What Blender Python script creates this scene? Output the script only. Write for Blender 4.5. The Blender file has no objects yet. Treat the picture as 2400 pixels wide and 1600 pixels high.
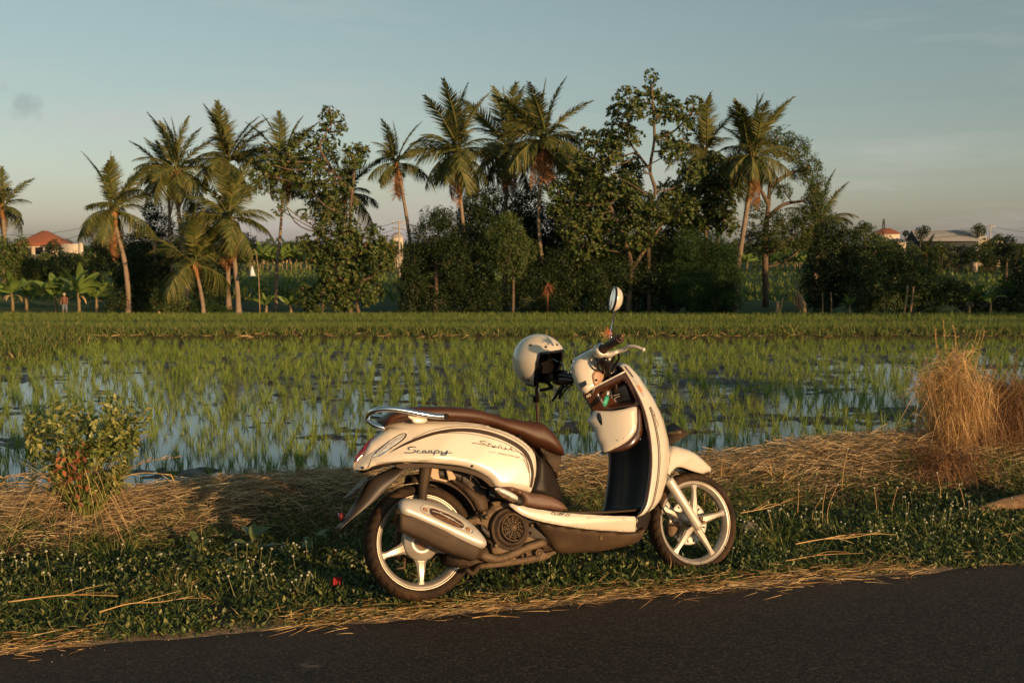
import bpy, bmesh, math, random
import numpy as np
from mathutils import Vector, Matrix
rng = np.random.default_rng(7)
random.seed(7)
SC = bpy.context.scene
COL = SC.collection

# ---------------------------------------------------------------- camera, sky, sun, exposure
PITCH = math.radians(5.45)
CAM_H = 1.43
cam_d = bpy.data.cameras.new('camera')
cam = bpy.data.objects.new('camera', cam_d)
COL.objects.link(cam)
cam.location = (0, 0, CAM_H)
cam.rotation_euler = (math.pi/2 - PITCH, 0, 0)
cam_d.sensor_width = 36
cam_d.lens = 36
cam_d.clip_start = 0.05
cam_d.clip_end = 5000
cam_d.dof.use_dof = True
cam_d.dof.focus_distance = 4.35
cam_d.dof.aperture_fstop = 9.0
SC.camera = cam

SUN_AZ, SUN_EL = 141.0, 9.0          # clockwise from +Y (the way the camera looks), degrees
world = bpy.data.worlds.new('World')
SC.world = world
world.use_nodes = True
wn, wl = world.node_tree.nodes, world.node_tree.links
sky = wn.new('ShaderNodeTexSky')
sky.sky_type = 'NISHITA'
sky.sun_disc = False
sky.sun_elevation = math.radians(SUN_EL)
sky.sun_rotation = math.radians(SUN_AZ)
sky.air_density = 1.0
sky.dust_density = 1.0
sky.ozone_density = 1.4
bg = wn['Background']
bg.inputs[1].default_value = 0.105
tcw = wn.new('ShaderNodeTexCoord')
# a muted, slightly green evening tone over the whole sky
hs = wn.new('ShaderNodeHueSaturation')
hs.inputs['Saturation'].default_value = 0.56
tint = wn.new('ShaderNodeMix'); tint.data_type = 'RGBA'; tint.blend_type = 'MULTIPLY'
tint.inputs[0].default_value = 1.0
tint.inputs[7].default_value = (0.96, 1.0, 0.98, 1)
wl.new(sky.outputs[0], hs.inputs['Color'])
wl.new(hs.outputs[0], tint.inputs[6])
# thin streaks of cloud all round the sky
mapw = wn.new('ShaderNodeMapping'); mapw.inputs['Scale'].default_value = (1.6, 1.6, 11.0)
mapw.inputs['Rotation'].default_value = (0.05, 0.06, 0.3)
nz = wn.new('ShaderNodeTexNoise'); nz.inputs['Scale'].default_value = 1.7; nz.inputs['Detail'].default_value = 7; nz.inputs['Roughness'].default_value = 0.62
wl.new(tcw.outputs['Generated'], mapw.inputs[0]); wl.new(mapw.outputs[0], nz.inputs['Vector'])
rp = wn.new('ShaderNodeValToRGB')
rp.color_ramp.elements[0].position = 0.48; rp.color_ramp.elements[0].color = (0, 0, 0, 1)
rp.color_ramp.elements[1].position = 0.80; rp.color_ramp.elements[1].color = (1, 1, 1, 1)
wl.new(nz.outputs[0], rp.inputs[0])
cmx = wn.new('ShaderNodeMix'); cmx.data_type = 'RGBA'
cfac = wn.new('ShaderNodeMath'); cfac.operation = 'MULTIPLY'; cfac.inputs[1].default_value = 0.65
wl.new(rp.outputs[0], cfac.inputs[0]); wl.new(cfac.outputs[0], cmx.inputs[0])
wl.new(tint.outputs[2], cmx.inputs[6]); cmx.inputs[7].default_value = (4.9, 4.7, 4.5, 1)
# tone by height above the horizon: rosier low down, teal overhead
sepw = wn.new('ShaderNodeSeparateXYZ'); wl.new(tcw.outputs['Generated'], sepw.inputs[0])
gr = wn.new('ShaderNodeValToRGB'); ge = gr.color_ramp.elements
ge[0].position = 0.0; ge[0].color = (1.03, .95, 1.03, 1); ge[1].position = .55; ge[1].color = (.80, .99, .95, 1)
_g = ge.new(.07); _g.color = (.99, .98, .97, 1); _g = ge.new(.20); _g.color = (.93, 1.0, .96, 1)
wl.new(sepw.outputs[2], gr.inputs[0])
gm = wn.new('ShaderNodeMix'); gm.data_type = 'RGBA'; gm.blend_type = 'MULTIPLY'; gm.inputs[0].default_value = 1
wl.new(cmx.outputs[2], gm.inputs[6]); wl.new(gr.outputs[0], gm.inputs[7])
# one small grey puff of cloud, low on the left
_d = Vector((-.481, 1.017, .135)).normalized()
vd = wn.new('ShaderNodeVectorMath'); vd.operation = 'DISTANCE'; vd.inputs[1].default_value = _d
nv = wn.new('ShaderNodeTexNoise'); nv.inputs['Scale'].default_value = 55; nv.inputs['Detail'].default_value = 5
wl.new(tcw.outputs['Generated'], nv.inputs['Vector']); wl.new(tcw.outputs['Generated'], vd.inputs[0])
ad = wn.new('ShaderNodeMath'); ad.operation = 'MULTIPLY_ADD'; ad.inputs[1].default_value = .05; wl.new(nv.outputs[0], ad.inputs[0]); wl.new(vd.outputs['Value'], ad.inputs[2])
mr = wn.new('ShaderNodeMapRange'); mr.inputs[1].default_value = .040; mr.inputs[2].default_value = .026; mr.inputs[3].default_value = 0; mr.inputs[4].default_value = .22; mr.clamp = True
wl.new(ad.outputs[0], mr.inputs[0])
pm = wn.new('ShaderNodeMix'); pm.data_type = 'RGBA'; wl.new(mr.outputs[0], pm.inputs[0]); wl.new(gm.outputs[2], pm.inputs[6]); pm.inputs[7].default_value = (.9, .9, 1.1, 1)
wl.new(pm.outputs[2], bg.inputs[0])


sun_d = bpy.data.lights.new('sun', 'SUN')
sun = bpy.data.objects.new('sun', sun_d)
COL.objects.link(sun)
sun_d.energy = 5.0
sun_d.color = (1.0, 0.60, 0.28)
sun_d.angle = math.radians(0.6)
_a, _e = math.radians(SUN_AZ), math.radians(SUN_EL)
SUN_DIR = Vector((math.sin(_a)*math.cos(_e), math.cos(_a)*math.cos(_e), math.sin(_e)))
sun.rotation_euler = SUN_DIR.to_track_quat('Z', 'Y').to_euler()

SC.view_settings.view_transform = 'Standard'
SC.view_settings.look = 'None'
SC.view_settings.gamma = 1
SC.view_settings.use_curve_mapping = False
SC.view_settings.exposure = 0.16
SC.render.engine = 'CYCLES'
SC.cycles.max_bounces = 6
SC.cycles.transparent_max_bounces = 8

# ---------------------------------------------------------------- helpers
C0 = np.array([0, 0, CAM_H])
_F = np.array([0, math.cos(PITCH), -math.sin(PITCH)])
_U = np.array([0, math.sin(PITCH), math.cos(PITCH)])
def ray(x, y):
    return _F + np.array([1., 0, 0])*(x-1200)/2400. - _U*(y-800)/2400.
def at_plane(x, y, Y):                      # a survey sight (x, y) carried out to the distance Y
    r = ray(x, y)
    return C0 + r*(Y/r[1])
S = 2400/2352.
def PX(x, y, Y):
    return at_plane(x*S, y*S, Y)

def tag(o, label=None, cat=None, group=None, kind=None):
    if label: o['label'] = label
    if cat: o['category'] = cat
    if group: o['group'] = group
    if kind: o['kind'] = kind
    return o
def empty(name, loc=(0, 0, 0), rz=0):
    o = bpy.data.objects.new(name, None)
    o.empty_display_size = 0.2
    COL.objects.link(o)
    o.location = loc
    o.rotation_euler = (0, 0, rz)
    return o
def mk_mesh(name, V, faces, mat=None, smooth=False):
    V = np.asarray(V, dtype=np.float32)
    fl = [np.asarray(f, dtype=np.int32) for f in faces if len(f)]
    me = bpy.data.meshes.new(name)
    me.vertices.add(len(V)); me.vertices.foreach_set('co', V.ravel())
    loops = np.concatenate([f.ravel() for f in fl])
    sizes = np.concatenate([np.full(len(f), f.shape[1], np.int32) for f in fl])
    starts = np.concatenate([[0], np.cumsum(sizes)[:-1]]).astype(np.int32)
    me.loops.add(len(loops)); me.loops.foreach_set('vertex_index', loops)
    me.polygons.add(len(sizes)); me.polygons.foreach_set('loop_start', starts)
    try: me.polygons.foreach_set('loop_total', sizes)
    except Exception: pass
    if smooth: me.polygons.foreach_set('use_smooth', np.ones(len(sizes), bool))
    me.update(calc_edges=True)
    me.validate()
    if mat: me.materials.append(mat)
    return me
def ob(name, me, parent=None, loc=None):
    o = bpy.data.objects.new(name, me)
    COL.objects.link(o)
    if parent: o.parent = parent
    if loc is not None: o.location = loc
    return o
def mk(name, V, faces, mat=None, parent=None, smooth=False):
    return ob(name, mk_mesh(name, V, faces, mat, smooth), parent)
class Acc:                                   # gathers pieces of ONE mesh
    def __init__(s): s.V = []; s.F = {}; s.n = 0
    def add(s, V, *Fs):
        V = np.asarray(V, float)
        for F in Fs:
            F = np.asarray(F)
            if F.size: s.F.setdefault(F.shape[1], []).append(F + s.n)
        s.V.append(V); s.n += len(V)
        return s
    def out(s): return np.concatenate(s.V), [np.concatenate(f) for f in s.F.values()]
    def build(s, name, mat, parent=None, smooth=False):
        V, F = s.out(); return mk(name, V, F, mat, parent, smooth)
    def mesh(s, name, mat, smooth=False):
        V, F = s.out(); return mk_mesh(name, V, F, mat, smooth)
def nrm(a): return a/np.maximum(np.linalg.norm(a, axis=-1, keepdims=True), 1e-9)

def strands(P, D, L, W, bend=None, segs=3, taper=True, side=None, taper_pow=0.8):
    """N flat curved blades: root P, direction D, length L, width W, bend = vector added as t^2."""
    P = np.asarray(P, float); N = len(P); D = nrm(np.asarray(D, float))
    L = np.broadcast_to(L, (N,)); W = np.broadcast_to(W, (N,))
    if bend is None: bend = np.zeros((N, 3))
    bend = np.broadcast_to(bend, (N, 3))
    if side is None:
        side = nrm(np.cross(D, nrm(rng.normal(size=(N, 3)))))
    t = np.linspace(0, 1, segs+1)
    ctr = P[:, None] + D[:, None]*(L[:, None]*t)[..., None] + bend[:, None]*((t**2)[None, :, None])
    if taper:
        w = np.maximum((1-t)**taper_pow, 0.0); w[0] = 0.7 if segs > 1 else 1
    else:
        w = np.ones(segs+1)
    off = side[:, None]*(W[:, None]*0.5*w)[..., None]
    V = np.stack([ctr-off, ctr+off], 2).reshape(N, -1, 3)   # per strand 2*(segs+1)
    k = 2*(segs+1)
    if taper:
        V = V[:, :k-1]; k -= 1
    base = (np.arange(N)*k)[:, None]
    q = []
    nq = segs-1 if taper else segs
    for i in range(nq):
        q.append(base + np.array([2*i, 2*i+1, 2*i+3, 2*i+2]))
    out = [np.concatenate(q)] if q else []
    if taper: out.append(base + np.array([2*segs-2, 2*segs-1, 2*segs]))
    return (V.reshape(-1, 3), *out)
def leaves(P, D, L, W, nrmv=None, fold=0.25):
    """N folded leaves of 4 triangles: base, two mid, tip."""
    P = np.asarray(P, float); N = len(P); D = nrm(np.asarray(D, float))
    L = np.broadcast_to(L, (N,)); W = np.broadcast_to(W, (N,))
    if nrmv is None: nrmv = rng.normal(size=(N, 3)) + np.array([0, 0, 0.8])
    s = nrm(np.cross(D, nrmv)); n = nrm(np.cross(s, D))
    m = P + D*(L*0.45)[:, None]
    up = n*(W*fold)[:, None]
    V = np.stack([P, m - s*(W*.5)[:, None] + up, m + s*(W*.5)[:, None] + up, P + D*L[:, None] - up*0.6, m], 1).reshape(-1, 3)
    b = (np.arange(N)*5)[:, None]
    T = np.concatenate([b + np.array(f) for f in ([0, 4, 1], [0, 2, 4], [1, 4, 3], [4, 2, 3])])
    return V, T
def rand_dir(n, up=0.0):
    d = nrm(rng.normal(size=(n, 3))); d[:, 2] += up
    return nrm(d)
def tube_vf(pts, rad, n=10, cap=True, squash=None):
    pts = np.asarray(pts, float); k = len(pts); rad = np.broadcast_to(rad, (k,))
    T = np.gradient(pts, axis=0) if k > 2 else np.repeat((pts[1:]-pts[:1]), k, 0)
    T = nrm(T)
    ref = np.array([0, 0, 1.]) if abs(T[0][2]) < .9 else np.array([0, 1., 0])
    a = nrm(np.cross(T[0], ref)); A = [a]
    for i in range(1, k):
        a = A[-1] - T[i]*np.dot(A[-1], T[i]); A.append(a/np.linalg.norm(a))
    A = np.array(A); B = np.cross(T, A)
    th = np.linspace(0, 2*math.pi, n, endpoint=False)
    V = pts[:, None] + A[:, None]*(np.cos(th)[None, :, None]*rad[:, None, None]) + B[:, None]*(np.sin(th)[None, :, None]*rad[:, None, None])
    V = V.reshape(-1, 3)
    i = np.arange(k-1)[:, None]*n; j = np.arange(n)[None, :]; j2 = (j+1) % n
    Q = np.stack([i+j, i+j2, i+n+j2, i+n+j], -1).reshape(-1, 4)
    F = [Q]
    if cap:
        V = np.concatenate([V, pts[:1], pts[-1:]]); c0, c1 = k*n, k*n+1
        jj = np.arange(n); j3 = (jj+1) % n
        F.append(np.concatenate([np.stack([np.full(n, c0), j3, jj], -1), np.stack([np.full(n, c1), (k-1)*n+jj, (k-1)*n+j3], -1)]))
    return (V, *F)
def cr(pts, sub=6, closed=False):            # Catmull-Rom through the points
    p = np.asarray(pts, float); n = len(p)
    if closed: P = np.concatenate([p[-1:], p, p[:2]]); m = n
    else: P = np.concatenate([2*p[:1]-p[1:2], p, 2*p[-1:]-p[-2:-1]]); m = n-1
    out = []
    for i in range(m):
        p0, p1, p2, p3 = P[i:i+4]
        for t in np.arange(sub)/sub:
            out.append(.5*((2*p1)+(-p0+p2)*t+(2*p0-5*p1+4*p2-p3)*t*t+(-p0+3*p1-3*p2+p3)*t**3))
    if not closed: out.append(p[-1])
    return np.array(out)
def box_vf(c, sz, M=None):
    s = np.array(sz)/2.
    V = np.array([[x, y, z] for x in (-1, 1) for y in (-1, 1) for z in (-1, 1)])*s
    if M is not None: V = V @ np.array(M).T
    return V + np.array(c), np.array([[0, 1, 3, 2], [4, 6, 7, 5], [0, 4, 5, 1], [2, 3, 7, 6], [0, 2, 6, 4], [1, 5, 7, 3]])
def vnoise(x, y, seed=0, scale=1.0, octaves=4):
    """value noise, numpy"""
    r = np.zeros_like(x, dtype=float); amp = 1; tot = 0
    g = np.random.default_rng(seed)
    for o in range(octaves):
        tab = g.random((256, 256))
        xs, ys = x/scale+o*17.3, y/scale+o*9.1
        xi, yi = np.floor(xs).astype(int), np.floor(ys).astype(int)
        fx, fy = xs-xi, ys-yi; fx = fx*fx*(3-2*fx); fy = fy*fy*(3-2*fy)
        a = tab[xi % 256, yi % 256]; b = tab[(xi+1) % 256, yi % 256]; c = tab[xi % 256, (yi+1) % 256]; d = tab[(xi+1) % 256, (yi+1) % 256]
        r += amp*((a*(1-fx)+b*fx)*(1-fy)+(c*(1-fx)+d*fx)*fy); tot += amp
        amp *= .5; scale *= .5
    return r/tot

# ---------------------------------------------------------------- materials
def mat(name, base, rough=0.6, metal=0.0, var=None, var_scale=8.0, bump=0.0, bump_scale=60.0, island=None, trans=0.0,
        coat=0.0, spec=0.5, coord='Object', detail=6, ior=None, var_fac=(0.35, 0.7)):
    m = bpy.data.materials.new(name); m.use_nodes = True
    n, l = m.node_tree.nodes, m.node_tree.links
    b = n['Principled BSDF']; b.inputs['Roughness'].default_value = rough; b.inputs['Metallic'].default_value = metal
    b.inputs['Specular IOR Level'].default_value = spec
    b.inputs['Coat Weight'].default_value = coat; b.inputs['Coat Roughness'].default_value = 0.08
    tc = n.new('ShaderNodeTexCoord')
    col = n.new('ShaderNodeRGB'); col.outputs[0].default_value = (*base, 1); c = col.outputs[0]
    if var is not None:
        z = n.new('ShaderNodeTexNoise'); z.inputs['Scale'].default_value = var_scale; z.inputs['Detail'].default_value = detail; z.inputs['Roughness'].default_value = 0.6
        l.new(tc.outputs[coord], z.inputs['Vector'])
        r = n.new('ShaderNodeMapRange'); r.inputs[1].default_value = var_fac[0]; r.inputs[2].default_value = var_fac[1]; l.new(z.outputs[0], r.inputs[0])
        x = n.new('ShaderNodeMix'); x.data_type = 'RGBA'; l.new(r.outputs[0], x.inputs[0]); l.new(c, x.inputs[6]); x.inputs[7].default_value = (*var, 1); c = x.outputs[2]
    if island is not None:                    # each leaf or blade its own shade
        g = n.new('ShaderNodeNewGeometry'); rr = n.new('ShaderNodeValToRGB'); rr.color_ramp.interpolation = 'LINEAR'
        els = rr.color_ramp.elements
        while len(els) < len(island): els.new(0.5)
        for i, (p, cc) in enumerate(island):
            els[i].position = p; els[i].color = (*cc, 1)
        l.new(g.outputs['Random Per Island'], rr.inputs[0])
        if var is None: c = rr.outputs[0]
        else:
            x = n.new('ShaderNodeMix'); x.data_type = 'RGBA'; x.inputs[0].default_value = 0.6; l.new(c, x.inputs[6]); l.new(rr.outputs[0], x.inputs[7]); c = x.outputs[2]
    l.new(c, b.inputs['Base Color'])
    if bump:
        z = n.new('ShaderNodeTexNoise'); z.inputs['Scale'].default_value = bump_scale; z.inputs['Detail'].default_value = 8; z.inputs['Roughness'].default_value = .65
        l.new(tc.outputs[coord], z.inputs['Vector'])
        bp = n.new('ShaderNodeBump'); bp.inputs['Strength'].default_value = min(1, bump); bp.inputs['Distance'].default_value = 0.01*max(1, bump)
        l.new(z.outputs[0], bp.inputs['Height']); l.new(bp.outputs[0], b.inputs['Normal'])
    if trans:
        t = n.new('ShaderNodeBsdfTranslucent'); l.new(c, t.inputs[0])
        ms = n.new('ShaderNodeMixShader'); ms.inputs[0].default_value = trans
        l.new(b.outputs[0], ms.inputs[1]); l.new(t.outputs[0], ms.inputs[2]); l.new(ms.outputs[0], n['Material Output'].inputs[0])
    return m
M = {}
M['frond'] = mat('frond', (.06, .075, .02), .5, island=[(0, (.045, .065, .018)), (.5, (.095, .11, .03)), (1, (.19, .165, .05))], trans=.16, spec=.2)
M['frond_dry'] = mat('frond_dry', (.25, .12, .05), .7, island=[(0, (.16, .07, .03)), (.6, (.30, .15, .06)), (1, (.38, .22, .10))], trans=.1, spec=.2)
M['palm_trunk'] = mat('palm_trunk', (.26, .20, .14), .85, var=(.15, .11, .075), var_scale=3, bump=.8, bump_scale=12)
M['coconut'] = mat('coconut', (.18, .10, .03), .6, island=[(0, (.22, .10, .03)), (1, (.12, .12, .03))])
M['bark'] = mat('bark', (.15, .105, .07), .9, var=(.08, .055, .035), var_scale=5, bump=.8, bump_scale=20)
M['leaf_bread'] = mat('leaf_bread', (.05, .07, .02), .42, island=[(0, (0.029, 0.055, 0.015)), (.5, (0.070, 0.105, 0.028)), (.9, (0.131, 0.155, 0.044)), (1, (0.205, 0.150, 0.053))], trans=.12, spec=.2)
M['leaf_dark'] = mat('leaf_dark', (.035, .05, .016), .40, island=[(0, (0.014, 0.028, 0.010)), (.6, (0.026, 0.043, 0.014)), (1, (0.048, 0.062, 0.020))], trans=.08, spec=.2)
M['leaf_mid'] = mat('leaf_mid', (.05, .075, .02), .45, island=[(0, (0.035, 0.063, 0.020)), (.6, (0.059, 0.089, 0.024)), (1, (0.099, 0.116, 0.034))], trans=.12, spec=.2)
M['leaf_vine'] = mat('leaf_vine', (.04, .075, .018), .5, island=[(0, (0.017, 0.041, 0.011)), (.6, (0.028, 0.060, 0.016)), (1, (0.043, 0.083, 0.024))], trans=.1, spec=.2)
M['banana'] = mat('banana', (.07, .12, .03), .42, island=[(0, (.08, .13, .03)), (.6, (.14, .21, .05)), (1, (.24, .26, .08))], trans=.2, spec=.2)
M['banana_stem'] = mat('banana_stem', (.24, .18, .09), .7, var=(.14, .10, .05), var_scale=4)
M['rice'] = mat('rice', (.10, .15, .03), .5, island=[(0, (0.081, 0.150, 0.026)), (.5, (0.160, 0.245, 0.042)), (1, (0.300, 0.340, 0.084))], trans=.25, spec=.2)
M['rice_far'] = mat('rice_far', (.08, .13, .03), .6, island=[(0, (0.061, 0.101, 0.021)), (.6, (0.108, 0.156, 0.034)), (1, (0.189, 0.212, 0.058))], trans=.2, spec=.2)
M['weed'] = mat('weed', (.045, .075, .02), .42, island=[(0, (.016, .030, .009)), (.45, (.045, .072, .018)), (.8, (.10, .135, .038)), (1, (.30, .28, .10))], trans=.15, spec=.3)
M['grass'] = mat('grass', (.06, .09, .02), .5, island=[(0, (0.042, 0.075, 0.018)), (.6, (0.101, 0.149, 0.037)), (.9, (0.200, 0.230, 0.067)), (1, (0.424, 0.322, 0.145))], trans=.18, spec=.2)
M['straw'] = mat('straw', (.38, .26, .12), .7, island=[(0, (.10, .065, .032)), (.4, (.30, .21, .11)), (.8, (.52, .39, .21)), (1, (.70, .57, .36))], trans=.08)
M['straw_gold'] = mat('straw_gold', (.45, .27, .10), .6, island=[(0, (.16, .08, .025)), (.5, (.52, .31, .11)), (1, (.78, .58, .29))], trans=.2)
M['leaf_red'] = mat('leaf_red', (.22, .07, .03), .6, island=[(0, (.13, .035, .015)), (1, (.32, .11, .04))], trans=.1)
M['flower'] = mat('flower', (.42, .42, .32), .7, bump=.5, bump_scale=400)
M['stalk'] = mat('stalk', (.16, .17, .06), .6)
M['wood'] = mat('wood', (.30, .19, .10), .85, var=(.12, .07, .038), var_scale=22, bump=2, bump_scale=60)
M['bamboo'] = mat('bamboo', (.38, .26, .13), .7, var=(.22, .14, .07), var_scale=9)
# ---------------------------------------------------------------- terrain
RS = math.sqrt(1+.245**2)
def s_of(x, y): return (y-3.93-.245*x)/RS                 # metres past the road edge, towards the field
def t_of(x, y): return (x+.245*(y-3.93))/RS               # metres along the road edge
def xy_of(s, t):
    x = (t-.245*s)/RS
    return x, 3.93+.245*x+s*RS
def ground_z(x, y):
    x = np.asarray(x, float); y = np.asarray(y, float)
    s = s_of(x, y); t = t_of(x, y)
    rise = 0.06*np.clip((t-1.6)/1.2, 0, 1) + .15*(vnoise(t+50.3, s*0+3, 5, 1.1, 2)-.45)
    prof = np.interp(s, [-9, -6, -5.9, -.02, .1, .36, .8, 1.15, 1.32, 1.62, 1.80, 2.0, 2.7, 3.4], [0, 0, -.03, -.010, .002, -.025, -.06, -.07, -.03, .08, .09, .03, -.46, -.54])
    z = prof + rise*np.interp(s, [1.1, 1.5, 2.1, 2.6], [0, 1, 1, 0])
    near = np.interp(s, [.05, .4, 1.2, 2.7, 3.2], [0, 1, 1, .6, 0])
    z = z + near*.03*(vnoise(x+30, y+30, 3, .45, 3)-.5)
    far = y > 19.9
    zf = -.40-.0622*(y-20.5)
    zf = np.where(y > 80, -.40-.0622*59.5, zf)
    zf = zf + .10*np.exp(-((y-20.6)/.35)**2)
    for k in (33., 47., 63.):                              # low terrace lips
        zf = zf + .16*np.exp(-((y-k-.02*x)/.5)**2)
    z = np.where(s > 3.3, np.where(far, zf, -.54), z)
    # grassed bank at the left of the flooded plot
    g = 1/(1+np.exp((x+8.15-.10*(y-17)*0)/.16))
    z = np.where((s > 3.3) & (y <= 20.9), np.maximum(z, -.54+g*.26), z)
    return z
def grid(name, xs2, ys, mat_, zfun, smooth=True):
    """xs2: (ny, nx) x positions per row"""
    ny, nx = xs2.shape
    X = xs2; Y = np.repeat(ys[:, None], nx, 1) if ys.ndim == 1 else ys
    Z = zfun(X.ravel(), Y.ravel())
    V = np.stack([X.ravel(), Y.ravel(), Z], -1)
    i = (np.arange(ny-1)*nx)[:, None]; j = np.arange(nx-1)[None]
    F = np.stack([i+j, i+j+1, i+nx+j+1, i+nx+j], -1).reshape(-1, 4)
    return mk(name, V, [F], mat_, smooth=smooth)

def ground_material():
    m = bpy.data.materials.new('ground_soil'); m.use_nodes = True
    n, l = m.node_tree.nodes, m.node_tree.links; b = n['Principled BSDF']; b.inputs['Roughness'].default_value = .95
    b.inputs['Specular IOR Level'].default_value = .2
    g = n.new('ShaderNodeNewGeometry'); sp = n.new('ShaderNodeSeparateXYZ'); l.new(g.outputs['Position'], sp.inputs[0])
    def noise(sc, det=8):
        z = n.new('ShaderNodeTexNoise'); z.inputs['Scale'].default_value = sc; z.inputs['Detail'].default_value = det; z.inputs['Roughness'].default_value = .65
        l.new(g.outputs['Position'], z.inputs['Vector']); return z.outputs[0]
    def ramp(src, stops):
        r = n.new('ShaderNodeValToRGB'); e = r.color_ramp.elements
        while len(e) < len(stops): e.new(.5)
        for i, (p, c) in enumerate(stops): e[i].position = p; e[i].color = (*c, 1)
        l.new(src, r.inputs[0]); return r.outputs[0]
    def mth(op, a, bb):
        x = n.new('ShaderNodeMath'); x.operation = op
        for i, v in enumerate((a, bb)):
            if isinstance(v, (int, float)): x.inputs[i].default_value = v
            else: l.new(v, x.inputs[i])
        return x.outputs[0]
    def mix(f, a, bb):
        x = n.new('ShaderNodeMix'); x.data_type = 'RGBA'; l.new(f, x.inputs[0]); l.new(a, x.inputs[6]); l.new(bb, x.inputs[7]); return x.outputs[2]
    def rng_(v, a, bb):
        x = n.new('ShaderNodeMapRange'); x.inputs[1].default_value = a; x.inputs[2].default_value = bb; l.new(v, x.inputs[0]); return x.outputs[0]
    soil = ramp(noise(26), [(.3, (.035, .026, .016)), (.6, (.09, .065, .035)), (.8, (.16, .115, .06))])
    field = ramp(noise(1.3), [(.3, (.035, .06, .016)), (.55, (.06, .10, .024)), (.75, (.10, .13, .035))])
    # rows of rice, running across
    wv = n.new('ShaderNodeTexWave'); wv.wave_type = 'BANDS'; wv.bands_direction = 'Y'; wv.inputs['Scale'].default_value = .11
    wv.inputs['Distortion'].default_value = 1.2; wv.inputs['Detail'].default_value = 3; wv.inputs['Detail Scale'].default_value = .4
    l.new(g.outputs['Position'], wv.inputs['Vector'])
    dark = n.new('ShaderNodeRGB'); dark.outputs[0].default_value = (.03, .05, .015, 1)
    field = mix(rng_(wv.outputs[0], .25, .02), field, dark.outputs[0])
    f = rng_(sp.outputs[1], 19., 21.)
    c = mix(f, soil, field)
    # the gravelly road shoulder
    s = mth('SUBTRACT', sp.outputs[1], mth('ADD', mth('MULTIPLY', sp.outputs[0], .245), 3.93))
    sh = mth('ADD', s, mth('MULTIPLY', mth('SUBTRACT', noise(5, 4), .5), .35))
    pale = ramp(noise(70), [(.35, (.17, .125, .08)), (.6, (.30, .23, .15)), (.75, (.44, .36, .25))])
    c = mix(rng_(sh, .10, .0), c, pale)
    l.new(c, b.inputs['Base Color'])
    bp = n.new('ShaderNodeBump'); bp.inputs['Distance'].default_value = .02; l.new(noise(45), bp.inputs['Height']); l.new(bp.outputs[0], b.inputs['Normal'])
    return m
ys = np.concatenate([np.linspace(-60, -7, 20), np.linspace(-6.5, 2.5, 20), np.linspace(2.6, 8.4, 120), np.linspace(8.6, 24, 60), np.linspace(24.4, 84, 120), np.geomspace(86, 3200, 60)])
half = 9+np.abs(ys)*1.1
u = np.linspace(-1, 1, 181); u = np.sign(u)*np.abs(u)**1.25
tag(grid('ground', u[None]*half[:, None], ys, ground_material(), ground_z), kind='structure')

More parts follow.
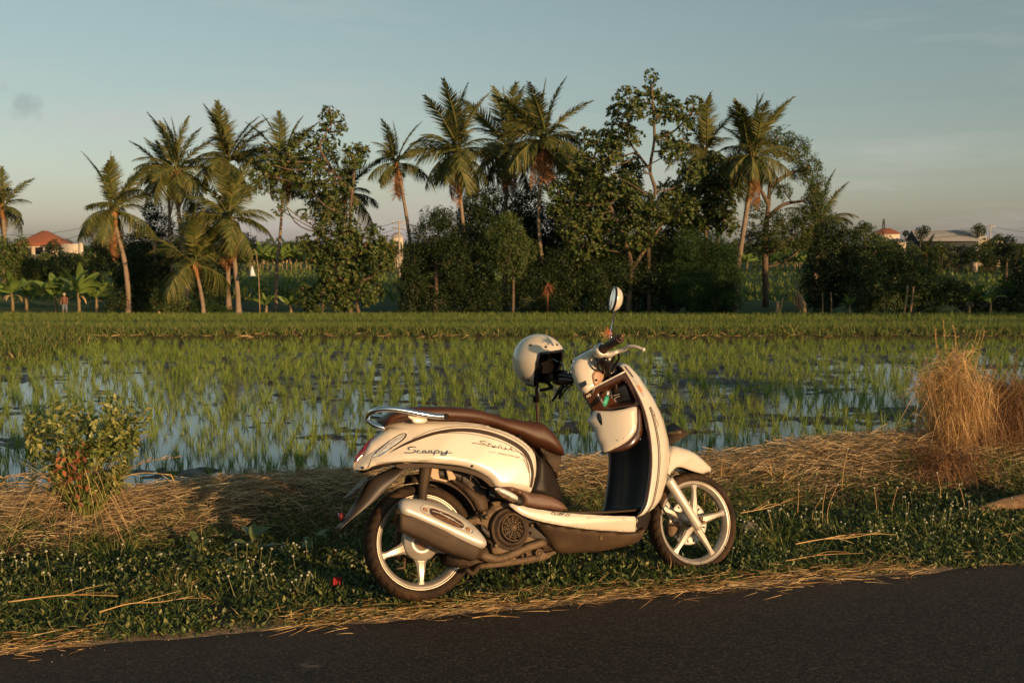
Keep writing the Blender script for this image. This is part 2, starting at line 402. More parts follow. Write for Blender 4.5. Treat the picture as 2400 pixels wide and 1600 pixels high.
# road: one slab of asphalt, its edge a little ragged
def road_material():
    m = bpy.data.materials.new('asphalt'); m.use_nodes = True
    n, l = m.node_tree.nodes, m.node_tree.links; b = n['Principled BSDF']; b.inputs['Roughness'].default_value = .82
    b.inputs['Specular IOR Level'].default_value = .3
    g = n.new('ShaderNodeNewGeometry')
    def noise(sc, det=4, ro=.6):
        z = n.new('ShaderNodeTexNoise'); z.inputs['Scale'].default_value = sc; z.inputs['Detail'].default_value = det; z.inputs['Roughness'].default_value = ro
        l.new(g.outputs['Position'], z.inputs['Vector']); return z.outputs[0]
    r = n.new('ShaderNodeValToRGB'); e = r.color_ramp.elements
    e[0].position = .1; e[0].color = (.006, .0058, .006, 1); e[1].position = .7; e[1].color = (.026, .0235, .022, 1)
    x = e.new(.97); x.color = (.066, .055, .047, 1)
    v3 = n.new('ShaderNodeTexVoronoi'); v3.inputs['Scale'].default_value = 135; l.new(g.outputs['Position'], v3.inputs['Vector'])
    s3 = n.new('ShaderNodeSeparateColor'); l.new(v3.outputs['Color'], s3.inputs[0]); l.new(s3.outputs[0], r.inputs[0])
    # pale worn patches and grit
    p = n.new('ShaderNodeMapRange'); p.inputs[1].default_value = .66; p.inputs[2].default_value = .70
    mp = n.new('ShaderNodeMapping'); mp.inputs['Scale'].default_value = (1, 2.2, 1); l.new(g.outputs['Position'], mp.inputs[0])
    z = n.new('ShaderNodeTexNoise'); z.inputs['Scale'].default_value = 3.3; z.inputs['Detail'].default_value = 6; z.inputs['Roughness'].default_value = .6; l.new(mp.outputs[0], z.inputs['Vector'])
    l.new(z.outputs[0], p.inputs[0])
    mx = n.new('ShaderNodeMix'); mx.data_type = 'RGBA'; l.new(p.outputs[0], mx.inputs[0]); l.new(r.outputs[0], mx.inputs[6]); mx.inputs[7].default_value = (.12, .105, .09, 1)
    v = n.new('ShaderNodeTexVoronoi'); v.inputs['Scale'].default_value = 42; l.new(g.outputs['Position'], v.inputs['Vector'])
    vr = n.new('ShaderNodeMapRange'); vr.inputs[1].default_value = .11; vr.inputs[2].default_value = .07; l.new(v.outputs['Distance'], vr.inputs[0])
    sep = n.new('ShaderNodeSeparateColor'); l.new(v.outputs['Color'], sep.inputs[0])
    gt = n.new('ShaderNodeMath'); gt.operation = 'GREATER_THAN'; gt.inputs[1].default_value = .93; l.new(sep.outputs[0], gt.inputs[0])
    ml = n.new('ShaderNodeMath'); ml.operation = 'MULTIPLY'; l.new(vr.outputs[0], ml.inputs[0]); l.new(gt.outputs[0], ml.inputs[1])
    m2 = n.new('ShaderNodeMix'); m2.data_type = 'RGBA'; l.new(ml.outputs[0], m2.inputs[0]); l.new(mx.outputs[2], m2.inputs[6]); m2.inputs[7].default_value = (.20, .165, .125, 1)
    sp = n.new('ShaderNodeSeparateXYZ'); l.new(g.outputs['Position'], sp.inputs[0])
    a1 = n.new('ShaderNodeMath'); a1.operation = 'MULTIPLY_ADD'; a1.inputs[1].default_value = -.245; l.new(sp.outputs[0], a1.inputs[0]); l.new(sp.outputs[1], a1.inputs[2])
    a2 = n.new('ShaderNodeMath'); a2.operation = 'MULTIPLY_ADD'; a2.inputs[1].default_value = .5; l.new(noise(6, 5), a2.inputs[0]); l.new(a1.outputs[0], a2.inputs[2])
    dr = n.new('ShaderNodeMapRange'); dr.inputs[1].default_value = 3.72; dr.inputs[2].default_value = 4.2; dr.inputs[4].default_value = .32; l.new(a2.outputs[0], dr.inputs[0])
    m3 = n.new('ShaderNodeMix'); m3.data_type = 'RGBA'; l.new(dr.outputs[0], m3.inputs[0]); l.new(m2.outputs[2], m3.inputs[6]); m3.inputs[7].default_value = (.085, .058, .038, 1)
    l.new(m3.outputs[2], b.inputs['Base Color'])
    bp = n.new('ShaderNodeBump'); bp.inputs['Distance'].default_value = .012; bp.inputs['Strength'].default_value = 1.0; l.new(noise(110, 6, .75), bp.inputs['Height']); l.new(bp.outputs[0], b.inputs['Normal'])
    return m
tt = np.concatenate([np.linspace(-60, -5, 30), np.linspace(-4.9, 5.5, 260), np.linspace(6, 60, 30)])
ssv = np.array([-5.8, -3, -1.2, -.4, -.12, -.03, .02])
edge = .15*(vnoise(tt+70, tt*0+5, 12, .35, 6)-.5)
rows = []
for i, s_ in enumerate(ssv):
    s2 = s_+edge*(1 if s_ > -1 else 0)*(1 if s_ > -.3 else .3)
    x_, y_ = xy_of(s2, tt); rows.append(np.stack([x_, y_, np.full_like(x_, -.009 if i == 6 else -.002*(i >= 5))], -1))
nt = len(tt); V = np.concatenate(rows)
i = (np.arange(len(ssv)-1)*nt)[:, None]; j = np.arange(nt-1)[None]
tag(mk('road', V, [np.stack([i+j, i+j+1, i+nt+j+1, i+nt+j], -1).reshape(-1, 4)], road_material()), kind='structure')

# paddy: a finely modelled mud bed that rises through a flat sheet of water
WATER_Z = -.50
def in_plot(x, y): return (s_of(x, y) > 3.0) & (x > -8.15) & (y < 20.4)
def mud_z(x, y):
    b = .105*(vnoise(x+60, y*2.2+40, 21, 1.5, 3)-.47) + .085*(vnoise(x+60, y*1.8+40, 22, .30, 3)-.5) - .012 + .042*(vnoise(x*1.0+7, y*3.2+13, 27, .20, 3)-.5) + .03*(vnoise(x+11, y+7, 23, .06, 2)-.5)
    w = np.interp(y, [8, 10, 13, 15, 17, 20], [-.004, -.008, -.009, -.005, .0, .006])       # more mud showing further out
    w = w + .014*np.exp(-(((x-1.5)/4)**2+((y-14)/3)**2))
    z = WATER_Z-.008+b+w
    return np.where(in_plot(x, y), np.maximum(z, -.56), -.60)
my = np.concatenate([np.linspace(6.4, 13, 260), np.linspace(13.04, 20.6, 160)])
mx_ = np.linspace(-1, 1, 640)
hw = 2.6+my*.58
mud_m = mat('mud', (.022, .016, .011), .42, var=(.055, .039, .024), var_scale=9, bump=1, bump_scale=45, coord='Object')
tag(grid('paddy_mud', mx_[None]*hw[:, None], my, mud_m, mud_z), kind='structure')
def water_material():
    m = bpy.data.materials.new('water'); m.use_nodes = True
    n, l = m.node_tree.nodes, m.node_tree.links; b = n['Principled BSDF']
    b.inputs['Base Color'].default_value = (.085, .085, .075, 1); b.inputs['Roughness'].default_value = .045; b.inputs['IOR'].default_value = 1.9
    b.inputs['Specular IOR Level'].default_value = 1.0
    g = n.new('ShaderNodeNewGeometry'); z = n.new('ShaderNodeTexNoise'); z.inputs['Scale'].default_value = 5; z.inputs['Detail'].default_value = 4
    l.new(g.outputs['Position'], z.inputs['Vector'])
    bp = n.new('ShaderNodeBump'); bp.inputs['Distance'].default_value = .004; bp.inputs['Strength'].default_value = .35; l.new(z.outputs[0], bp.inputs['Height']); l.new(bp.outputs[0], b.inputs['Normal'])
    return m
wy = np.linspace(6.8, 20.45, 12)
ws = np.linspace(-1, 1, 9)
tag(mk('paddy_water', np.array([[-8.2, 5.2, WATER_Z], [14.5, 10.8, WATER_Z], [14.5, 20.5, WATER_Z], [-8.2, 20.5, WATER_Z]]), [np.array([[0, 1, 2, 3]])], water_material()), kind='structure')

# ---------------------------------------------------------------- rice
def clump_vf(nb, h, spread, w, lean=.35, segs=2, base=None):
    a = rng.random(nb)*2*math.pi; r = spread*np.sqrt(rng.random(nb))
    P = np.stack([np.cos(a)*r, np.sin(a)*r, np.zeros(nb)], -1)
    D = np.stack([np.cos(a)*lean*rng.random(nb), np.sin(a)*lean*rng.random(nb), np.ones(nb)], -1)
    L = h*(.6+.5*rng.random(nb))
    bend = np.stack([np.cos(a), np.sin(a), -rng.random(nb)*.7], -1)*(L*.28*rng.random(nb))[:, None]
    return strands(P, D, L, w, bend, segs)
rice_protos = []
for k in range(12):
    rice_protos.append(mk_mesh('rice_seedling', *(lambda r: (r[0], r[1:]))(clump_vf(int(24+rng.integers(0, 14)), .19+.06*rng.random(), .016, .0046, .22, 3)), M['rice']))
pts = []
dx = .195
ca, sa = math.cos(.10), math.sin(.10)
for iu in range(-95, 120):
    for iv in range(20, 135):
        u_, v_ = iu*dx*1.0, iv*dx*.98
        x_ = u_*ca-v_*sa+rng.normal()*.042; y_ = u_*sa+v_*ca+rng.normal()*.045
        if 3.0 < s_of(x_, y_) and y_ < 20.2 and x_ > -8.0 and abs(x_) < 2.6+y_*.58:
            if rng.random() < .05+.30*(vnoise(np.array([x_+40]), np.array([y_+40]), 34, 1.1, 2)[0] > .66): continue
            pts.append((x_, y_))
pts = np.array(pts)
vis = (pts[:, 1] > 7.4+.1*pts[:, 0]) & (np.abs(pts[:, 0]) < pts[:, 1]*.5+.1)
order = np.argsort(pts[:, 1]+(~vis)*100)
near_i, rest_i = order[:300], order[300:]
for k, i_ in enumerate(near_i):
    o = ob('rice_seedling', rice_protos[k % 12])
    x_, y_ = pts[i_]; o.location = (x_, y_, WATER_Z-.02); o.rotation_euler = (rng.normal()*.09, rng.normal()*.09, rng.random()*6.28); sc_ = .62+.5*rng.random(); o.scale = (sc_*(.8+.6*rng.random()), sc_, sc_)
    tag(o, 'green rice seedling tuft in the flooded paddy close behind the straw bank', 'rice plant', 'rice seedlings along the near side of the flooded paddy')
def scatter_stuff(name, P, protos, mat_, label, scale=(.8, 1.2), zoff=0, cat='rice'):
    acc = Acc(); P = np.asarray(P)
    idx = rng.integers(0, len(protos), len(P))
    for k, (V, *F) in enumerate(protos):
        Q = P[idx == k]; n_ = len(Q)
        if not n_: continue
        a = rng.random(n_)*6.283; s_ = scale[0]+(scale[1]-scale[0])*rng.random(n_)
        c, s = np.cos(a), np.sin(a)
        X = (V[None, :, 0]*c[:, None]-V[None, :, 1]*s[:, None])*s_[:, None]+Q[:, 0:1]
        Yy = (V[None, :, 0]*s[:, None]+V[None, :, 1]*c[:, None])*s_[:, None]+Q[:, 1:2]
        Z = V[None, :, 2]*s_[:, None]+Q[:, 2:3]+zoff
        VV = np.stack([X, Yy, Z], -1).reshape(-1, 3)
        off = (np.arange(n_)*len(V))[:, None, None]
        acc.add(VV, *[(f[None]+off).reshape(-1, f.shape[1]) for f in F])
    o = acc.build(name, mat_)
    return tag(o, label, cat, kind='stuff')
P2 = pts[rest_i]; P2 = np.column_stack([P2, np.full(len(P2), WATER_Z-.02)])
scatter_stuff('rice_plants', P2, [clump_vf(24, .20, .020, .0062, .26, 2) for _ in range(8)], M['rice'], 'rows of young green rice standing in the shining flooded paddy', (.62, 1.2))
# denser rice of the dry terraces beyond, down to the trees
def rows_pts(y0, y1, step0, hwf=.56, rs_=1.7, xs_=.72):
    out = []; y_ = y0
    while y_ < y1:
        st = step0*max(1, y_/34.)
        n_ = int(2*(1+y_*hwf)/st/xs_)
        xx = (np.arange(n_)-n_/2)*st*xs_+rng.normal(size=n_)*st*.14+rng.random()*st
        yy = y_+rng.normal(size=n_)*st*.12
        out.append(np.stack([xx, yy], -1)); y_ += st*rs_
    q = np.concatenate(out); return q
q = rows_pts(21.2, 80.5, .27); z_ = ground_z(q[:, 0], q[:, 1])
q = q[(vnoise(q[:, 0]+90, q[:, 1]+90, 31, 2.2, 3) > .30)]
for k_ in (24.6, 29.0, 34.5, 41.5, 50., 61., 72.): q = q[np.abs(q[:, 1]-k_-.015*q[:, 0]) > .026*k_]
a_ = q[q[:, 1] < 36]; b_ = q[q[:, 1] >= 36]
scatter_stuff('rice_plants', np.column_stack([a_, ground_z(a_[:, 0], a_[:, 1])]), [clump_vf(12, .21, .06, .016, .5, 2) for _ in range(6)], M['rice_far'], 'dense green rice on the terrace behind the flooded plot', (.8, 1.15))
scatter_stuff('rice_plants', np.column_stack([b_, ground_z(b_[:, 0], b_[:, 1])]), [clump_vf(9, .25, .14, .045, .5, 1) for _ in range(6)], M['rice_far'], 'green rice terrace running back to the foot of the palms', (.8, 1.2))
# grass on the bund between the plots and on the grassy bank at the left
gx = np.concatenate([rng.uniform(-12, 14, 4200), rng.uniform(-14, -7.9, 5200)])
gy = np.concatenate([20.45+rng.normal(size=4200)*.28, rng.uniform(14.5, 21.5, 5200)])
kp = (np.abs(gx) < gy*.6+2)
gx, gy = gx[kp], gy[kp]
scatter_stuff('bund_grass', np.column_stack([gx, gy, ground_z(gx, gy)]), [clump_vf(8, .15, .05, .014, .7, 2) for _ in range(6)], M['grass'], 'short yellow green grass on the low bunds round the flooded plot', (.6, 1.2), cat='grass')
q = np.stack([rng.uniform(-9, 14, 420), 20.3+rng.normal(size=420)*.2], -1)
scatter_stuff('bund_straw', np.column_stack([q, ground_z(q[:, 0], q[:, 1])]), [strands(rng.normal(size=(12, 3))*[.12, .06, .01], rng.normal(size=(12, 3))*[1, .5, .25], .16, .012, None, 2) for _ in range(4)], M['straw_gold'], 'thin line of dry brown straw lying along the low bund', (.6, 1.2), cat='straw')
# far green fields beyond the trees: strips of rice seen edge on
q = rows_pts(100, 330, .5, .56); q = q[rng.random(len(q)) < .8]
scatter_stuff('far_rice', np.column_stack([q, ground_z(q[:, 0], q[:, 1])]), [clump_vf(5, .8, .6, .30, .6, 1) for _ in range(5)], M['rice_far'], 'dark green rice fields seen between the tree trunks', (.7, 1.2))
# ---------------------------------------------------------------- coconut palms
def frond_mesh(name, mat_, pitch, droop, hang, npair=64, width=.030, leaflet=.30, fold=0.0, ragged=0.0):
    """one pinnate frond, unit length, base at the origin, growing along +X"""
    acc = Acc(); n = 22
    t = np.linspace(0, 1, n); a = pitch-droop*t**1.35
    dx_ = np.cos(a)/n; dz_ = np.sin(a)/n
    x = np.concatenate([[0], np.cumsum(dx_)[:-1]]); z = np.concatenate([[0], np.cumsum(dz_)[:-1]])
    yw = .04*np.sin(t*3+rng.random()*6)
    R_ = np.stack([x, yw, z], -1)
    acc.add(*tube_vf(R_[::3], np.linspace(.016, .004, len(R_[::3])), 4, False))
    tl = np.linspace(.16, .995, npair); tl = tl+rng.normal(size=npair)*.004
    P = np.stack([np.interp(tl, t, R_[:, i]) for i in range(3)], -1)
    T = np.stack([np.cos(np.interp(tl, t, a)), 0*tl, np.sin(np.interp(tl, t, a))], -1)
    N = np.stack([-T[:, 2], 0*tl, T[:, 0]], -1)
    Ls = leaflet*np.clip(np.sin(np.clip(tl*1.02, 0, 1)*math.pi*.92+.15), .25, 1)
    for sd in (-1, 1):
        keep = rng.random(npair) > ragged
        fw = .45+.75*tl**2+rng.normal(size=npair)*.07
        D = T*fw[:, None]+np.array([0, sd*1., 0])*(1-fold)+N*(.25+fold-hang*.5)
        D = nrm(D+rng.normal(size=D.shape)*.07)
        bend = np.array([0, 0, -1.])*(Ls*(.15+hang*.75)*(1+rng.normal(size=npair)*.25))[:, None]
        Lk = (Ls*(1+rng.normal(size=npair)*.10)*(1-.3*hang))[keep]
        acc.add(*strands(P[keep], D[keep], Lk, width*.75, bend[keep], 2, side=nrm(np.cross(D[keep], N[keep]+.35*rng.normal(size=(keep.sum(), 3))))))
    return acc.mesh(name, mat_)
FR = {
 'up':   [frond_mesh('frond', M['frond'], .10, .55, .10, leaflet=.24) for _ in range(3)],
 'mid':  [frond_mesh('frond', M['frond'], .12, 1.25, .45) for _ in range(4)],
 'low':  [frond_mesh('frond', M['frond'], .10, 1.15, .95, leaflet=.33) for _ in range(4)],
 'dead': [frond_mesh('frond', M['frond_dry'], .0, .9, 1.0, leaflet=.26, ragged=.2) for _ in range(3)],
 'spear': [frond_mesh('frond', M['frond'], .0, .04, -.2, npair=26, leaflet=.10, fold=.8) for _ in range(1)],
}
PALM_G = 'coconut palms standing along the far side of the paddy'
def palm(label, trunk, crown_r, Y, n=20, dead=3, young=6, spear=True, rr=.20, seed=0, gaps=(), base_at_ground=True, cocos=True, sparse=1.0):
    """trunk: survey points from foot to crown; crown_r: size of the crown in the same units"""
    g = np.random.default_rng(seed+100)
    pts = [PX(x, y, Y) for x, y in trunk]
    base = pts[0].copy(); gz0 = float(ground_z(base[0], base[1])) if base_at_ground else base[2]
    if base[2] > gz0+.3: pts = [np.array([base[0]-(pts[1][0]-base[0])*.1, base[1], gz0-.1])]+pts
    pts = np.array(pts); pts[0][2] = min(pts[0][2], gz0-.1)
    root = empty('coconut_palm', tuple(pts[0])); root['label'] = label; root['category'] = 'palm tree'; root['group'] = PALM_G
    o = pts[0]
    c = cr(pts, 5)-o
    k = len(c); rad = np.linspace(rr*1.05, rr*.62, k); rad[0] *= 1.5; rad[1] *= 1.15
    rad = rad*(1+.05*g.normal(size=k))
    a = Acc(); a.add(*tube_vf(c, rad, 9)); a.build('trunk', M['palm_trunk'], root, True)
    top = c[-1]; R_ = crown_r*S/2400*Y*1.42
    ax = nrm((c[-1]-c[-2])[None])[0]
    fib = Acc(); fib.add(*tube_vf([top-ax*R_*.28, top-ax*.1, top+ax*R_*.12], [rr*.68, rr*1.05, rr*.45], 8))
    m_ = 26; th = g.random(m_)*6.28
    fib.add(*strands(top+np.stack([np.cos(th)*rr, np.sin(th)*rr, g.random(m_)*.3], -1), np.stack([np.cos(th)*.9, np.sin(th)*.9, g.normal(size=m_)], -1), R_*.12*g.random(m_)+.15, .07, np.array([[0, 0, -R_*.10]]), 2))
    fib.build('crown_fibre', M['frond_dry'], root)
    if cocos:
        cc = Acc()
        for i in range(int(5+g.integers(0, 6))):
            th = g.random()*6.28; v, f = ico(.15); cc.add(v+top+np.array([math.cos(th)*rr*1.5, math.sin(th)*rr*1.5, -.15-.45*g.random()]), f)
        cc.build('coconuts', M['coconut'], root, True)
    n = int(n*1.25); tot = n+dead
    for i in range(tot+(1 if spear else 0)):
        az = i*2.39996+g.normal()*.38
        if i == tot: kind, el, sc_ = 'spear', 1.50, 1.0
        elif i >= n: kind, el, sc_ = 'dead', -1.0-g.random()*.40, .62+.25*g.random()
        else:
            f_ = i/n
            el = 1.36-f_**.9*2.0+g.normal()*.17
            kind = 'up' if i < young else ('mid' if el > -.1 else 'low'); sc_ = (.68+.28*g.random()) if i >= young else (.98+.22*g.random())
            if g.random() > sparse: continue
        me = FR[kind][g.integers(0, len(FR[kind]))]
        f = ob('frond', me, root)
        # aim: rotate +X up by el, then spin to az
        Mx = Matrix.Rotation(az, 4, 'Z') @ Matrix.Rotation(-el, 4, 'Y') @ Matrix.Rotation(g.normal()*.35, 4, 'X')
        f.matrix_local = Matrix.Translation(Vector(top+ax*(.1 if kind != 'dead' else -.25))) @ Mx @ Matrix.Scale(R_*sc_, 4)
    return root
_bm = bmesh.new(); bmesh.ops.create_icosphere(_bm, subdivisions=1, radius=1); _iv = np.array([v.co[:] for v in _bm.verts]); _if = np.array([[v.index for v in f.verts] for f in _bm.faces]); _bm.free()
_bm = bmesh.new(); bmesh.ops.create_icosphere(_bm, subdivisions=2, radius=1); _iv2 = np.array([v.co[:] for v in _bm.verts]); _if2 = np.array([[v.index for v in f.verts] for f in _bm.faces]); _bm.free()
def ico(r): return _iv*r, _if
palm('coconut palm cut by the edge of the view above the red roofed house, fronds hanging', [(6, 620), (10, 545), (4, 478)], 66, 115, 15, 1, 5, rr=.3, seed=1, cocos=False)
palm('palm with a kinked slim trunk standing alone just past the banana clump', [(293, 655), (284, 590), (268, 530), (262, 487)], 97, 80, 17, 2, 5, seed=2)
palm('tall palm whose orange lit upper trunk leans slightly, behind its slimmer twin', [(428, 655), (418, 560), (409, 470), (404, 395)], 88, 84, 20, 2, 7, seed=3)
palm('slim pale palm trunk beside the orange lit one, crowns merged', [(394, 650), (391, 540), (386, 410)], 72, 88, 15, 1, 5, rr=.16, seed=4)
palm('high palm with spreading crown right above a lower second palm crown', [(524, 640), (524, 520), (522, 375)], 92, 86, 20, 2, 7, seed=5)
palm('palm on the pale unbroken trunk that reaches down to the rice, dense ragged crown', [(549, 727), (544, 650), (534, 560), (527, 505)], 98, 78, 22, 4, 6, seed=6)
palm('short young palm with low yellow green fronds in front of the taller palms', [(466, 700), (458, 655), (447, 610)], 98, 77, 15, 0, 6, rr=.17, seed=7, cocos=False)
palm('slender palm before the dark rice field, crown tangled with a leafy tree', [(634, 672), (637, 600), (645, 520), (652, 385)], 84, 84, 18, 2, 6, rr=.15, seed=8)
palm('dark palm half hidden behind the leafy tree, only its fronds poking out on one side', [(800, 600), (795, 520), (790, 452)], 86, 92, 15, 0, 4, rr=.15, seed=9)
palm('smaller palm with a thin sparse crown and one tall spear leaf against the sky', [(952, 660), (940, 540), (924, 440), (911, 378)], 70, 86, 15, 4, 4, rr=.18, seed=10)
palm('palm with a wide crown and clean lit trunk rising out of the dark shrubs', [(1078, 640), (1073, 588), (1060, 480), (1049, 352)], 102, 84, 21, 3, 7, seed=11)
palm('tall palm standing behind its neighbours, pale trunk seen against the sky between crowns', [(1160, 560), (1162, 470), (1166, 345)], 104, 90, 20, 5, 7, rr=.24, seed=12)
palm('tall palm with a rust coloured skirt of dead fronds and a long dark trunk', [(1245, 690), (1247, 620), (1237, 500), (1250, 325)], 100, 82, 20, 6, 7, seed=13)
palm('dark bluish palm crown behind the leafy trees beside the tallest leaning palm', [(1622, 640), (1621, 500), (1618, 352)], 84, 92, 19, 2, 6, seed=14)
palm('big palm on a stout bright trunk curving away from the rounded bushes', [(1690, 640), (1699, 585), (1718, 460), (1728, 360)], 100, 81, 21, 3, 8, rr=.25, seed=15)
palm('short palm behind the dark hedge bushes, three fronds sticking out over the open sky', [(1872, 640), (1878, 570), (1882, 515)], 82, 95, 13, 1, 3, seed=16, cocos=False)
palm('small distant palm in front of the long grey roofed shed', [(2127, 620), (2128, 602), (2128, 585)], 32, 100, 12, 0, 4, rr=.12, seed=17, cocos=False, spear=False)

# ---------------------------------------------------------------- broad leaved trees and bushes
def in_ball(n, r, shell=.55):
    d = nrm(rng.normal(size=(n, 3))); q = (shell**3+(1-shell**3)*rng.random(n))**(1/3)
    return d*(q*r)[:, None], d
def tree(label, trunks, lumps, Y, leaf=.30, kind='rosette', mat_='leaf_bread', cover=1.0, rr=.22, cat='tree', group=None, dy=1.0, name='broadleaf_tree', branch=True, aspect=.45, flat=1.0, gap=0.0):
    """trunks: list of survey polylines; lumps: (x, y, r[, dy]) balls of foliage"""
    P0 = PX(*trunks[0][0], Y) if trunks else PX(lumps[0][0], lumps[0][1]+lumps[0][2], Y)
    gz0 = float(ground_z(P0[0], P0[1])); P0 = np.array([P0[0], P0[1], min(P0[2], gz0)])
    root = empty(name, tuple(P0)); root['label'] = label; root['category'] = cat
    if group: root['group'] = group
    tw = Acc(); tp = []
    for tr in trunks:
        p = np.array([PX(x, y, Y) for x, y in tr])
        g0 = float(ground_z(p[0][0], p[0][1]))
        if tr is trunks[0] or p[0][2] < g0+1: p[0][2] = min(p[0][2], g0-.1)
        p = cr(p, 5); k = len(p); tp.append(p)
        r0 = rr*(1 if tr is trunks[0] else .7)
        tw.add(*tube_vf(p-P0, np.linspace(r0, r0*.45, k)*(1+.06*rng.normal(size=k)), 8))
    allp = np.concatenate(tp) if tp else None
    lf = Acc()
    for lm in lumps:
        x, y, r = lm[:3]; dd = lm[3] if len(lm) > 3 else rng.normal()*dy
        c = PX(x, y, Y+dd); R_ = r*S/2400*Y
        if branch and allp is not None:
            cand = allp[(allp[:, 2] < c[2]+.2)]
            if len(cand) == 0: cand = allp[:1]
            j = np.argmin(np.linalg.norm(cand-c, axis=1)+.5*np.abs(c[2]-cand[:, 2]-np.linalg.norm((cand-c)[:, :2], axis=1)*.7)); b = cand[j]
            mid = (b+c)/2+np.array([rng.normal()*.15, rng.normal()*.15, -.12])*np.linalg.norm(c-b)
            pp = cr([b, mid, c], 5); l_ = np.linalg.norm(c-b)
            tw.add(*tube_vf(pp-P0, np.linspace(min(rr*.45, .05+.03*l_), .03, len(pp)), 6))
            for q in range(4):
                e, _ = in_ball(1, R_*.9, .6); e = e[0]
                tw.add(*tube_vf(cr([c-P0, c-P0+e*.5+np.array([0, 0, -.1*R_]), c-P0+e], 3), np.linspace(.05, .018, 7), 4, False))
        area = 4*math.pi*R_**2
        if kind == 'rosette':
            nr = max(6, int(area*cover/(leaf*leaf*1.7)/9*15))
            q, d = in_ball(nr, R_, .45); q[:, 2] *= .85*flat
            m_ = rng.integers(8, 12, nr); idx = np.repeat(np.arange(nr), m_); N = len(idx)
            ax = nrm(d+np.array([0, 0, .7])); ra = nrm(rng.normal(size=(N, 3)))
            D = nrm(ra - ax[idx]*np.sum(ra*ax[idx], 1, keepdims=True) + ax[idx]*(.35+.5*rng.random((N, 1))))
            lf.add(*leaves(c-P0+q[idx]+D*.03, D, leaf*(.55+.5*rng.random(N)), leaf*aspect, ax[idx], .12))
        else:
            leaf_ = leaf*.80; N = int(area*cover/(leaf_*leaf_*aspect*.55)*1.15)
            q, d = in_ball(N, R_, .62)
            # uneven outline: push along clumpy noise
            h = vnoise(d[:, 0]*2.2+c[0]*3+90, d[:, 2]*2.2+d[:, 1]*1.7+90, 5, .9, 3)
            q = q*(.42+1.2*h)[:, None]; q[:, 2] *= flat
            if gap: kp = vnoise(q[:, 0]+90+c[0], q[:, 2]+90, 8, R_*.35, 2) > gap; q, d = q[kp], d[kp]; N = len(q)
            D = nrm(d*.5+rng.normal(size=(N, 3))*.6+np.array([0, 0, -.15]))
            lf.add(*leaves(c-P0+q, D, leaf_*(.6+.6*rng.random(N)), leaf_*aspect, d+rng.normal(size=(N, 3))*.5+np.array([0, 0, .4]), .2))
    if tw.n: tw.build('trunk', M['bark'], root, True)
    lf.build('crown', M[mat_], root)
    return root
# left group
tree('loose leafy tree with bare orange lit limbs, its crown tangled into a palm', [[(803, 600), (805, 545), (806, 470), (813, 395), (808, 350)], [(806, 440), (770, 400), (720, 375), (668, 372)], [(770, 400), (735, 340), (752, 300)]],
     [(655, 350, 34), (620, 378, 27), (700, 330, 36), (752, 318, 30), (762, 280, 32), (758, 256, 17), (788, 300, 12), (735, 372, 32), (812, 358, 34), (826, 346, 18), (770, 420, 38), (735, 440, 32), (700, 425, 28), (745, 480, 34), (790, 490, 30), (720, 392, 26), (640, 410, 20), (590, 400, 22), (600, 430, 18), (645, 452, 20), (697, 490, 14), (640, 480, 14), (612, 345, 18)], 82, leaf=.31, cover=.42, rr=.18)
tree('dense low leafy tree on two short bright trunks at the rice edge', [[(807, 722), (800, 695), (790, 650)], [(825, 722), (820, 690), (830, 645)], [(790, 650), (760, 600), (745, 570)]],
     [(745, 585, 42), (790, 560, 40), (840, 560, 40), (700, 560, 24), (780, 620, 52), (835, 620, 46), (875, 600, 34), (885, 560, 22), (760, 660, 38), (845, 670, 38), (735, 530, 20), (800, 530, 30), (860, 530, 18), (790, 690, 34)], 79, leaf=.29, cover=.62, rr=.2)
tree('sparse leafy sapling at the base of the low tree, beside a banana plant', [[(738, 722), (742, 700), (735, 670)]], [(715, 690, 26), (745, 672, 24), (700, 665, 16), (728, 705, 22), (690, 700, 14)], 78, leaf=.3, cover=.6, rr=.1, mat_='leaf_mid')
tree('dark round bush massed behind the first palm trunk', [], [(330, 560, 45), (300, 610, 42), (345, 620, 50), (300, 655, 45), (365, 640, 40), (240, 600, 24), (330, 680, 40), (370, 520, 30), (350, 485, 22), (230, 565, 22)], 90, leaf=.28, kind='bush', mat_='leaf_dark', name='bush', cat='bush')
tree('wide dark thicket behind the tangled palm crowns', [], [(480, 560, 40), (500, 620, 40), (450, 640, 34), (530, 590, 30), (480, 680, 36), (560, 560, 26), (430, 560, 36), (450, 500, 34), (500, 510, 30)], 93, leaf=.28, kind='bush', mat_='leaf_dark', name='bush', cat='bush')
tree('low bright green vine covered bush at the rice edge beneath the young palm', [], [(390, 690, 36), (370, 675, 24), (415, 705, 26), (345, 712, 18)], 79, leaf=.22, kind='bush', mat_='leaf_mid', name='bush', cat='bush')
tree('low mound of creeper sloping down next to the pale palm trunk', [], [(490, 715, 24), (460, 712, 22), (515, 720, 16), (530, 725, 10)], 78.5, leaf=.16, kind='bush', mat_='leaf_vine', name='bush', cat='bush')
tree('dark shady bush between the banana clump and the wooden stake', [], [(300, 700, 24), (330, 710, 18), (270, 690, 22), (250, 712, 14)], 80, leaf=.24, kind='bush', mat_='leaf_dark', name='bush', cat='bush')
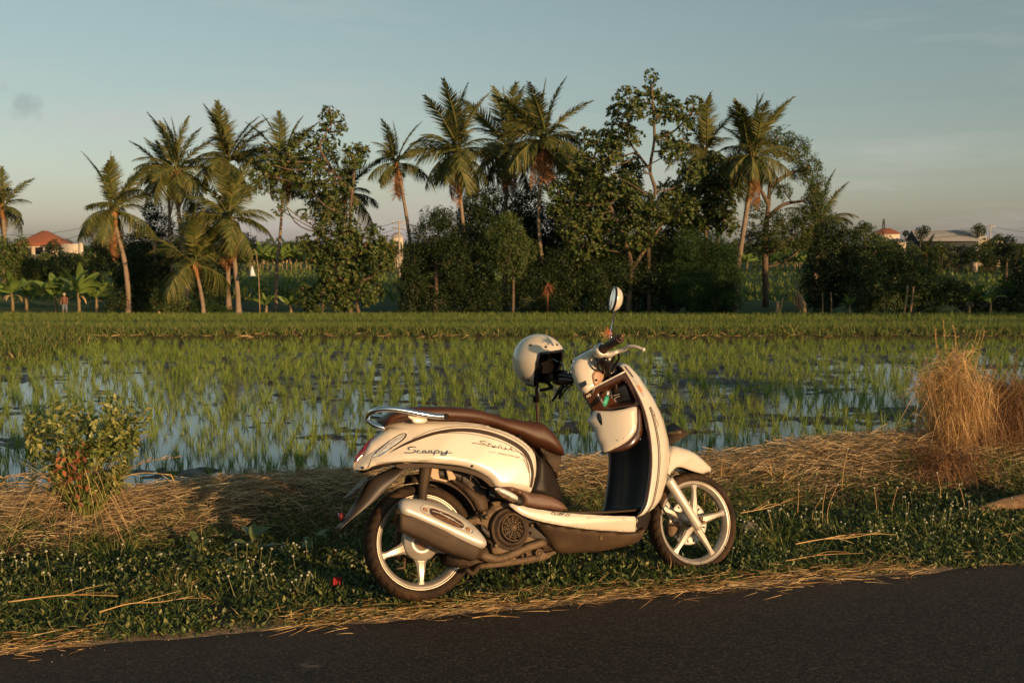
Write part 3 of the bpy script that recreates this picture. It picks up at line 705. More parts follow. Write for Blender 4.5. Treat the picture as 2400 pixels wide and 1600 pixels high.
# centre mass
tree('tall round dark shrub with small leaves next to the electricity pole', [[(1000, 715), (1002, 660), (1000, 600)]], [(1000, 545, 58), (965, 590, 44), (1040, 590, 50), (1000, 640, 62), (950, 655, 36), (1050, 660, 50), (1000, 700, 44), (940, 700, 30), (1015, 505, 30), (940, 625, 24)], 80, leaf=.24, kind='bush', mat_='leaf_dark', cover=1.0)
tree('upright shrub filling the gap behind the wide crowned palm', [], [(1095, 470, 34), (1110, 520, 44), (1080, 560, 40), (1130, 450, 24), (1085, 440, 14)], 86, leaf=.26, kind='bush', mat_='leaf_dark', name='bush', cat='bush')
tree('round headed small tree on a bare brown trunk amid the dark shrubs', [[(1178, 715), (1179, 660), (1177, 600)]], [(1165, 545, 48), (1200, 575, 36), (1130, 575, 34), (1170, 590, 42), (1160, 515, 28)], 79, leaf=.24, kind='bush', mat_='leaf_mid', rr=.13)
tree('dark shrub bank low along the rice under the round headed tree', [], [(1090, 690, 40), (1130, 680, 40), (1105, 640, 36), (1215, 680, 42), (1240, 640, 40), (1260, 700, 36), (1150, 720, 18), (1190, 640, 26)], 80.5, leaf=.24, kind='bush', mat_='leaf_dark', name='bush', cat='bush')
tree('dark thicket behind the palm with the rust coloured skirt', [], [(1210, 480, 38), (1250, 520, 50), (1200, 530, 40), (1280, 580, 50), (1225, 590, 46), (1190, 455, 20), (1300, 500, 40), (1230, 430, 22)], 88, leaf=.28, kind='bush', mat_='leaf_dark', name='bush', cat='bush')
tree('tallest leafy tree, thin zigzag trunk and sprays of big leaves against the sky', [[(1492, 640), (1490, 500), (1505, 440), (1493, 390), (1503, 320), (1500, 250), (1497, 200)], [(1493, 390), (1455, 340), (1430, 290)], [(1503, 320), (1550, 300), (1590, 255)]],
     [(1496, 176, 15), (1497, 208, 20), (1478, 228, 18), (1440, 225, 30), (1425, 262, 30), (1462, 255, 24), (1520, 238, 30), (1548, 258, 30), (1510, 268, 22), (1595, 240, 20), (1598, 262, 12), (1420, 305, 38), (1385, 325, 32), (1455, 315, 24), (1575, 285, 20), (1530, 320, 22), (1345, 318, 26), (1400, 352, 34), (1450, 375, 26), (1545, 350, 30), (1590, 390, 34), (1570, 320, 16), (1370, 380, 34), (1340, 360, 20)], 80, leaf=.32, cover=.6, rr=.17)
tree('broad tree of large glossy leaves covering the middle of the grove', [[(1440, 690), (1450, 620), (1430, 540), (1400, 470)], [(1450, 620), (1490, 560), (1530, 500)]],
     [(1340, 410, 40), (1380, 440, 44), (1430, 430, 44), (1320, 460, 36), (1360, 500, 48), (1420, 500, 50), (1470, 470, 42), (1310, 520, 36), (1340, 560, 46), (1400, 560, 48), (1460, 540, 44), (1280, 440, 26), (1510, 490, 36), (1540, 440, 34), (1570, 480, 36), (1500, 560, 36), (1330, 610, 34), (1280, 480, 26)], 80, leaf=.31, cover=.7, rr=.26)
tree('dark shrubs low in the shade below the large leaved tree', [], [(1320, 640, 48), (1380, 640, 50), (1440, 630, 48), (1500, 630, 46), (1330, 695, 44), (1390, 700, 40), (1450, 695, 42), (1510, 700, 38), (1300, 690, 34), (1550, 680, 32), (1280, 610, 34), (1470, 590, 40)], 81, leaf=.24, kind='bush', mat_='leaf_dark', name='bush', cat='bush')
tree('leafy tree wrapped round the dark palm, olive leaves lit from the side', [[(1650, 640), (1648, 540), (1640, 460)]],
     [(1610, 395, 32), (1650, 400, 32), (1640, 440, 40), (1600, 450, 36), (1680, 430, 30), (1660, 480, 36), (1610, 500, 38), (1670, 520, 28), (1570, 520, 36), (1690, 380, 22), (1640, 365, 20)], 86, leaf=.30, cover=.7, rr=.2)
tree('rounded creeper covered bush at the end of the dark grove', [], [(1640, 640, 52), (1610, 600, 46), (1660, 600, 40), (1590, 660, 50), (1650, 690, 44), (1560, 590, 40), (1580, 560, 36), (1640, 560, 26), (1600, 700, 34), (1560, 640, 40), (1680, 640, 24), (1682, 690, 22)], 78.5, leaf=.17, kind='bush', mat_='leaf_vine', cover=.9, name='bush', cat='bush')
tree('big domed tree with open sky between its boughs, behind the stout curved palm', [[(1760, 640), (1758, 560), (1765, 470), (1770, 400)], [(1762, 500), (1800, 470), (1845, 462)], [(1768, 430), (1810, 400), (1850, 390)], [(1765, 470), (1740, 420), (1725, 380)]],
     [(1790, 320, 32), (1830, 345, 34), (1760, 345, 34), (1860, 385, 28), (1880, 425, 26), (1840, 395, 26), (1870, 465, 32), (1890, 500, 28), (1850, 500, 30), (1720, 330, 28), (1715, 300, 20), (1800, 440, 18), (1800, 505, 26), (1770, 530, 36), (1830, 540, 34), (1870, 545, 30), (1740, 560, 28), (1700, 360, 26), (1760, 400, 20), (1735, 480, 24), (1720, 530, 20), (1790, 560, 26)], 90, leaf=.24, kind='bush', mat_='leaf_mid', cover=.85, rr=.3, gap=.36)
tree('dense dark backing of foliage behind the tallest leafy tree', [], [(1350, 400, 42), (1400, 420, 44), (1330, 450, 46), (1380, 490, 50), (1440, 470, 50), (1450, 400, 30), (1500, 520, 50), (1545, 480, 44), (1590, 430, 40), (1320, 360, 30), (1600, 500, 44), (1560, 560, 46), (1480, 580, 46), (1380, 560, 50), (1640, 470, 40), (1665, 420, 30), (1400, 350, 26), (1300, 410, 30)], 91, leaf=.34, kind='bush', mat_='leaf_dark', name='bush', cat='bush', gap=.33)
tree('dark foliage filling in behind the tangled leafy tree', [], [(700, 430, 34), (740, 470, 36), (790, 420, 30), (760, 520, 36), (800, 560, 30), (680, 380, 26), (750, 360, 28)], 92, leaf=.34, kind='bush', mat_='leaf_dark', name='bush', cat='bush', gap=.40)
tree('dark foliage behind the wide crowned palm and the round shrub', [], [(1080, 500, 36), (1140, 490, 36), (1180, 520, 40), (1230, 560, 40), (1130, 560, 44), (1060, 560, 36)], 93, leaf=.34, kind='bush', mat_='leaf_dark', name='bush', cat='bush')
# right hedge
tree('tall dark bush at the start of the hedge, next to the open green field', [[(1890, 700), (1893, 640), (1900, 590)]], [(1905, 540, 36), (1940, 555, 36), (1890, 585, 38), (1930, 610, 46), (1880, 640, 42), (1865, 675, 30), (1910, 675, 40), (1950, 660, 40), (1890, 700, 24)], 78, leaf=.28, kind='bush', mat_='leaf_dark', cover=.9, rr=.12)
tree('leafy bush with loose light sprays in the middle of the hedge', [[(2000, 710), (2005, 660), (2000, 610)]], [(1985, 545, 28), (2010, 580, 36), (1980, 620, 40), (2040, 600, 36), (2010, 660, 44), (2060, 640, 36), (2050, 690, 34), (1985, 690, 32), (2035, 560, 18)], 79, leaf=.30, kind='bush', mat_='leaf_mid', cover=.8, rr=.1)
tree('lower straggling bush tapering off toward the banana shoots', [[(2110, 710), (2108, 670), (2105, 640)]], [(2090, 600, 24), (2110, 640, 36), (2150, 660, 34), (2090, 685, 34), (2140, 695, 28), (2180, 680, 26), (2130, 615, 20), (2190, 655, 16)], 79, leaf=.26, kind='bush', mat_='leaf_mid', cover=.8, rr=.09)
tree('dark low shrubs along the rice behind the banana shoots', [], [(2220, 690, 28), (2260, 695, 26), (2210, 665, 18), (2300, 690, 30), (2340, 690, 34), (2330, 650, 26), (2352, 620, 26), (2240, 720, 10)], 79, leaf=.24, kind='bush', mat_='leaf_dark', name='bush', cat='bush')
tree('small round dark tree alone in the far green field', [[(2312, 630), (2312, 600), (2312, 585)]], [(2312, 560, 18), (2298, 575, 12), (2328, 575, 12), (2312, 585, 14)], 130, leaf=.4, kind='bush', mat_='leaf_dark', cover=.9, rr=.2)
# left bushes before the house
tree('low scrub in front of the red roofed house', [], [(90, 620, 30), (130, 610, 26), (170, 605, 24), (60, 615, 26), (200, 600, 22), (110, 650, 30), (150, 640, 26), (200, 640, 26)], 96, leaf=.30, kind='bush', mat_='leaf_mid', name='bush', cat='bush')
tree('leafy bush at the picture edge below the cut off palm', [], [(10, 580, 28), (40, 585, 26), (15, 610, 28), (50, 560, 16), (0, 560, 18), (30, 640, 20)], 92, leaf=.34, kind='bush', mat_='leaf_bread', name='bush', cat='bush')
tree('dark round tree standing right against the pale house wall', [[(124, 590), (124, 575)]], [(122, 562, 11), (132, 568, 9), (115, 568, 8)], 180, leaf=.5, kind='bush', mat_='leaf_dark', rr=.2)

# ---------------------------------------------------------------- banana plants
def banana_leaf(L=1.0, W=.22, droop=.8, n=9):
    t = np.linspace(0, 1, n); a = .9-droop*1.5*t**1.2
    x = np.concatenate([[0], np.cumsum(np.cos(a))[:-1]])*L/n; z = np.concatenate([[0], np.cumsum(np.sin(a))[:-1]])*L/n
    w = W*np.sin(np.clip(t*.93+.06, 0, 1)*math.pi)**.6*.5; w[0] = .02; w[-1] = .01
    acc = Acc()
    V = []
    for i in range(n):
        V += [[x[i], -w[i], z[i]+w[i]*.25], [x[i], 0, z[i]], [x[i], w[i], z[i]+w[i]*.25]]
    V = np.array(V); F = []
    for i in range(n-1):
        F += [[3*i, 3*i+1, 3*i+4, 3*i+3], [3*i+1, 3*i+2, 3*i+5, 3*i+4]]
    acc.add(V, np.array(F)); return acc
BL = [banana_leaf(droop=d).mesh('leaf', M['banana'], True) for d in (.25, .5, .7, .9)]
BLD = [banana_leaf(droop=1.2, W=.12).mesh('leaf', M['straw'], True)]
def banana(label, x, y, h, Y, n=9, group='banana plants by the paddy', seed=0, dead=2):
    g = np.random.default_rng(seed+900); p = PX(x, y, Y); p[2] = min(p[2], float(ground_z(p[0], p[1]))) if Y < 100 else float(ground_z(p[0], p[1]))
    H = h*S/2400*Y
    root = empty('banana_plant', tuple(p)); tag(root, label, 'banana plant', group)
    a = Acc(); a.add(*tube_vf([[0, 0, -.1], [.02, 0, H*.22], [.05*g.normal(), 0, H*.5]], [.14, .12, .07], 8)); a.build('stem', M['banana_stem'], root, True)
    n = n+3
    for i in range(n+dead):
        dd = i >= n
        f = ob('leaf', (BLD[0] if dd else BL[g.integers(0, 4)]), root)
        az = i*2.4+g.normal()*.3; el = -.7 if dd else .55-.95*(i/n)
        f.matrix_local = Matrix.Translation((0, 0, H*(.5 if not dd else .42))) @ Matrix.Rotation(az, 4, 'Z') @ Matrix.Rotation(-el, 4, 'Y') @ Matrix.Rotation(g.normal()*.5, 4, 'X') @ Matrix.Scale(H*(.86 if not dd else .4)*(.75+.35*g.random()), 4)
    return root
banana('large banana plant with arching pale green leaves at the rice edge by the farmer', 182, 722, 100, 79, 13, seed=1, dead=4)
banana('banana plant leaning out of the same clump on the side of the first palm', 222, 716, 78, 80, 9, seed=2)
banana('banana plant behind the farmer, leaves crossing over his head', 128, 716, 84, 81, 9, seed=3)
banana('dry tattered banana plant in the clump at the picture edge', 28, 680, 86, 84, 9, seed=4, dead=6)
banana('banana plant beside the tattered one below the scrub', 60, 684, 70, 85, 8, seed=5, dead=4)
banana('little banana shoot with flat spreading leaves between two palm trunks', 611, 726, 50, 78, 9, seed=6, dead=1)
banana('banana shoot tucked against the two short bright trunks', 668, 722, 46, 78.5, 8, seed=7, dead=1)
banana('bright upright banana shoot in front of the middle of the hedge', 1950, 708, 44, 76, 5, seed=8, dead=0)
banana('banana plant with a hanging dry leaf in the low shrubs', 2225, 706, 70, 78, 7, seed=9, dead=5)
banana('banana shoot with a broad upright leaf near the picture edge', 2275, 708, 62, 77.5, 5, seed=10, dead=0)
banana('banana plant half behind the shrubs at the very edge of the picture', 2335, 690, 80, 79, 9, seed=11)
far_l = ['banana plant in the far row seen between the palm trunks across the dark field', 'banana plant in the far row seen past the stout curved palm trunk', 'banana plant in the thin far row before the grey roofed shed', 'banana plant in the far row next to the red roofed house']
def far_bananas(x0, x1, y, n, Y, lab, h=(34, 46)):
    for i in range(n):
        banana(lab, x0+(x1-x0)*(i+.5*rng.random())/n, y, rng.uniform(*h), Y+rng.normal()*3, 7, lab, seed=int(rng.integers(1, 9999)), dead=1)
far_bananas(560, 720, 606, 15, 210, far_l[0], (44, 62))
far_bananas(1700, 1860, 585, 12, 215, far_l[1], (36, 50))
far_bananas(2170, 2300, 580, 8, 240, far_l[2], (16, 26))
far_bananas(60, 240, 590, 9, 200, far_l[3], (30, 42))

# ---------------------------------------------------------------- far tree line, houses, poles
far_t = 'far dark tree in the low line of trees on the horizon'
def far_tree(x, ytop, Y, r, lab=far_t, shape=1.0):
    c = PX(x, ytop+r, Y); g0 = float(ground_z(c[0], Y)); R_ = r*S/2400*Y
    root = empty('far_tree', (c[0], Y, g0)); tag(root, lab, 'tree', 'trees on the horizon')
    h = c[2]-g0
    a = Acc(); a.add(*tube_vf([[0, 0, -.2], [0, 0, max(h, 1)]], [.3, .15], 6)); a.build('trunk', M['bark'], root)
    lf = Acc()
    for k in range(4):
        o_ = np.array([rng.normal()*R_*.5, rng.normal()*R_*.3, h+rng.uniform(-.6, .3)*R_]); rr_ = R_*rng.uniform(.55, .85)
        N = 170; q, d = in_ball(N, rr_, .5); q[:, 2] *= shape
        lf.add(*leaves(o_+q, d+rng.normal(size=(N, 3))*.5, rr_*.34, rr_*.2, None, .2))
    lf.build('crown', M[['leaf_dark', 'leaf_mid', 'leaf_vine'][int(rng.integers(0, 3))]], root)
for i in range(110):
    x = -60+i*23+rng.normal()*9
    far_tree(x, 560-rng.random()**2*14-(6 if 200 < x < 1900 else 0), rng.uniform(280, 330), rng.uniform(13, 21))
for x, yt, r in [(2115, 513, 15), (2246, 512, 15), (2050, 535, 9), (2012, 530, 10), (1990, 505, 16), (1965, 520, 14), (2290, 535, 9), (2080, 530, 8)]:
    far_tree(x, yt, 235, r, 'taller distant tree standing up over the roofs and the horizon trees')
def far_bush(x, y, Y, r, lab):
    c = PX(x, y, Y); g0 = float(ground_z(c[0], Y)); R_ = r*S/2400*Y
    root = empty('bush', (c[0], Y, g0)); tag(root, lab, 'bush', lab)
    lf = Acc(); st = Acc()
    for k in range(5):
        o_ = np.array([rng.normal()*R_*.8, rng.normal()*R_*.3, (c[2]-g0)*rng.uniform(.2, .95)]); N = 230
        q, d = in_ball(N, R_*rng.uniform(.6, .9), .5); lf.add(*leaves(o_+q, d+rng.normal(size=(N, 3))*.5, R_*.25, R_*.13, None, .2)); st.add(*tube_vf([[0, 0, 0], o_], .05, 5))
    st.build('stem', M['bark'], root); lf.build('crown', M[['leaf_dark', 'leaf_mid', 'leaf_bread'][int(rng.integers(0, 3))]], root)
for i in range(30): far_bush(1890+i*16+rng.normal()*4, 566+rng.normal()*3, rng.uniform(190, 220), rng.uniform(13, 18), 'leafy bush in the far hedge hiding the foot of the long shed')
for x in (1990, 2020, 2045, 2070, 2085, 2262, 2285, 2305, 2330): far_bush(x, 552, 212, 15, 'taller bush in front of the little houses at the horizon')
for i in range(13): far_bush(20+i*17, 586+rng.normal()*3, rng.uniform(150, 175), 16, 'leafy bush in the thicket before the red roofed house')
for x in (895, 910, 935, 880): far_bush(x, 556, 200, 14, 'bush below the utility pole beside the round dark shrub')
N = 26000
xx = rng.uniform(-1, 1, N); yy = rng.uniform(300, 350, N); X = xx*yy*.62
hh = 2.2+4.5*vnoise(X+500, X*0+2, 77, 26, 4)
tag((lambda a: a.build('far_wood', M['leaf_dark']))(Acc().add(*leaves(np.stack([X, yy, ground_z(X, yy)+hh*rng.random(N)], -1), rand_dir(N), 1.5, 1.0))), 'unbroken dark belt of trees along the horizon', 'wood', kind='stuff')

M['wall_cream'] = mat('wall_cream', (.62, .55, .44), .9, var=(.50, .43, .33), var_scale=1.5)
M['roof_tile'] = mat('roof_tile', (.48, .15, .06), .8, var=(.36, .10, .04), var_scale=3, bump=.6, bump_scale=9)
M['roof_grey'] = mat('roof_grey', (.20, .21, .22), .6, var=(.15, .155, .16), var_scale=2)
M['window_dark'] = mat('window_dark', (.03, .03, .035), .25)
M['timber'] = mat('timber', (.10, .06, .035), .8)
M['pole'] = mat('pole', (.38, .34, .29), .9)
M['wire'] = mat('wire', (.02, .02, .02), .6)
def bx(acc, x0, x1, y0, y1, z0, z1): acc.add(*box_vf(((x0+x1)/2, (y0+y1)/2, (z0+z1)/2), (x1-x0, y1-y0, z1-z0)))
# red roofed house (left)
Yh = 190; a_ = PX(62, 580, Yh); b_ = PX(148, 580, Yh); e_ = PX(62, 559, Yh)[2]; r_ = PX(100, 530, Yh)[2]
gx0 = (a_[0]+b_[0])/2; w_ = b_[0]-a_[0]; g0 = float(ground_z(gx0, Yh))
h = empty('house', (gx0, Yh, g0), .12); tag(h, 'small cream house with a bright orange red hipped tile roof beyond the scrub', 'house')
wz = e_-g0
a = Acc(); bx(a, -w_*.46, w_*.46, -4, 4, 0, wz); a.build('wall', M['wall_cream'], h)
a = Acc(); ww = w_*.56
V = np.array([[-ww, -5, wz-.15], [ww, -5, wz-.15], [ww, 5, wz-.15], [-ww, 5, wz-.15], [-ww*.12, 0, r_-g0], [ww*.12, 0, r_-g0]])
a.add(V, np.array([[0, 1, 5, 4], [2, 3, 4, 5]]), np.array([[1, 2, 5], [3, 0, 4]])); a.add(*box_vf((0, 0, wz-.22), (ww*2, 10, .16))); a.build('roof', M['roof_tile'], h)
for xq in (-w_*.26, w_*.02, w_*.27):
    a = Acc(); a.add(*box_vf((xq, -4.03, wz-1.35), (1.3, .08, 1.3))); f = a.build('window', M['timber'], h)
    a = Acc(); a.add(*box_vf((xq, -4.09, wz-1.35), (1.05, .05, 1.05))); a.build('pane', M['window_dark'], f)
a = Acc(); bx(a, -w_*.46, w_*.20, -5.4, -5.2, 0, 1.6); tag(a.build('garden_wall', M['wall_cream']), 'low cream wall standing in front of the red roofed house', 'wall').location = (gx0, Yh-1, g0)
w2a, w2b = PX(141, 560, 186), PX(188, 560, 186)
a = Acc(); bx(a, w2a[0], w2b[0], 186, 186.3, float(ground_z(w2a[0], 186)), PX(150, 560, 186)[2]); bx(a, w2b[0]-.6, w2b[0]+.1, 185.9, 186.4, float(ground_z(w2a[0], 186)), PX(150, 558, 186)[2])
tag(a.build('boundary_wall', M['wall_cream']), 'plain tan boundary wall next to the red roofed house', 'wall')
# long shed with grey roof (right)
Ys = 240; x0, x1 = PX(2095, 560, Ys)[0], PX(2232, 560, Ys)[0]; zr = PX(2150, 530, Ys)[2]; ze = PX(2150, 552, Ys)[2]; g0 = float(ground_z(x0, Ys))
sh = empty('shed', ((x0+x1)/2, Ys, g0), -.12); tag(sh, 'long low shed with a grey sheet roof and a cream gable end', 'shed'); Lh = (x1-x0)/2; zr -= g0; ze -= g0
a = Acc(); bx(a, -Lh*.96, Lh*.97, -4.5, 4.5, 0, ze); a.build('wall', mat('shed_wall', (.03, .036, .042), .8), sh)
a = Acc()
for sd in (-1, 1):
    V = np.array([[-Lh, sd*5.4, ze-.2], [Lh, sd*5.4, ze-.2], [Lh, 0, zr], [-Lh, 0, zr]]); V2 = V+np.array([0, 0, .12]); a.add(np.concatenate([V, V2]), np.array([[0, 1, 2, 3], [4, 5, 6, 7], [0, 1, 5, 4], [0, 3, 7, 4], [1, 2, 6, 5]]))
a.build('roof', M['roof_grey'], sh)
a = Acc(); a.add(np.array([[Lh-.3, -4.6, 0], [Lh-.3, 4.6, 0], [Lh-.3, 4.6, ze-.1], [Lh-.3, 0, zr-.15], [Lh-.3, -4.6, ze-.1]]), np.array([[0, 1, 2, 3, 4]]))
c1_ = PX(2232, 553, Ys+1); c2_ = PX(2252, 553, Ys+2)
a.build('gable', M['wall_cream'], sh)
def little_house(label, xa, xb, yt, ye, Y, wallm, roofm):
    p0, p1 = PX(xa, ye, Y), PX(xb, ye, Y); g0 = float(ground_z(p0[0], Y)); zt = PX(xa, yt, Y)[2]; W = (p1[0]-p0[0])/2
    h = empty('house', ((p0[0]+p1[0])/2, Y, g0), .3); tag(h, label, 'house')
    a = Acc(); bx(a, -W*.9, W*.9, -W*.8, W*.8, 0, p0[2]-g0); a.build('wall', M[wallm], h)
    a = Acc(); z0 = p0[2]-g0; z1 = zt-g0
    a.add(np.array([[-W, -W, z0], [W, -W, z0], [W, W, z0], [-W, W, z0], [-W*.4, 0, z1], [W*.4, 0, z1]]), np.array([[0, 1, 5, 4], [2, 3, 4, 5], [0, 1, 2, 3]]), np.array([[1, 2, 5], [3, 0, 4]])); a.build('roof', M[roofm], h)
    for q in (-.45, .15, .6):
        a = Acc(); a.add(*box_vf((W*q, -W*.8-.03, z0*.6), (W*.22, .06, z0*.35))); a.build('window', M['window_dark'], h)
little_house('cream gabled house joined on past the end of the grey roofed shed', 2222, 2262, 529, 551, 246, 'wall_cream', 'wall_cream')
little_house('house with an orange tiled roof showing over the hedge', 2012, 2060, 524, 537, 225, 'wall_cream', 'roof_tile')
little_house('pale little house peeking out by the electricity pole', 900, 925, 533, 545, 240, 'wall_cream', 'wall_cream')
little_house('white hut at the far side of the field below the shed', 2232, 2246, 566, 572, 200, 'wall_cream', 'roof_grey')
little_house('small pale building at the picture edge past the shed', 2278, 2302, 540, 552, 250, 'wall_cream', 'roof_grey')
little_house('grey and cream house wall low behind the hedge sprays', 2036, 2075, 548, 556, 215, 'wall_cream', 'roof_grey')
# poles and wires
def pole(label, x, ytop, Y, arms=1, lab2=None):
    p = PX(x, ytop, Y); g0 = float(ground_z(p[0], Y)); o = empty('utility_pole', (p[0], Y, g0)); tag(o, label, 'utility pole')
    a = Acc(); a.add(*tube_vf([[0, 0, 0], [0, 0, p[2]-g0]], [.20, .13], 8)); a.build('post', M['pole'], o)
    for k in range(arms):
        a = Acc(); a.add(*box_vf((0, -.16, p[2]-g0-.3-.8*k), (2.4, .12, .14))); a.build('crossarm', M['pole'], o)
    for q in (-1.0, .0, 1.0):
        a = Acc(); a.add(*tube_vf([[q, -.16, p[2]-g0-.23], [q, -.16, p[2]-g0+.05]], [.06, .05], 6)); a.build('insulator', M['wall_cream'], o)
    return p
pole('utility pole with a crossarm seen between the spear leaved palm and the round dark shrub', 917, 508, 170, 2)
pole('slim utility pole over the cream gabled house', 2275, 517, 235, 1)
pole('faint utility pole rising behind the first palm', 215, 515, 190, 1)
mast = PX(2030, 503, 250); g0 = float(ground_z(mast[0], 250))
a = Acc()
for q in (-1, 1):
    for q2 in (-1, 1): a.add(*tube_vf([[mast[0]+q*.9, 250+q2*.9, g0], [mast[0]+q*.12, 250+q2*.1, mast[2]]], [.09, .06], 5))
for k in range(7):
    z = g0+(mast[2]-g0)*(k+1)/8; w_ = .9*(1-(k+1)/8)+.12; a.add(*box_vf((mast[0], 249.9-w_*0, z), (2*w_, .1, .1))); a.add(*tube_vf([[mast[0]-w_, 249.8, z], [mast[0]+w_*.85, 249.8, z+(mast[2]-g0)/8]], .05, 4))
tag(a.build('lattice_mast', M['wire']), 'thin dark lattice mast standing over the orange roofed house', 'mast')
def wire(label, P, Q, sag, r=.035):
    t = np.linspace(0, 1, 24); pts = np.outer(1-t, P)+np.outer(t, Q); pts[:, 2] -= sag*4*t*(1-t)
    a = Acc(); a.add(*tube_vf(pts, r, 5)); tag(a.build('power_line', M['wire']), label, 'power line', 'power lines over the far fields')
for dz_, ds, lb in ((0, 0, 'upper wire'), (3.0, .6, 'middle wire'), (5.2, 1.0, 'lowest wire')):
    A_, B_, C_, D_ = (PX(x, y, Y) for x, y, Y in ((-60, 532, 190), (215, 516, 190), (917, 509, 170), (1500, 512, 170)))
    k_ = dz_*.35
    o3 = np.array([0, 0, -k_*1.0])
    wire(lb+' running in from the picture edge to the pole behind the first palm', A_+o3, B_+o3, 1.2+ds)
    wire(lb+' strung between the two poles behind the grove', B_+o3, C_+o3, 4+ds)
    wire(lb+' leaving the pole by the round dark shrub', C_+o3, D_+o3, 3+ds)
E1, E2, E3 = PX(1700, 508, 235), PX(2275, 518, 235), PX(2460, 533, 235)
for k, lb in ((0, 'upper wire'), (1.3, 'lower wire')):
    wire(lb+' crossing the open sky toward the pole over the gabled house', E1-[0, 0, k], E2-[0, 0, k], 2.4)
    wire(lb+' going on from that pole out of the picture', E2-[0, 0, k], E3-[0, 0, k], .9)

# ---------------------------------------------------------------- sticks, farmer, bird scarer
def stake(label, x0, y0, x1, y1, Y, r=.05, name='stake', m='bamboo'):
    p, q = PX(x0, y0, Y), PX(x1, y1, Y); p[2] = min(p[2], float(ground_z(p[0], p[1]))-.05)
    a = Acc(); mid = (p+q)/2+np.array([.03, 0, 0]); a.add(*tube_vf(cr([p, mid, q], 4), np.linspace(r, r*.75, 9)*(1+.08*rng.normal(size=9)), 7))
    return tag(a.build(name, M[m], None, True), label, 'stake', 'sticks standing at the rice edge')
stake('short pale wooden stake standing in the rice alone', 364, 742, 365, 715, 72, .12)
stake('bare brown post standing among the trees before the dark bush', 354, 665, 355, 553, 88, .22)
stake('thin stick in front of the tall dark bush', 1889, 712, 1889, 672, 76, .05)
stake('thin stick just next to the first one before the tall dark bush', 1910, 712, 1908, 670, 76, .05)
stake('thin stick before the hedge middle, dark and slim', 2031, 712, 2031, 680, 76, .045)
stake('stick in the shade of the hedge middle', 2056, 710, 2055, 682, 76, .04)
stake('slanting bamboo pole of the pair before the straggling bush', 2076, 712, 2085, 655, 76, .09)
stake('straight bamboo pole of the pair before the straggling bush', 2090, 712, 2098, 658, 76, .08)
stake('leaning pale stump with a broken top beside the open field', 1783, 712, 1786, 692, 75, .16, 'stump')
stake('thin broken stick leaning on the pale stump', 1788, 704, 1799, 682, 75, .07, 'stick')
def leaf_wrap(label, x0, y0, x1, y1, Y):
    p, q = PX(x0, y0, Y), PX(x1, y1, Y); p[2] = min(p[2], float(ground_z(p[0], p[1])))
    a = Acc(); a.add(*tube_vf(cr([p, (p+q)/2+[.12, 0, .1], q], 4), [.20, .24, .25, .26, .24, .20, .15, .10, .04], 7))
    N = 60; t = rng.random(N); P = p+np.outer(t, q-p)+rng.normal(size=(N, 3))*.15
    a.add(*strands(P, rng.normal(size=(N, 3))*.3+np.array([.2, 0, -1]), .7, .12, None, 2)); tag(a.build('dead_leaf_bundle', M['bamboo']), label, 'dead leaves')
leaf_wrap('bundle of dry brown banana leaves standing like a post at the rice edge', 1846, 712, 1828, 668, 75)
# red brown drooping spray on the dark trunk
P = PX(1258, 655, 77.5); N = 90
a = Acc(); D = np.stack([rng.normal(size=N)*.6+.25, rng.normal(size=N)*.4, -np.abs(rng.normal(size=N))*.9+.2], -1)
a.add(*strands(np.repeat(P[None], N, 0), D, .35+.4*rng.random(N), .06, np.array([[0, 0, -.45]]), 3)); a.add(*tube_vf([P+[0, 0, .2], P+[0, .3, -2.9]], [.06, .10], 6))
tag(a.build('dead_plant', M['leaf_red']), 'rust red spray of dead fronds low in the dark shrubs', 'dead plant')
# bird scarer: a pale cone of cloth on a string from a bent stick
P = PX(579, 612, 76); g0 = float(ground_z(P[0], 76))
o = empty('bird_scarer', (P[0]+.5, 76, g0)); tag(o, 'white cloth cone hanging from a bent stick as a bird scarer over the dark field', 'bird scarer')
H = P[2]-g0+1.2
a = Acc(); a.add(*tube_vf(cr([[0, 0, 0], [-.05, 0, H*.7], [-.25, 0, H], [-.5, 0, H-.1]], 5), np.linspace(.035, .012, 16), 6)); a.build('stick', M['bamboo'], o)
a = Acc(); a.add(*tube_vf([[-.5, 0, H-.1], [-.5, 0, H-1.2]], .012, 4)); a.build('string', M['bamboo'], o)
a = Acc(); a.add(*tube_vf([[-.5, 0, H-1.15], [-.5, 0, H-1.5], [-.48, 0, H-1.9]], [.03, .13, .24], 9)); a.build('cloth', mat('white_cloth', (.62, .68, .72), .7), o)

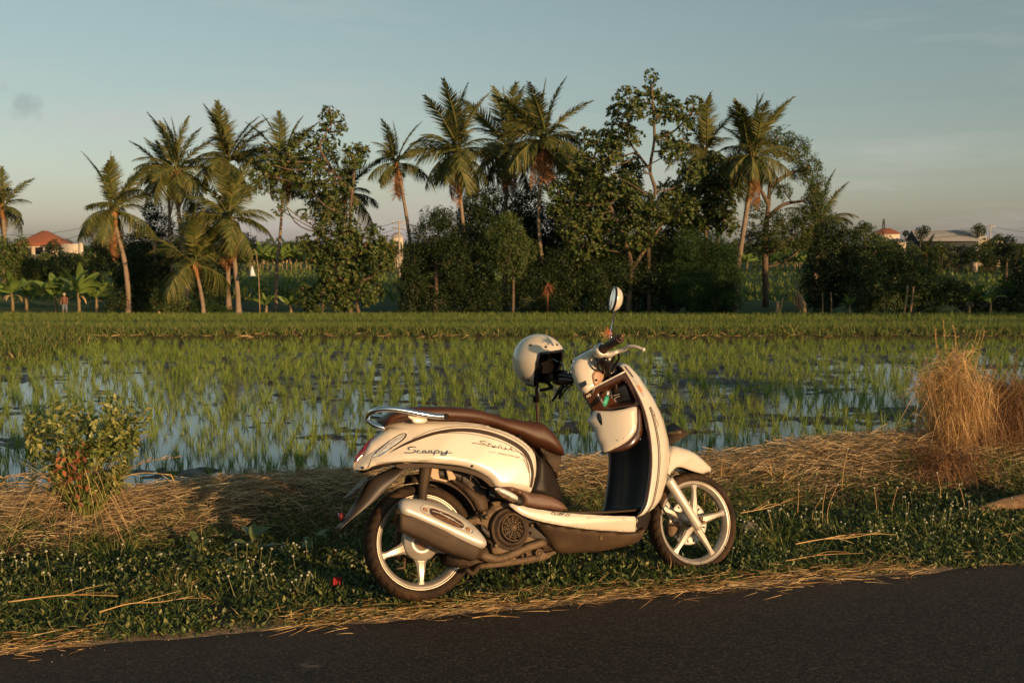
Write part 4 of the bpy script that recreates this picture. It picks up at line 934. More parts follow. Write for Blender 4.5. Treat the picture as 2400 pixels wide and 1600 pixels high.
# farmer at the left, standing beside the bananas, hat, brown shirt, grey trousers
def person_farmer():
    P = PX(150, 733, 79); g0 = float(ground_z(P[0], 79)); o = empty('person', (P[0], 79, g0), .2); tag(o, 'farmer in a brown shirt and pale hat standing beside the banana leaves', 'person')
    me = bpy.data.meshes.new('body')
    J = {'pel': (0, 0, .86), 'wst': (0, .0, 1.02), 'chs': (0, -.02, 1.24), 'nck': (0, -.02, 1.40), 'hd': (0, -.04, 1.50), 'ht': (0, -.03, 1.60),
         'hL': (.09, 0, .82), 'kL': (.11, -.04, .46), 'aL': (.11, .02, .08), 'tL': (.12, -.14, .03), 'hR': (-.09, 0, .82), 'kR': (-.12, -.02, .46), 'aR': (-.14, .03, .08), 'tR': (-.16, -.12, .03),
         'sL': (.18, -.01, 1.33), 'eL': (.24, -.03, 1.08), 'wL': (.20, -.16, .90), 'fL': (.18, -.22, .83), 'sR': (-.18, -.01, 1.33), 'eR': (-.25, 0, 1.07), 'wR': (-.26, -.10, .86), 'fR': (-.25, -.14, .78)}
    E_ = ['pel wst', 'wst chs', 'chs nck', 'nck hd', 'hd ht', 'pel hL', 'hL kL', 'kL aL', 'aL tL', 'pel hR', 'hR kR', 'kR aR', 'aR tR', 'chs sL', 'sL eL', 'eL wL', 'wL fL', 'chs sR', 'sR eR', 'eR wR', 'wR fR']
    R_ = dict(pel=.13, wst=.12, chs=.14, nck=.055, hd=.085, ht=.06, hL=.10, kL=.065, aL=.042, tL=.04, hR=.10, kR=.065, aR=.042, tR=.04, sL=.06, eL=.045, wL=.032, fL=.034, sR=.06, eR=.045, wR=.032, fR=.034)
    ks = list(J); me.from_pydata([J[k] for k in ks], [tuple(ks.index(q) for q in e.split()) for e in E_], [])
    b = ob('body', me, o); me.materials.append(mat('skin', (.30, .17, .10), .6))
    md = b.modifiers.new('skin', 'SKIN'); sk = me.skin_vertices[0].data
    for i, k in enumerate(ks): sk[i].radius = (R_[k], R_[k]*.85); sk[i].use_root = (k == 'pel')
    b.modifiers.new('sub', 'SUBSURF').levels = 1
    a = Acc(); a.add(*tube_vf([[0, 0, .84], [0, 0, 1.02], [0, -.02, 1.22], [0, -.02, 1.36], [0, -.02, 1.40]], [.165, .165, .185, .17, .07], 12))
    for s_ in (-1, 1): a.add(*tube_vf([[s_*.15, -.01, 1.35], [s_*.215, -.02, 1.20], [s_*.245, -.02, 1.09]], [.075, .066, .062], 9))
    a.build('shirt', mat('shirt_brown', (.17, .075, .05), .85), o, True)
    a = Acc(); a.add(*tube_vf([[0, 0, .92], [0, 0, .80]], [.16, .165], 12))
    for s_ in (-1, 1): a.add(*tube_vf([[s_*.09, 0, .86], [s_*.115, -.04, .48], [s_*.12, -.02, .30]], [.115, .085, .075], 9))
    a.build('trousers', mat('trousers_grey', (.13, .15, .19), .85), o, True)
    a = Acc(); a.add(*tube_vf([[0, -.03, 1.575], [0, -.03, 1.59], [0, -.03, 1.66], [0, -.03, 1.69]], [.19, .11, .09, .03], 14)); a.build('hat', mat('hat_pale', (.55, .48, .36), .8), o, True)
person_farmer()

# unseen trees added on the right to shade the tree line and far fields
def shade_tree(label, x, y, h, r):
    g0 = float(ground_z(x, y)) if y > 5 else 0.0
    o = empty('broadleaf_tree', (x, y, g0)); tag(o, label, 'tree', 'added shade trees beyond the side of the view')
    a = Acc(); a.add(*tube_vf([[0, 0, -.2], [.1, 0, h*.5], [0, 0, h*.85]], [.22, .16, .06], 7)); a.build('trunk', M['bark'], o)
    lf = Acc()
    for k in range(9):
        c = np.array([rng.normal()*r*.45, rng.normal()*r*.45, h*.28+(h*.60)*k/8]); R_ = r*rng.uniform(.5, .7)*(1-.35*k/8); N = 420
        q, d = in_ball(N, R_, .3); lf.add(*leaves(c+q, d+rng.normal(size=(N, 3))*.6, .5, .32))
    lf.build('crown', M['leaf_dark'], o)
for k, (x, y, h, r) in enumerate([(31, 41, 5.5, 3.2), (36, 48, 6.5, 3.5), (41, 56, 7.5, 4), (47, 65, 8.5, 4.5), (54, 76, 10, 5), (62, 88, 12, 6), (72, 103, 13, 7), (84, 120, 14, 8), (97, 140, 15, 9), (112, 163, 16, 10), (128, 190, 16, 10)]):
    shade_tree('leafy tree in a row added outside the picture to shade the far fields', x, y, h, r)
shade_tree('small leafy tree added across the road, outside the picture, to shade the paddy', 20.5, -8.5, 3.7, 1.3)  # unseen tree, added so its shadow falls on part of the paddy
# ---------------------------------------------------------------- roadside: straw bank, ground cover, weeds
def on_ground(s, t, dz=0.0):
    x, y = xy_of(s, t); return np.stack([x, y, ground_z(x, y)+dz], -1)
along = nrm(np.array([[1., .245, 0]]))[0]; across = nrm(np.array([[-.245, 1., 0]]))[0]
# cut rice straw heaped on the bank
N = 40000
t = rng.uniform(-4.6, 5.4, N); s = 1.66+.30*rng.normal(size=N)*.75; s = np.clip(s, 1.16, 2.45)
keep = (vnoise(t+20, s*2+9, 41, .5, 3) > .24) | (s > 1.5); t, s = t[keep], s[keep]; N = len(t)
hump = .05*vnoise(t+40, s+5, 42, .45, 2)
P = on_ground(s, t); P[:, 2] += rng.random(N)*.07*np.exp(-((s-1.7)/.4)**2)+hump*np.exp(-((s-1.7)/.35)**2)-.005
ang = rng.normal(size=N)*.85+np.where(rng.random(N) < .30, rng.uniform(-1.5, 1.5, N), 0)
D = along*np.cos(ang)[:, None]+across*np.sin(ang)[:, None]; D[:, 2] += rng.normal(size=N)*.16; D *= np.sign(rng.normal(size=N))[:, None]
L = rng.uniform(.07, .24, N)
bend = rng.normal(size=(N, 3))*np.array([.06, .06, .02])+np.array([0, 0, -.03])
a = Acc(); a.add(*strands(P-D*L[:, None]*.5, D, L, rng.uniform(.0018, .0042, N), bend, 4))
tag(a.build('straw_bank', M['straw']), 'long heap of cut dry rice straw lying along the bank between verge and paddy', 'straw', kind='stuff')
# straw fallen on the road edge
N = 5200
t = rng.uniform(-3.6, 4.4, N); s = .03+rng.normal(size=N)*.055; cl = vnoise(t+70, t*0+4, 43, .45, 2); k = cl > .30; t, s = t[k], s[k]; N = len(t)
P = on_ground(s, t, .012+0*t); P[:, 2] = np.maximum(P[:, 2], .004)+rng.random(N)*.022
ang = rng.normal(size=N)*.55; D = along*np.cos(ang)[:, None]+across*np.sin(ang)[:, None]; D[:, 2] += rng.normal(size=N)*.05
a = Acc(); a.add(*strands(P, D*np.sign(rng.normal(size=N))[:, None], rng.uniform(.02, .12, N), rng.uniform(.0014, .003, N), rng.normal(size=(N, 3))*[.02, .02, .002], 3))
tag(a.build('loose_straw', M['straw_gold']), 'loose golden straw scattered along the edge of the asphalt', 'straw', kind='stuff')
# single stalks and twigs lying about
tw_l = ['curved dry stalk lying on the asphalt edge', 'dry stalk lying in the ground cover']
def twig(label, pts, r=.004, forks=0, name='twig', m='straw_gold', z=.02, group=None, cat='twig'):
    p = np.array([on_ground(s_, t_, z)[()] for s_, t_ in pts]); p = p.reshape(-1, 3); p[:, 2] = np.maximum(p[:, 2], z)
    c = cr(p, 5); a = Acc(); a.add(*tube_vf(c, np.linspace(r, r*.4, len(c)), 6))
    for k in range(forks):
        i = rng.integers(2, len(c)-3); d = c[-1]-c[i]; d = nrm((d+rng.normal(size=3)*[.12, .06, .02])[None])[0]
        a.add(*tube_vf(cr([c[i], c[i]+d*.07+[0, 0, .01], c[i]+d*.16+rng.normal(size=3)*.012], 3), np.linspace(r*.7, r*.25, 7), 5))
    return tag(a.build(name, M[m], None, True), label, cat, group)
twig('bundle of forked pale twigs lying in the green cover near the road by the log', [(.33, 1.42), (.37, 1.58), (.36, 1.72), (.42, 1.92)], .003, 7, z=.06)
twig('slim pale twig lying across the green cover under the twig bundle', [(.20, 1.30), (.24, 1.5), (.22, 1.7)], .0022, 1, z=.03)
twig('thin dry stalk lying by itself on the asphalt near the rear wheel', [(-.09, -.18), (-.08, -.10), (-.11, -.05)], .002, 1, z=.006)
twig('long dry stalk angled across the ground cover near the road edge', [(.16, -1.55), (.23, -1.45), (.22, -1.34), (.26, -1.22)], .0028, 3, z=.06)
twig('pale curled stalk among the white flowers', [(.33, -1.9), (.36, -1.7), (.30, -1.5)], .003, 2, z=.07)
twig('dry forked stalk lying in the cover ahead of the front wheel', [(.75, 1.35), (.82, 1.55), (.95, 1.75)], .0025, 3, z=.10)

# creeping ground cover over the verge
def density(s, t): return np.clip(vnoise(t+30, s+30, 51, .30, 3)*3.2-.95, .06, 1)
N = 200000
s = rng.uniform(-.02, 1.42, N); t = rng.uniform(-3.9, 4.7, N)
edge_s = -.02+.13*(vnoise(t+12, t*0+8, 52, .4, 3)-.3)
patch = .16*np.exp(-((t-1.35)/.35)**2)+.08*np.exp(-((t-.6)/.2)**2)+.05*np.exp(-((t+1.6)/.5)**2)
k = (s > edge_s+patch) & (rng.random(N) < density(s, t)*np.interp(s, [.9, 1.15, 1.4], [1, .6, .12])*np.interp(s, [-.02, .3], [.7, 1]))
s, t = s[k], t[k]; N = len(s)
hgt = np.interp(s, [.1, .35, .8, 1.3], [.012, .04, .075, .05])*(.5+1.1*vnoise(t+80, s+80, 53, .22, 2))
P = on_ground(s, t); P[:, 2] += hgt*rng.random(N)**.7
ln = rng.uniform(.012, .032, N)
a = Acc(); a.add(*leaves(P, rand_dir(N, .25), ln, ln*rng.uniform(.38, .6, N), rng.normal(size=(N, 3))*.55+np.array([0, -.25, 1.])))
tag(a.build('ground_cover', M['weed']), 'low creeping dark green weeds covering the verge', 'ground cover', kind='stuff')
# grass blades through it
N = 40000
s = rng.uniform(.03, 1.5, N); t = rng.uniform(-3.9, 4.7, N); k = vnoise(t+5, s+60, 54, .3, 3) > .41-.10*np.exp(-((t-1.7)/1.0)**2); s, t = s[k], t[k]; N = len(s)
P = on_ground(s, t); a = Acc()
L = rng.uniform(.04, .15, N)*np.interp(s, [.1, .5, 1.4], [.5, .9, 1.1]); ph = rng.random(N)*6.28; o_ = np.stack([np.cos(ph), np.sin(ph), 0*ph], -1)
a.add(*strands(P, o_*rng.uniform(.1, 1., N)[:, None]+[0, 0, 1], L, rng.uniform(.003, .0065, N), (o_*[[.5, .5, 0]]+[0, 0, -.45])*L[:, None]*rng.uniform(.2, 1, N)[:, None], 3))
tag(a.build('verge_grass', M['grass']), 'grass blades growing up through the creeping weeds', 'grass', kind='stuff')
# dry bits lying all through the verge
N = 5600
s = rng.uniform(.0, 1.35, N); t = rng.uniform(-3.9, 4.7, N); k = vnoise(t+33, s+21, 58, .28, 3) > .50-.12*np.exp(-(s/.25)**2); s, t = s[k], t[k]; N = len(s)
P = on_ground(s, t, .004); P[:, 2] += rng.random(N)*np.interp(s, [0, .4, 1.3], [.01, .05, .06]); a = Acc()
a.add(*strands(P, rng.normal(size=(N, 3))*[1, .8, .35], rng.uniform(.02, .075, N), rng.uniform(.0016, .004, N), rng.normal(size=(N, 3))*[.012, .012, .008], 3))
tag(a.build('dry_litter', M['straw_gold']), 'dry orange blades and litter caught in the green verge', 'litter', kind='stuff')
# short new grass on the straw bank
N = 3500
s = rng.normal(size=N)*.25+1.9; t = rng.uniform(-3, 3.6, N); k = (s > 1.3) & (s < 2.6); s, t = s[k], t[k]; N = len(s); P = on_ground(s, t, .01)
L = rng.uniform(.03, .10, N); a = Acc(); a.add(*strands(P, rand_dir(N, 1.2), L, .004, rng.normal(size=(N, 3))*.02, 2))
tag(a.build('bank_grass', M['grass']), 'thin green blades sprouting through the straw on the bank', 'grass', kind='stuff')

# white button flowers, each its own
v, f = ico(.0056)
fl_mesh = []
for k in range(5):
    h = .05+.02*k; a = Acc(); a.add(v*[1, 1, .85]+[0, 0, h], f); me = a.mesh('flower', M['flower'], True); me.materials.append(M['stalk'])
    bm = bmesh.new(); bm.from_mesh(me); n0 = len(bm.faces)
    V_, *F_ = tube_vf([[0, 0, -.02], [.002, 0, h*.6], [0, 0, h]], .0011, 4)
    vv = [bm.verts.new(c) for c in V_]
    for FF in F_:
        for q in FF:
            fc = bm.faces.new([vv[i] for i in q]); fc.material_index = 1
    bm.to_mesh(me); bm.free(); fl_mesh.append(me)
cnt = 0
spots = []
while len(spots) < 290:
    if rng.random() < .62: t_, s_ = rng.uniform(-2.5, -.75), rng.uniform(.30, 1.1)
    elif rng.random() < .75: t_, s_ = rng.uniform(1.1, 2.6), rng.uniform(.3, 1.1)
    else: t_, s_ = rng.uniform(-.8, 3.0), rng.uniform(.25, 1.2)
    if vnoise(np.array([t_+3]), np.array([s_+3]), 55, .35, 2)[0] < .40: continue
    spots.append((s_, t_))
for s_, t_ in spots:
    o = ob('white_flower', fl_mesh[cnt % 5]); cnt += 1
    o.location = on_ground(np.array(s_), np.array(t_)); o.rotation_euler = (rng.normal()*.2, rng.normal()*.2, rng.random()*6); o.scale = (rng.uniform(.85, 1.25),)*3
    tag(o, 'tiny white button flower on a thin stalk in the green verge', 'flower', 'white button flowers in the verge')
# taller weeds with a pale seed head, at the right of the front wheel
for k in range(16):
    t_ = rng.uniform(1.15, 2.75); s_ = rng.uniform(.75, 1.35); p = on_ground(np.array(s_), np.array(t_)); h = rng.uniform(.12, .27)
    q = cr([[0, 0, -.01], [rng.normal()*.01, 0, h*.5], [rng.normal()*.03, rng.normal()*.01, h]], 4)
    a = Acc(); a.add(*tube_vf(q, np.linspace(.0022, .0012, len(q)), 5)); o = ob('flower_stalk', a.mesh('flower_stalk', M['straw_gold'])); o.location = p
    tag(o, 'tall thin stalk with a small pale seed head before the straw bank', 'weed', 'pale headed stalks before the straw bank')
    a = Acc(); a.add(v*1.1+q[-1], f); a.build('seed_head', M['flower'], o)
# broad leaved weeds left of the rear wheel
def broad_weed(label, s_, t_, n, L, col='weed', h=.10):
    p = on_ground(np.array(s_), np.array(t_)); o = empty('broadleaf_weed', tuple(p)); tag(o, label, 'weed')
    me = []
    for k in range(3):
        n_ = 7; tt_ = np.linspace(0, 1, n_); w = np.array([.06, .28, .42, .44, .36, .20, .01])*.55; z = .10*np.sin(tt_*2.6)-.12*tt_**2
        V = []
        for i in range(n_): V += [[tt_[i], -w[i], z[i]+w[i]*.3+.02*rng.normal()], [tt_[i], 0, z[i]], [tt_[i], w[i], z[i]+w[i]*.3+.02*rng.normal()]]
        F = []
        for i in range(n_-1): F += [[3*i, 3*i+1, 3*i+4, 3*i+3], [3*i+1, 3*i+2, 3*i+5, 3*i+4]]
        me.append(mk_mesh('leaf', V, [np.array(F)], M[col], True))
    for i in range(n):
        f_ = ob('leaf', me[i % 3], o); az = i*2.4+rng.normal()*.3; el = rng.uniform(-.1, .8); r_ = rng.uniform(0, .05)
        f_.matrix_local = Matrix.Translation((math.cos(az)*r_, math.sin(az)*r_, h*rng.uniform(.25, 1))) @ Matrix.Rotation(az, 4, 'Z') @ Matrix.Rotation(-el, 4, 'Y') @ Matrix.Rotation(rng.normal()*.4, 4, 'X') @ Matrix.Scale(L*rng.uniform(.7, 1.15), 4)
    a = Acc()
    for i in range(5): a.add(*tube_vf([[0, 0, -.01], [rng.normal()*.02, rng.normal()*.02, h*.9]], .002, 4))
    a.build('stem', M['stalk'], o)
M['weed_big'] = mat('weed_big', (.06, .10, .03), .4, island=[(0, (.05, .085, .028)), (1, (.12, .16, .05))], trans=.15)
broad_weed('broad leaved weed with serrated pale leaves, largest left of the rear wheel', .98, -1.0, 13, .095, 'weed_big', .15)
broad_weed('broad leaved weed right beside the mudguard flap', .95, -.72, 12, .085, 'weed_big', .13)
broad_weed('darker broad leaved weed under the straw bank left of the big one', 1.05, -1.25, 10, .08, 'weed_big', .11)
broad_weed('small broad leaved weed below the big one toward the road', .75, -1.08, 9, .07, 'weed_big', .09)
broad_weed('leafy weed standing behind the front wheel in the straw', 1.15, .95, 9, .07, 'weed_big', .09)
# tufts of taller grass
def tuft(label, s_, t_, n, L, W, mt, spread=.05, lean=.6, droop=.5, name='grass_tuft', cat='grass'):
    p = on_ground(np.array(s_), np.array(t_)); ph = rng.random(n)*6.28; o_ = np.stack([np.cos(ph), np.sin(ph), 0*ph], -1)
    r_ = spread*np.sqrt(rng.random(n)); ll = L*(.45+.6*rng.random(n)); a = Acc()
    a.add(*strands(o_*r_[:, None]-[0, 0, .01], o_*(lean*rng.random(n))[:, None]+[0, 0, 1], ll, W, (o_*.5+[0, 0, -.5])*(ll*droop*rng.random(n))[:, None], 5))
    o = a.build(name, M[mt]); o.location = p; return tag(o, label, cat)
tuft('dry orange tuft in the middle of the green verge', .62, -1.33, 90, .13, .004, 'straw_gold', .04, 1.2)
tuft('green grass tuft with long blades below the dry orange tuft', .60, -1.08, 40, .16, .007, 'grass', .05, 1.2, .7)
tuft('upright green grass tuft under the leafy bush', 1.12, -1.62, 60, .2, .007, 'grass', .06, .8)
tuft('yellow green grass tuft right of the front wheel', .72, 1.55, 110, .17, .006, 'grass', .1, .8)
tuft('grass tuft with dry tips beside the twig bundle', .62, 1.9, 110, .15, .006, 'grass', .12, .9)
tuft('grass tuft in front of the log', .62, 2.35, 110, .15, .006, 'grass', .12, .9)
tuft('grass tuft behind the front wheel by the straw', 1.12, 1.35, 70, .14, .005, 'grass', .08, .8)
tuft('small dry golden tuft by the yellow green grass', .62, 1.42, 60, .10, .004, 'straw_gold', .05, 1.1)
tuft('grass tuft growing just under the floor of the scooter', .42, .25, 80, .12, .006, 'grass', .12, .8)
tuft('grass tuft in front of the engine of the scooter', .38, -.02, 70, .10, .005, 'grass', .1, .8)
tuft('grass tuft right under the bottom of the front wheel', .25, .85, 90, .09, .005, 'grass', .12, .9)
tuft('grass tuft left of the rear wheel by the red wrapper', .45, -.75, 70, .14, .006, 'grass', .07, .9)

# leafy bush with hanging dry grass, left
def leafy_bush():
    p = on_ground(np.array(1.55), np.array(-1.80)); o = empty('leafy_weed_bush', tuple(p)); tag(o, 'leafy green bush with red dead leaves and hanging dry grass at the bank', 'bush')
    a = Acc()
    for k in range(26):
        th = rng.random()*6.28; r_ = rng.uniform(.05, .24); e = np.array([math.cos(th)*r_, math.sin(th)*r_*.7, rng.uniform(.22, .50)])
        q = cr([[rng.normal()*.04, rng.normal()*.03, 0], e*.5+[0, 0, .06], e], 4); a.add(*tube_vf(q, np.linspace(.004, .0015, len(q)), 5))
    a.build('stem', M['stalk'], o)
    N = 4600; th = rng.random(N)*6.28; r_ = rng.random(N)**.4; zz = rng.random(N)
    P = np.stack([np.cos(th)*r_*(.14+.16*zz**.5), np.sin(th)*r_*(.12+.1*zz), .16+.36*zz**.8+.035*rng.normal(size=N)], -1); P = P*[[1.02, 1, 1]]
    k = vnoise(P[:, 0]*1+9, P[:, 2]+9, 61, .07, 2) > .41; P = P[k]; N = len(P)
    ln = rng.uniform(.022, .052, N); a = Acc(); a.add(*leaves(P, rand_dir(N, -.1), ln, ln*.48, rng.normal(size=(N, 3))+[0, -.3, 1])); a.build('foliage', M['weed_bush'], o)
    N = 60; P = np.stack([.0+rng.normal(size=N)*.035, -.14+rng.normal(size=N)*.04, .30+rng.normal(size=N)*.07], -1); a = Acc(); a.add(*leaves(P, rand_dir(N, -1), .04, .02)); a.build('dead_leaves', M['leaf_red'], o)
    a = Acc(); N = 130; th = rng.random(N)*6.28; o_ = np.stack([np.cos(th), np.sin(th)*.7-.2, 0*th], -1)
    P = o_*(.06+.16*rng.random(N))[:, None]+[0, -.08, 0]+np.stack([0*th, 0*th, rng.uniform(.06, .30, N)], -1)
    a.add(*strands(P, o_*.5+[0, 0, .5], rng.uniform(.10, .26, N), .005, (o_*.5+[0, -.1, -1.5])*rng.uniform(.12, .30, N)[:, None], 6)); a.build('dry_grass', M['straw_gold'], o)
    a = Acc(); N = 300; th = rng.random(N)*6.28; o_ = np.stack([np.cos(th), np.sin(th)*.7, 0*th], -1); ll = rng.uniform(.22, .50, N)
    a.add(*strands(o_*.05, o_*rng.uniform(.1, .55, N)[:, None]+[0, 0, 1], ll, .006, (o_*.6+[0, 0, -.5])*(ll*.55*rng.random(N))[:, None], 6)); a.build('grass_blades', M['weed_bush'], o)
    a = Acc()
    for e in ([-.52, -.05, .16], [-.45, .0, .20], [-.36, 0, .22], [.42, 0, .22], [.46, .05, .30], [.32, 0, .42], [-.18, 0, .46]):
        e = np.array(e); q = cr([[0, 0, .12], e*.55+[0, 0, .10], e], 6); a.add(*tube_vf(q, np.linspace(.0028, .0012, len(q)), 5)); a.add(*strands(q[4:], np.diff(q, axis=0)[3:]+rng.normal(size=(len(q)-4, 3))*.02+[0, 0, .008], .055, .006, np.array([[0, 0, -.015]]), 2))
    a.build('seed_stalk', M['straw_gold'], o)
M['weed_bush'] = mat('weed_bush', (.08, .12, .03), .45, island=[(0, (.06, .09, .02)), (.5, (.14, .18, .04)), (1, (.34, .32, .10))], trans=.22)
leafy_bush()
# tall golden dry grass heap, right
M['straw_brown'] = mat('straw_brown', (.2, .1, .04), .7, island=[(0, (.06, .028, .012)), (.6, (.17, .08, .03)), (1, (.36, .20, .08))], trans=.1)
def dry_bush(label, s_, t_, W_, H_, n, mt='straw_gold', seeds=6, dark=.35):
    p = on_ground(np.array(s_), np.array(t_)); o = empty('dry_grass_clump', tuple(p)); tag(o, label, 'dry grass')
    # tangled head: many small lumps of bent strands, open hollows between them
    a = Acc(); nl = 26; lc = np.stack([rng.normal(size=nl)*W_*.55, rng.normal(size=nl)*W_*.3, H_*(.28+.62*rng.random(nl))], -1)
    k = rng.integers(0, nl, n); P = lc[k]+rng.normal(size=(n, 3))*[W_*.20, W_*.15, H_*.085]
    D = rng.normal(size=(n, 3))*[.55, .5, 1.0]+[0, 0, .15]; ll = rng.uniform(.05, .20, n)
    a.add(*strands(P, D, ll, rng.uniform(.0016, .0038, n), rng.normal(size=(n, 3))*.06+np.array([0, 0, -.07]), 5)); a.build('tangle', M[mt], o)
    # stems standing up from the foot and falling over
    a = Acc(); m_ = int(n*.12); th = rng.random(m_)*6.28; o_ = np.stack([np.cos(th), np.sin(th)*.6, 0*th], -1); L_ = rng.uniform(.35, 1.2, m_)*H_
    a.add(*strands(o_*(W_*.75*np.sqrt(rng.random(m_)))[:, None], o_*(rng.random(m_)**2*.55)[:, None]+[0, 0, 1], L_, rng.uniform(.0025, .0048, m_), o_*(.16*rng.random(m_)*L_/H_)[:, None]-np.array([0, 0, 1])*(L_*.25*rng.random(m_)**2)[:, None], 6))
    # strands hanging down the near face
    m_ = int(n*.14); x_ = rng.normal(size=m_)*W_*.6; P = np.stack([x_, -W_*.45+rng.normal(size=m_)*.03, H_*rng.uniform(.30, .75, m_)], -1)
    a.add(*strands(P, rng.normal(size=(m_, 3))*.5+[0, -.4, .5], .12, .0032, np.stack([rng.normal(size=m_)*.03, -.02+0*x_, -rng.uniform(.12, .34, m_)], -1), 6)); a.build('blades', M[mt], o)
    a = Acc(); m_ = int(n*.18); P = rng.normal(size=(m_, 3))*[W_*.7, W_*.4, 0]+np.stack([0*np.zeros(m_), np.zeros(m_), H_*.30*rng.random(m_)], -1)
    a.add(*strands(P, rng.normal(size=(m_, 3))*[1, .7, .6]+[0, 0, .3], .14, .0035, np.array([[0, 0, -.06]]), 4)); a.build('dead_litter', M['straw_brown'], o)
    for k in range(seeds):
        x_ = rng.uniform(-.7, .8)*W_; h_ = H_*rng.uniform(1.05, 1.5); q = cr([[x_*.4, 0, H_*.3], [x_*.9, 0, H_*.75], [x_*1.3+.03*rng.normal(), 0, h_]], 6); a = Acc()
        a.add(*tube_vf(q, np.linspace(.0022, .001, len(q)), 5)); m_ = 46; tt_ = rng.uniform(.72, 1, m_); Q = np.stack([np.interp(tt_, np.linspace(0, 1, len(q)), q[:, i]) for i in range(3)], -1)
        a.add(*strands(Q, rng.normal(size=(m_, 3))*.35+[0, 0, 1], .022, .0035, None, 2)); a.build('seed_stalk', M[mt], o)
dry_bush('big golden clump of tall dead grass standing on the bank, lit orange', 1.60, 3.20, .16, .60, 3300, seeds=7)
dry_bush('darker red brown clump of dead grass at the picture edge', 1.60, 3.55, .20, .44, 3600, 'straw_brown', seeds=4, dark=1)
dry_bush('low brown tangle of dead grass at the foot of the golden clump', 1.42, 3.0, .22, .13, 1200, 'straw_brown', seeds=0)
tuft('brown dried weed poking out over the top of the golden clump', 1.75, 3.22, 60, .60, .006, 'leaf_red', .05, .3, .1, 'dead_weed', 'weed')
tuft('bent golden grass arch over the straw bank', 1.55, 1.62, 14, .30, .005, 'straw_gold', .03, .9, 1.4)
tuft('small spray of golden grass by the bent arch', 1.45, 1.95, 40, .20, .005, 'straw_gold', .05, .8, .9)
# log at the right edge
def log():
    P = np.array([on_ground(np.array(s_), np.array(t_), z_) for s_, t_, z_ in ((.70, 2.22, .0), (.78, 2.45, .03), (.80, 2.65, .05), (.82, 2.85, .07), (.84, 3.05, .09), (.86, 3.4, .11))])
    c = cr(P, 6); k = len(c); r_ = np.interp(np.linspace(0, 1, k), [0, .2, .5, .75, 1], [.006, .014, .024, .036, .06])
    V, *F = tube_vf(c, r_, 18)
    V = V+nrm(V-np.repeat(np.concatenate([c, c[:1], c[-1:]]), [18]*k+[1, 1], 0))*(.22*(vnoise(V[:, 0]*1+50, V[:, 2]*3+V[:, 1]*2+50, 71, .05, 3)-.5)*np.concatenate([np.repeat(r_, 18), [.01, .08]]))[:, None]
    o = mk('log', V, F, M['wood'], None, True); tag(o, 'weathered brown log tapering to a point, lying in the grass by the dry clumps', 'log')
log()
# small stone and the red wrapper
def blob(name, label, s_, t_, r, m, sq=(1, 1, 1), z=0, cat=None):
    V = _iv2*np.array(sq)*r*(1+.28*(vnoise(_iv2[:, 0]+9, _iv2[:, 1]+_iv2[:, 2]*1.7+9, 81, .5, 2)-.5))[:, None]
    o = mk(name, V, [_if2], m, None, True); o.location = on_ground(np.array(s_), np.array(t_), z); return tag(o, label, cat or name)
blob('stone', 'small grey stone half sunk in the weeds right of the front wheel', .86, 1.45, .04, mat('stone', (.22, .19, .15), .9, var=(.12, .10, .08), var_scale=20, bump=.5), (1.3, 1, .9), .04)
nn = 9; gx_, gy_ = np.meshgrid(np.linspace(-1, 1, nn), np.linspace(-1, 1, nn)); cz = .25*(vnoise(gx_.ravel()+9, gy_.ravel()+9, 91, .5, 3)-.5)
Vw = np.stack([gx_.ravel()*.020+cz*.02, cz*.09, .03+gy_.ravel()*.023], -1); i = np.arange(nn-1)[:, None]*nn; j = np.arange(nn-1)[None]
o = mk('candy_wrapper', Vw, [np.stack([i+j, i+j+1, i+nn+j+1, i+nn+j], -1).reshape(-1, 4)], mat('red_foil', (.24, .006, .008), .5, spec=.2)); o.location = on_ground(np.array(.40), np.array(-.66), .035); o.rotation_euler = (-.3, .25, .3)
o.scale = (.85, .85, .85); o.modifiers.new('thick', 'SOLIDIFY').thickness = .0008
tag(o, 'crumpled red wrapper dropped in the weeds by the rear wheel', 'wrapper')
# grit and pebbles at the edge of the road
N = 600; t = rng.uniform(-2.4, 3.4, N); s = .03+rng.normal(size=N)*.05; P = on_ground(s, t); P[:, 2] = np.where(s < 0, .0, P[:, 2])
a = Acc()
for k in range(N):
    r_ = rng.uniform(.001, .0035); a.add(_iv*[r_, r_, r_*.7]+P[k]+[0, 0, r_*.4], _if)
tag(a.build('gravel', mat('grit', (.33, .27, .20), .9, island=[(0, (.08, .065, .05)), (1, (.28, .23, .17))])), 'grit and tiny pebbles along the ragged edge of the asphalt', 'gravel', kind='stuff')
# ---------------------------------------------------------------- the scooter
AR = C0 + ray(983, 1269)*4.077          # rear and front axle
AF = C0 + ray(1622, 1224)*4.60
WB = float(np.linalg.norm(AF-AR)); EX = (AF-AR)/WB
_h = np.cross([0, 0, 1.], EX); _h /= np.linalg.norm(_h)
LEAN = math.radians(15)
EZ = np.cross(EX, _h)*math.cos(LEAN)+_h*math.sin(LEAN); EY = np.cross(EZ, EX)
BIKE = Matrix(((EX[0], EY[0], EZ[0], AR[0]), (EX[1], EY[1], EZ[1], AR[1]), (EX[2], EY[2], EZ[2], AR[2]), (0, 0, 0, 1)))
def B(p, Y=0.0):                         # sight line p met by the bike's own plane at side offset Y -> (X, Z) in the bike's frame
    r = ray(*p); t = ((AR+EY*Y-C0) @ EY)/(r @ EY); d = C0+r*t-AR
    return np.array([d @ EX, d @ EZ])
def B3(p, Y=0.0): q = B(p, Y); return np.array([q[0], Y, q[1]])
c1 = lambda x, y: (780+x/2.904, 900+y/2.904)
c2 = lambda x, y: (1120+x/2.24, 640+y/2.24)
c3 = lambda x, y: (1180+x/4.9, 660+y/4.9)
c4 = lambda x, y: (1340+x/3.015, 820+y/3.015)
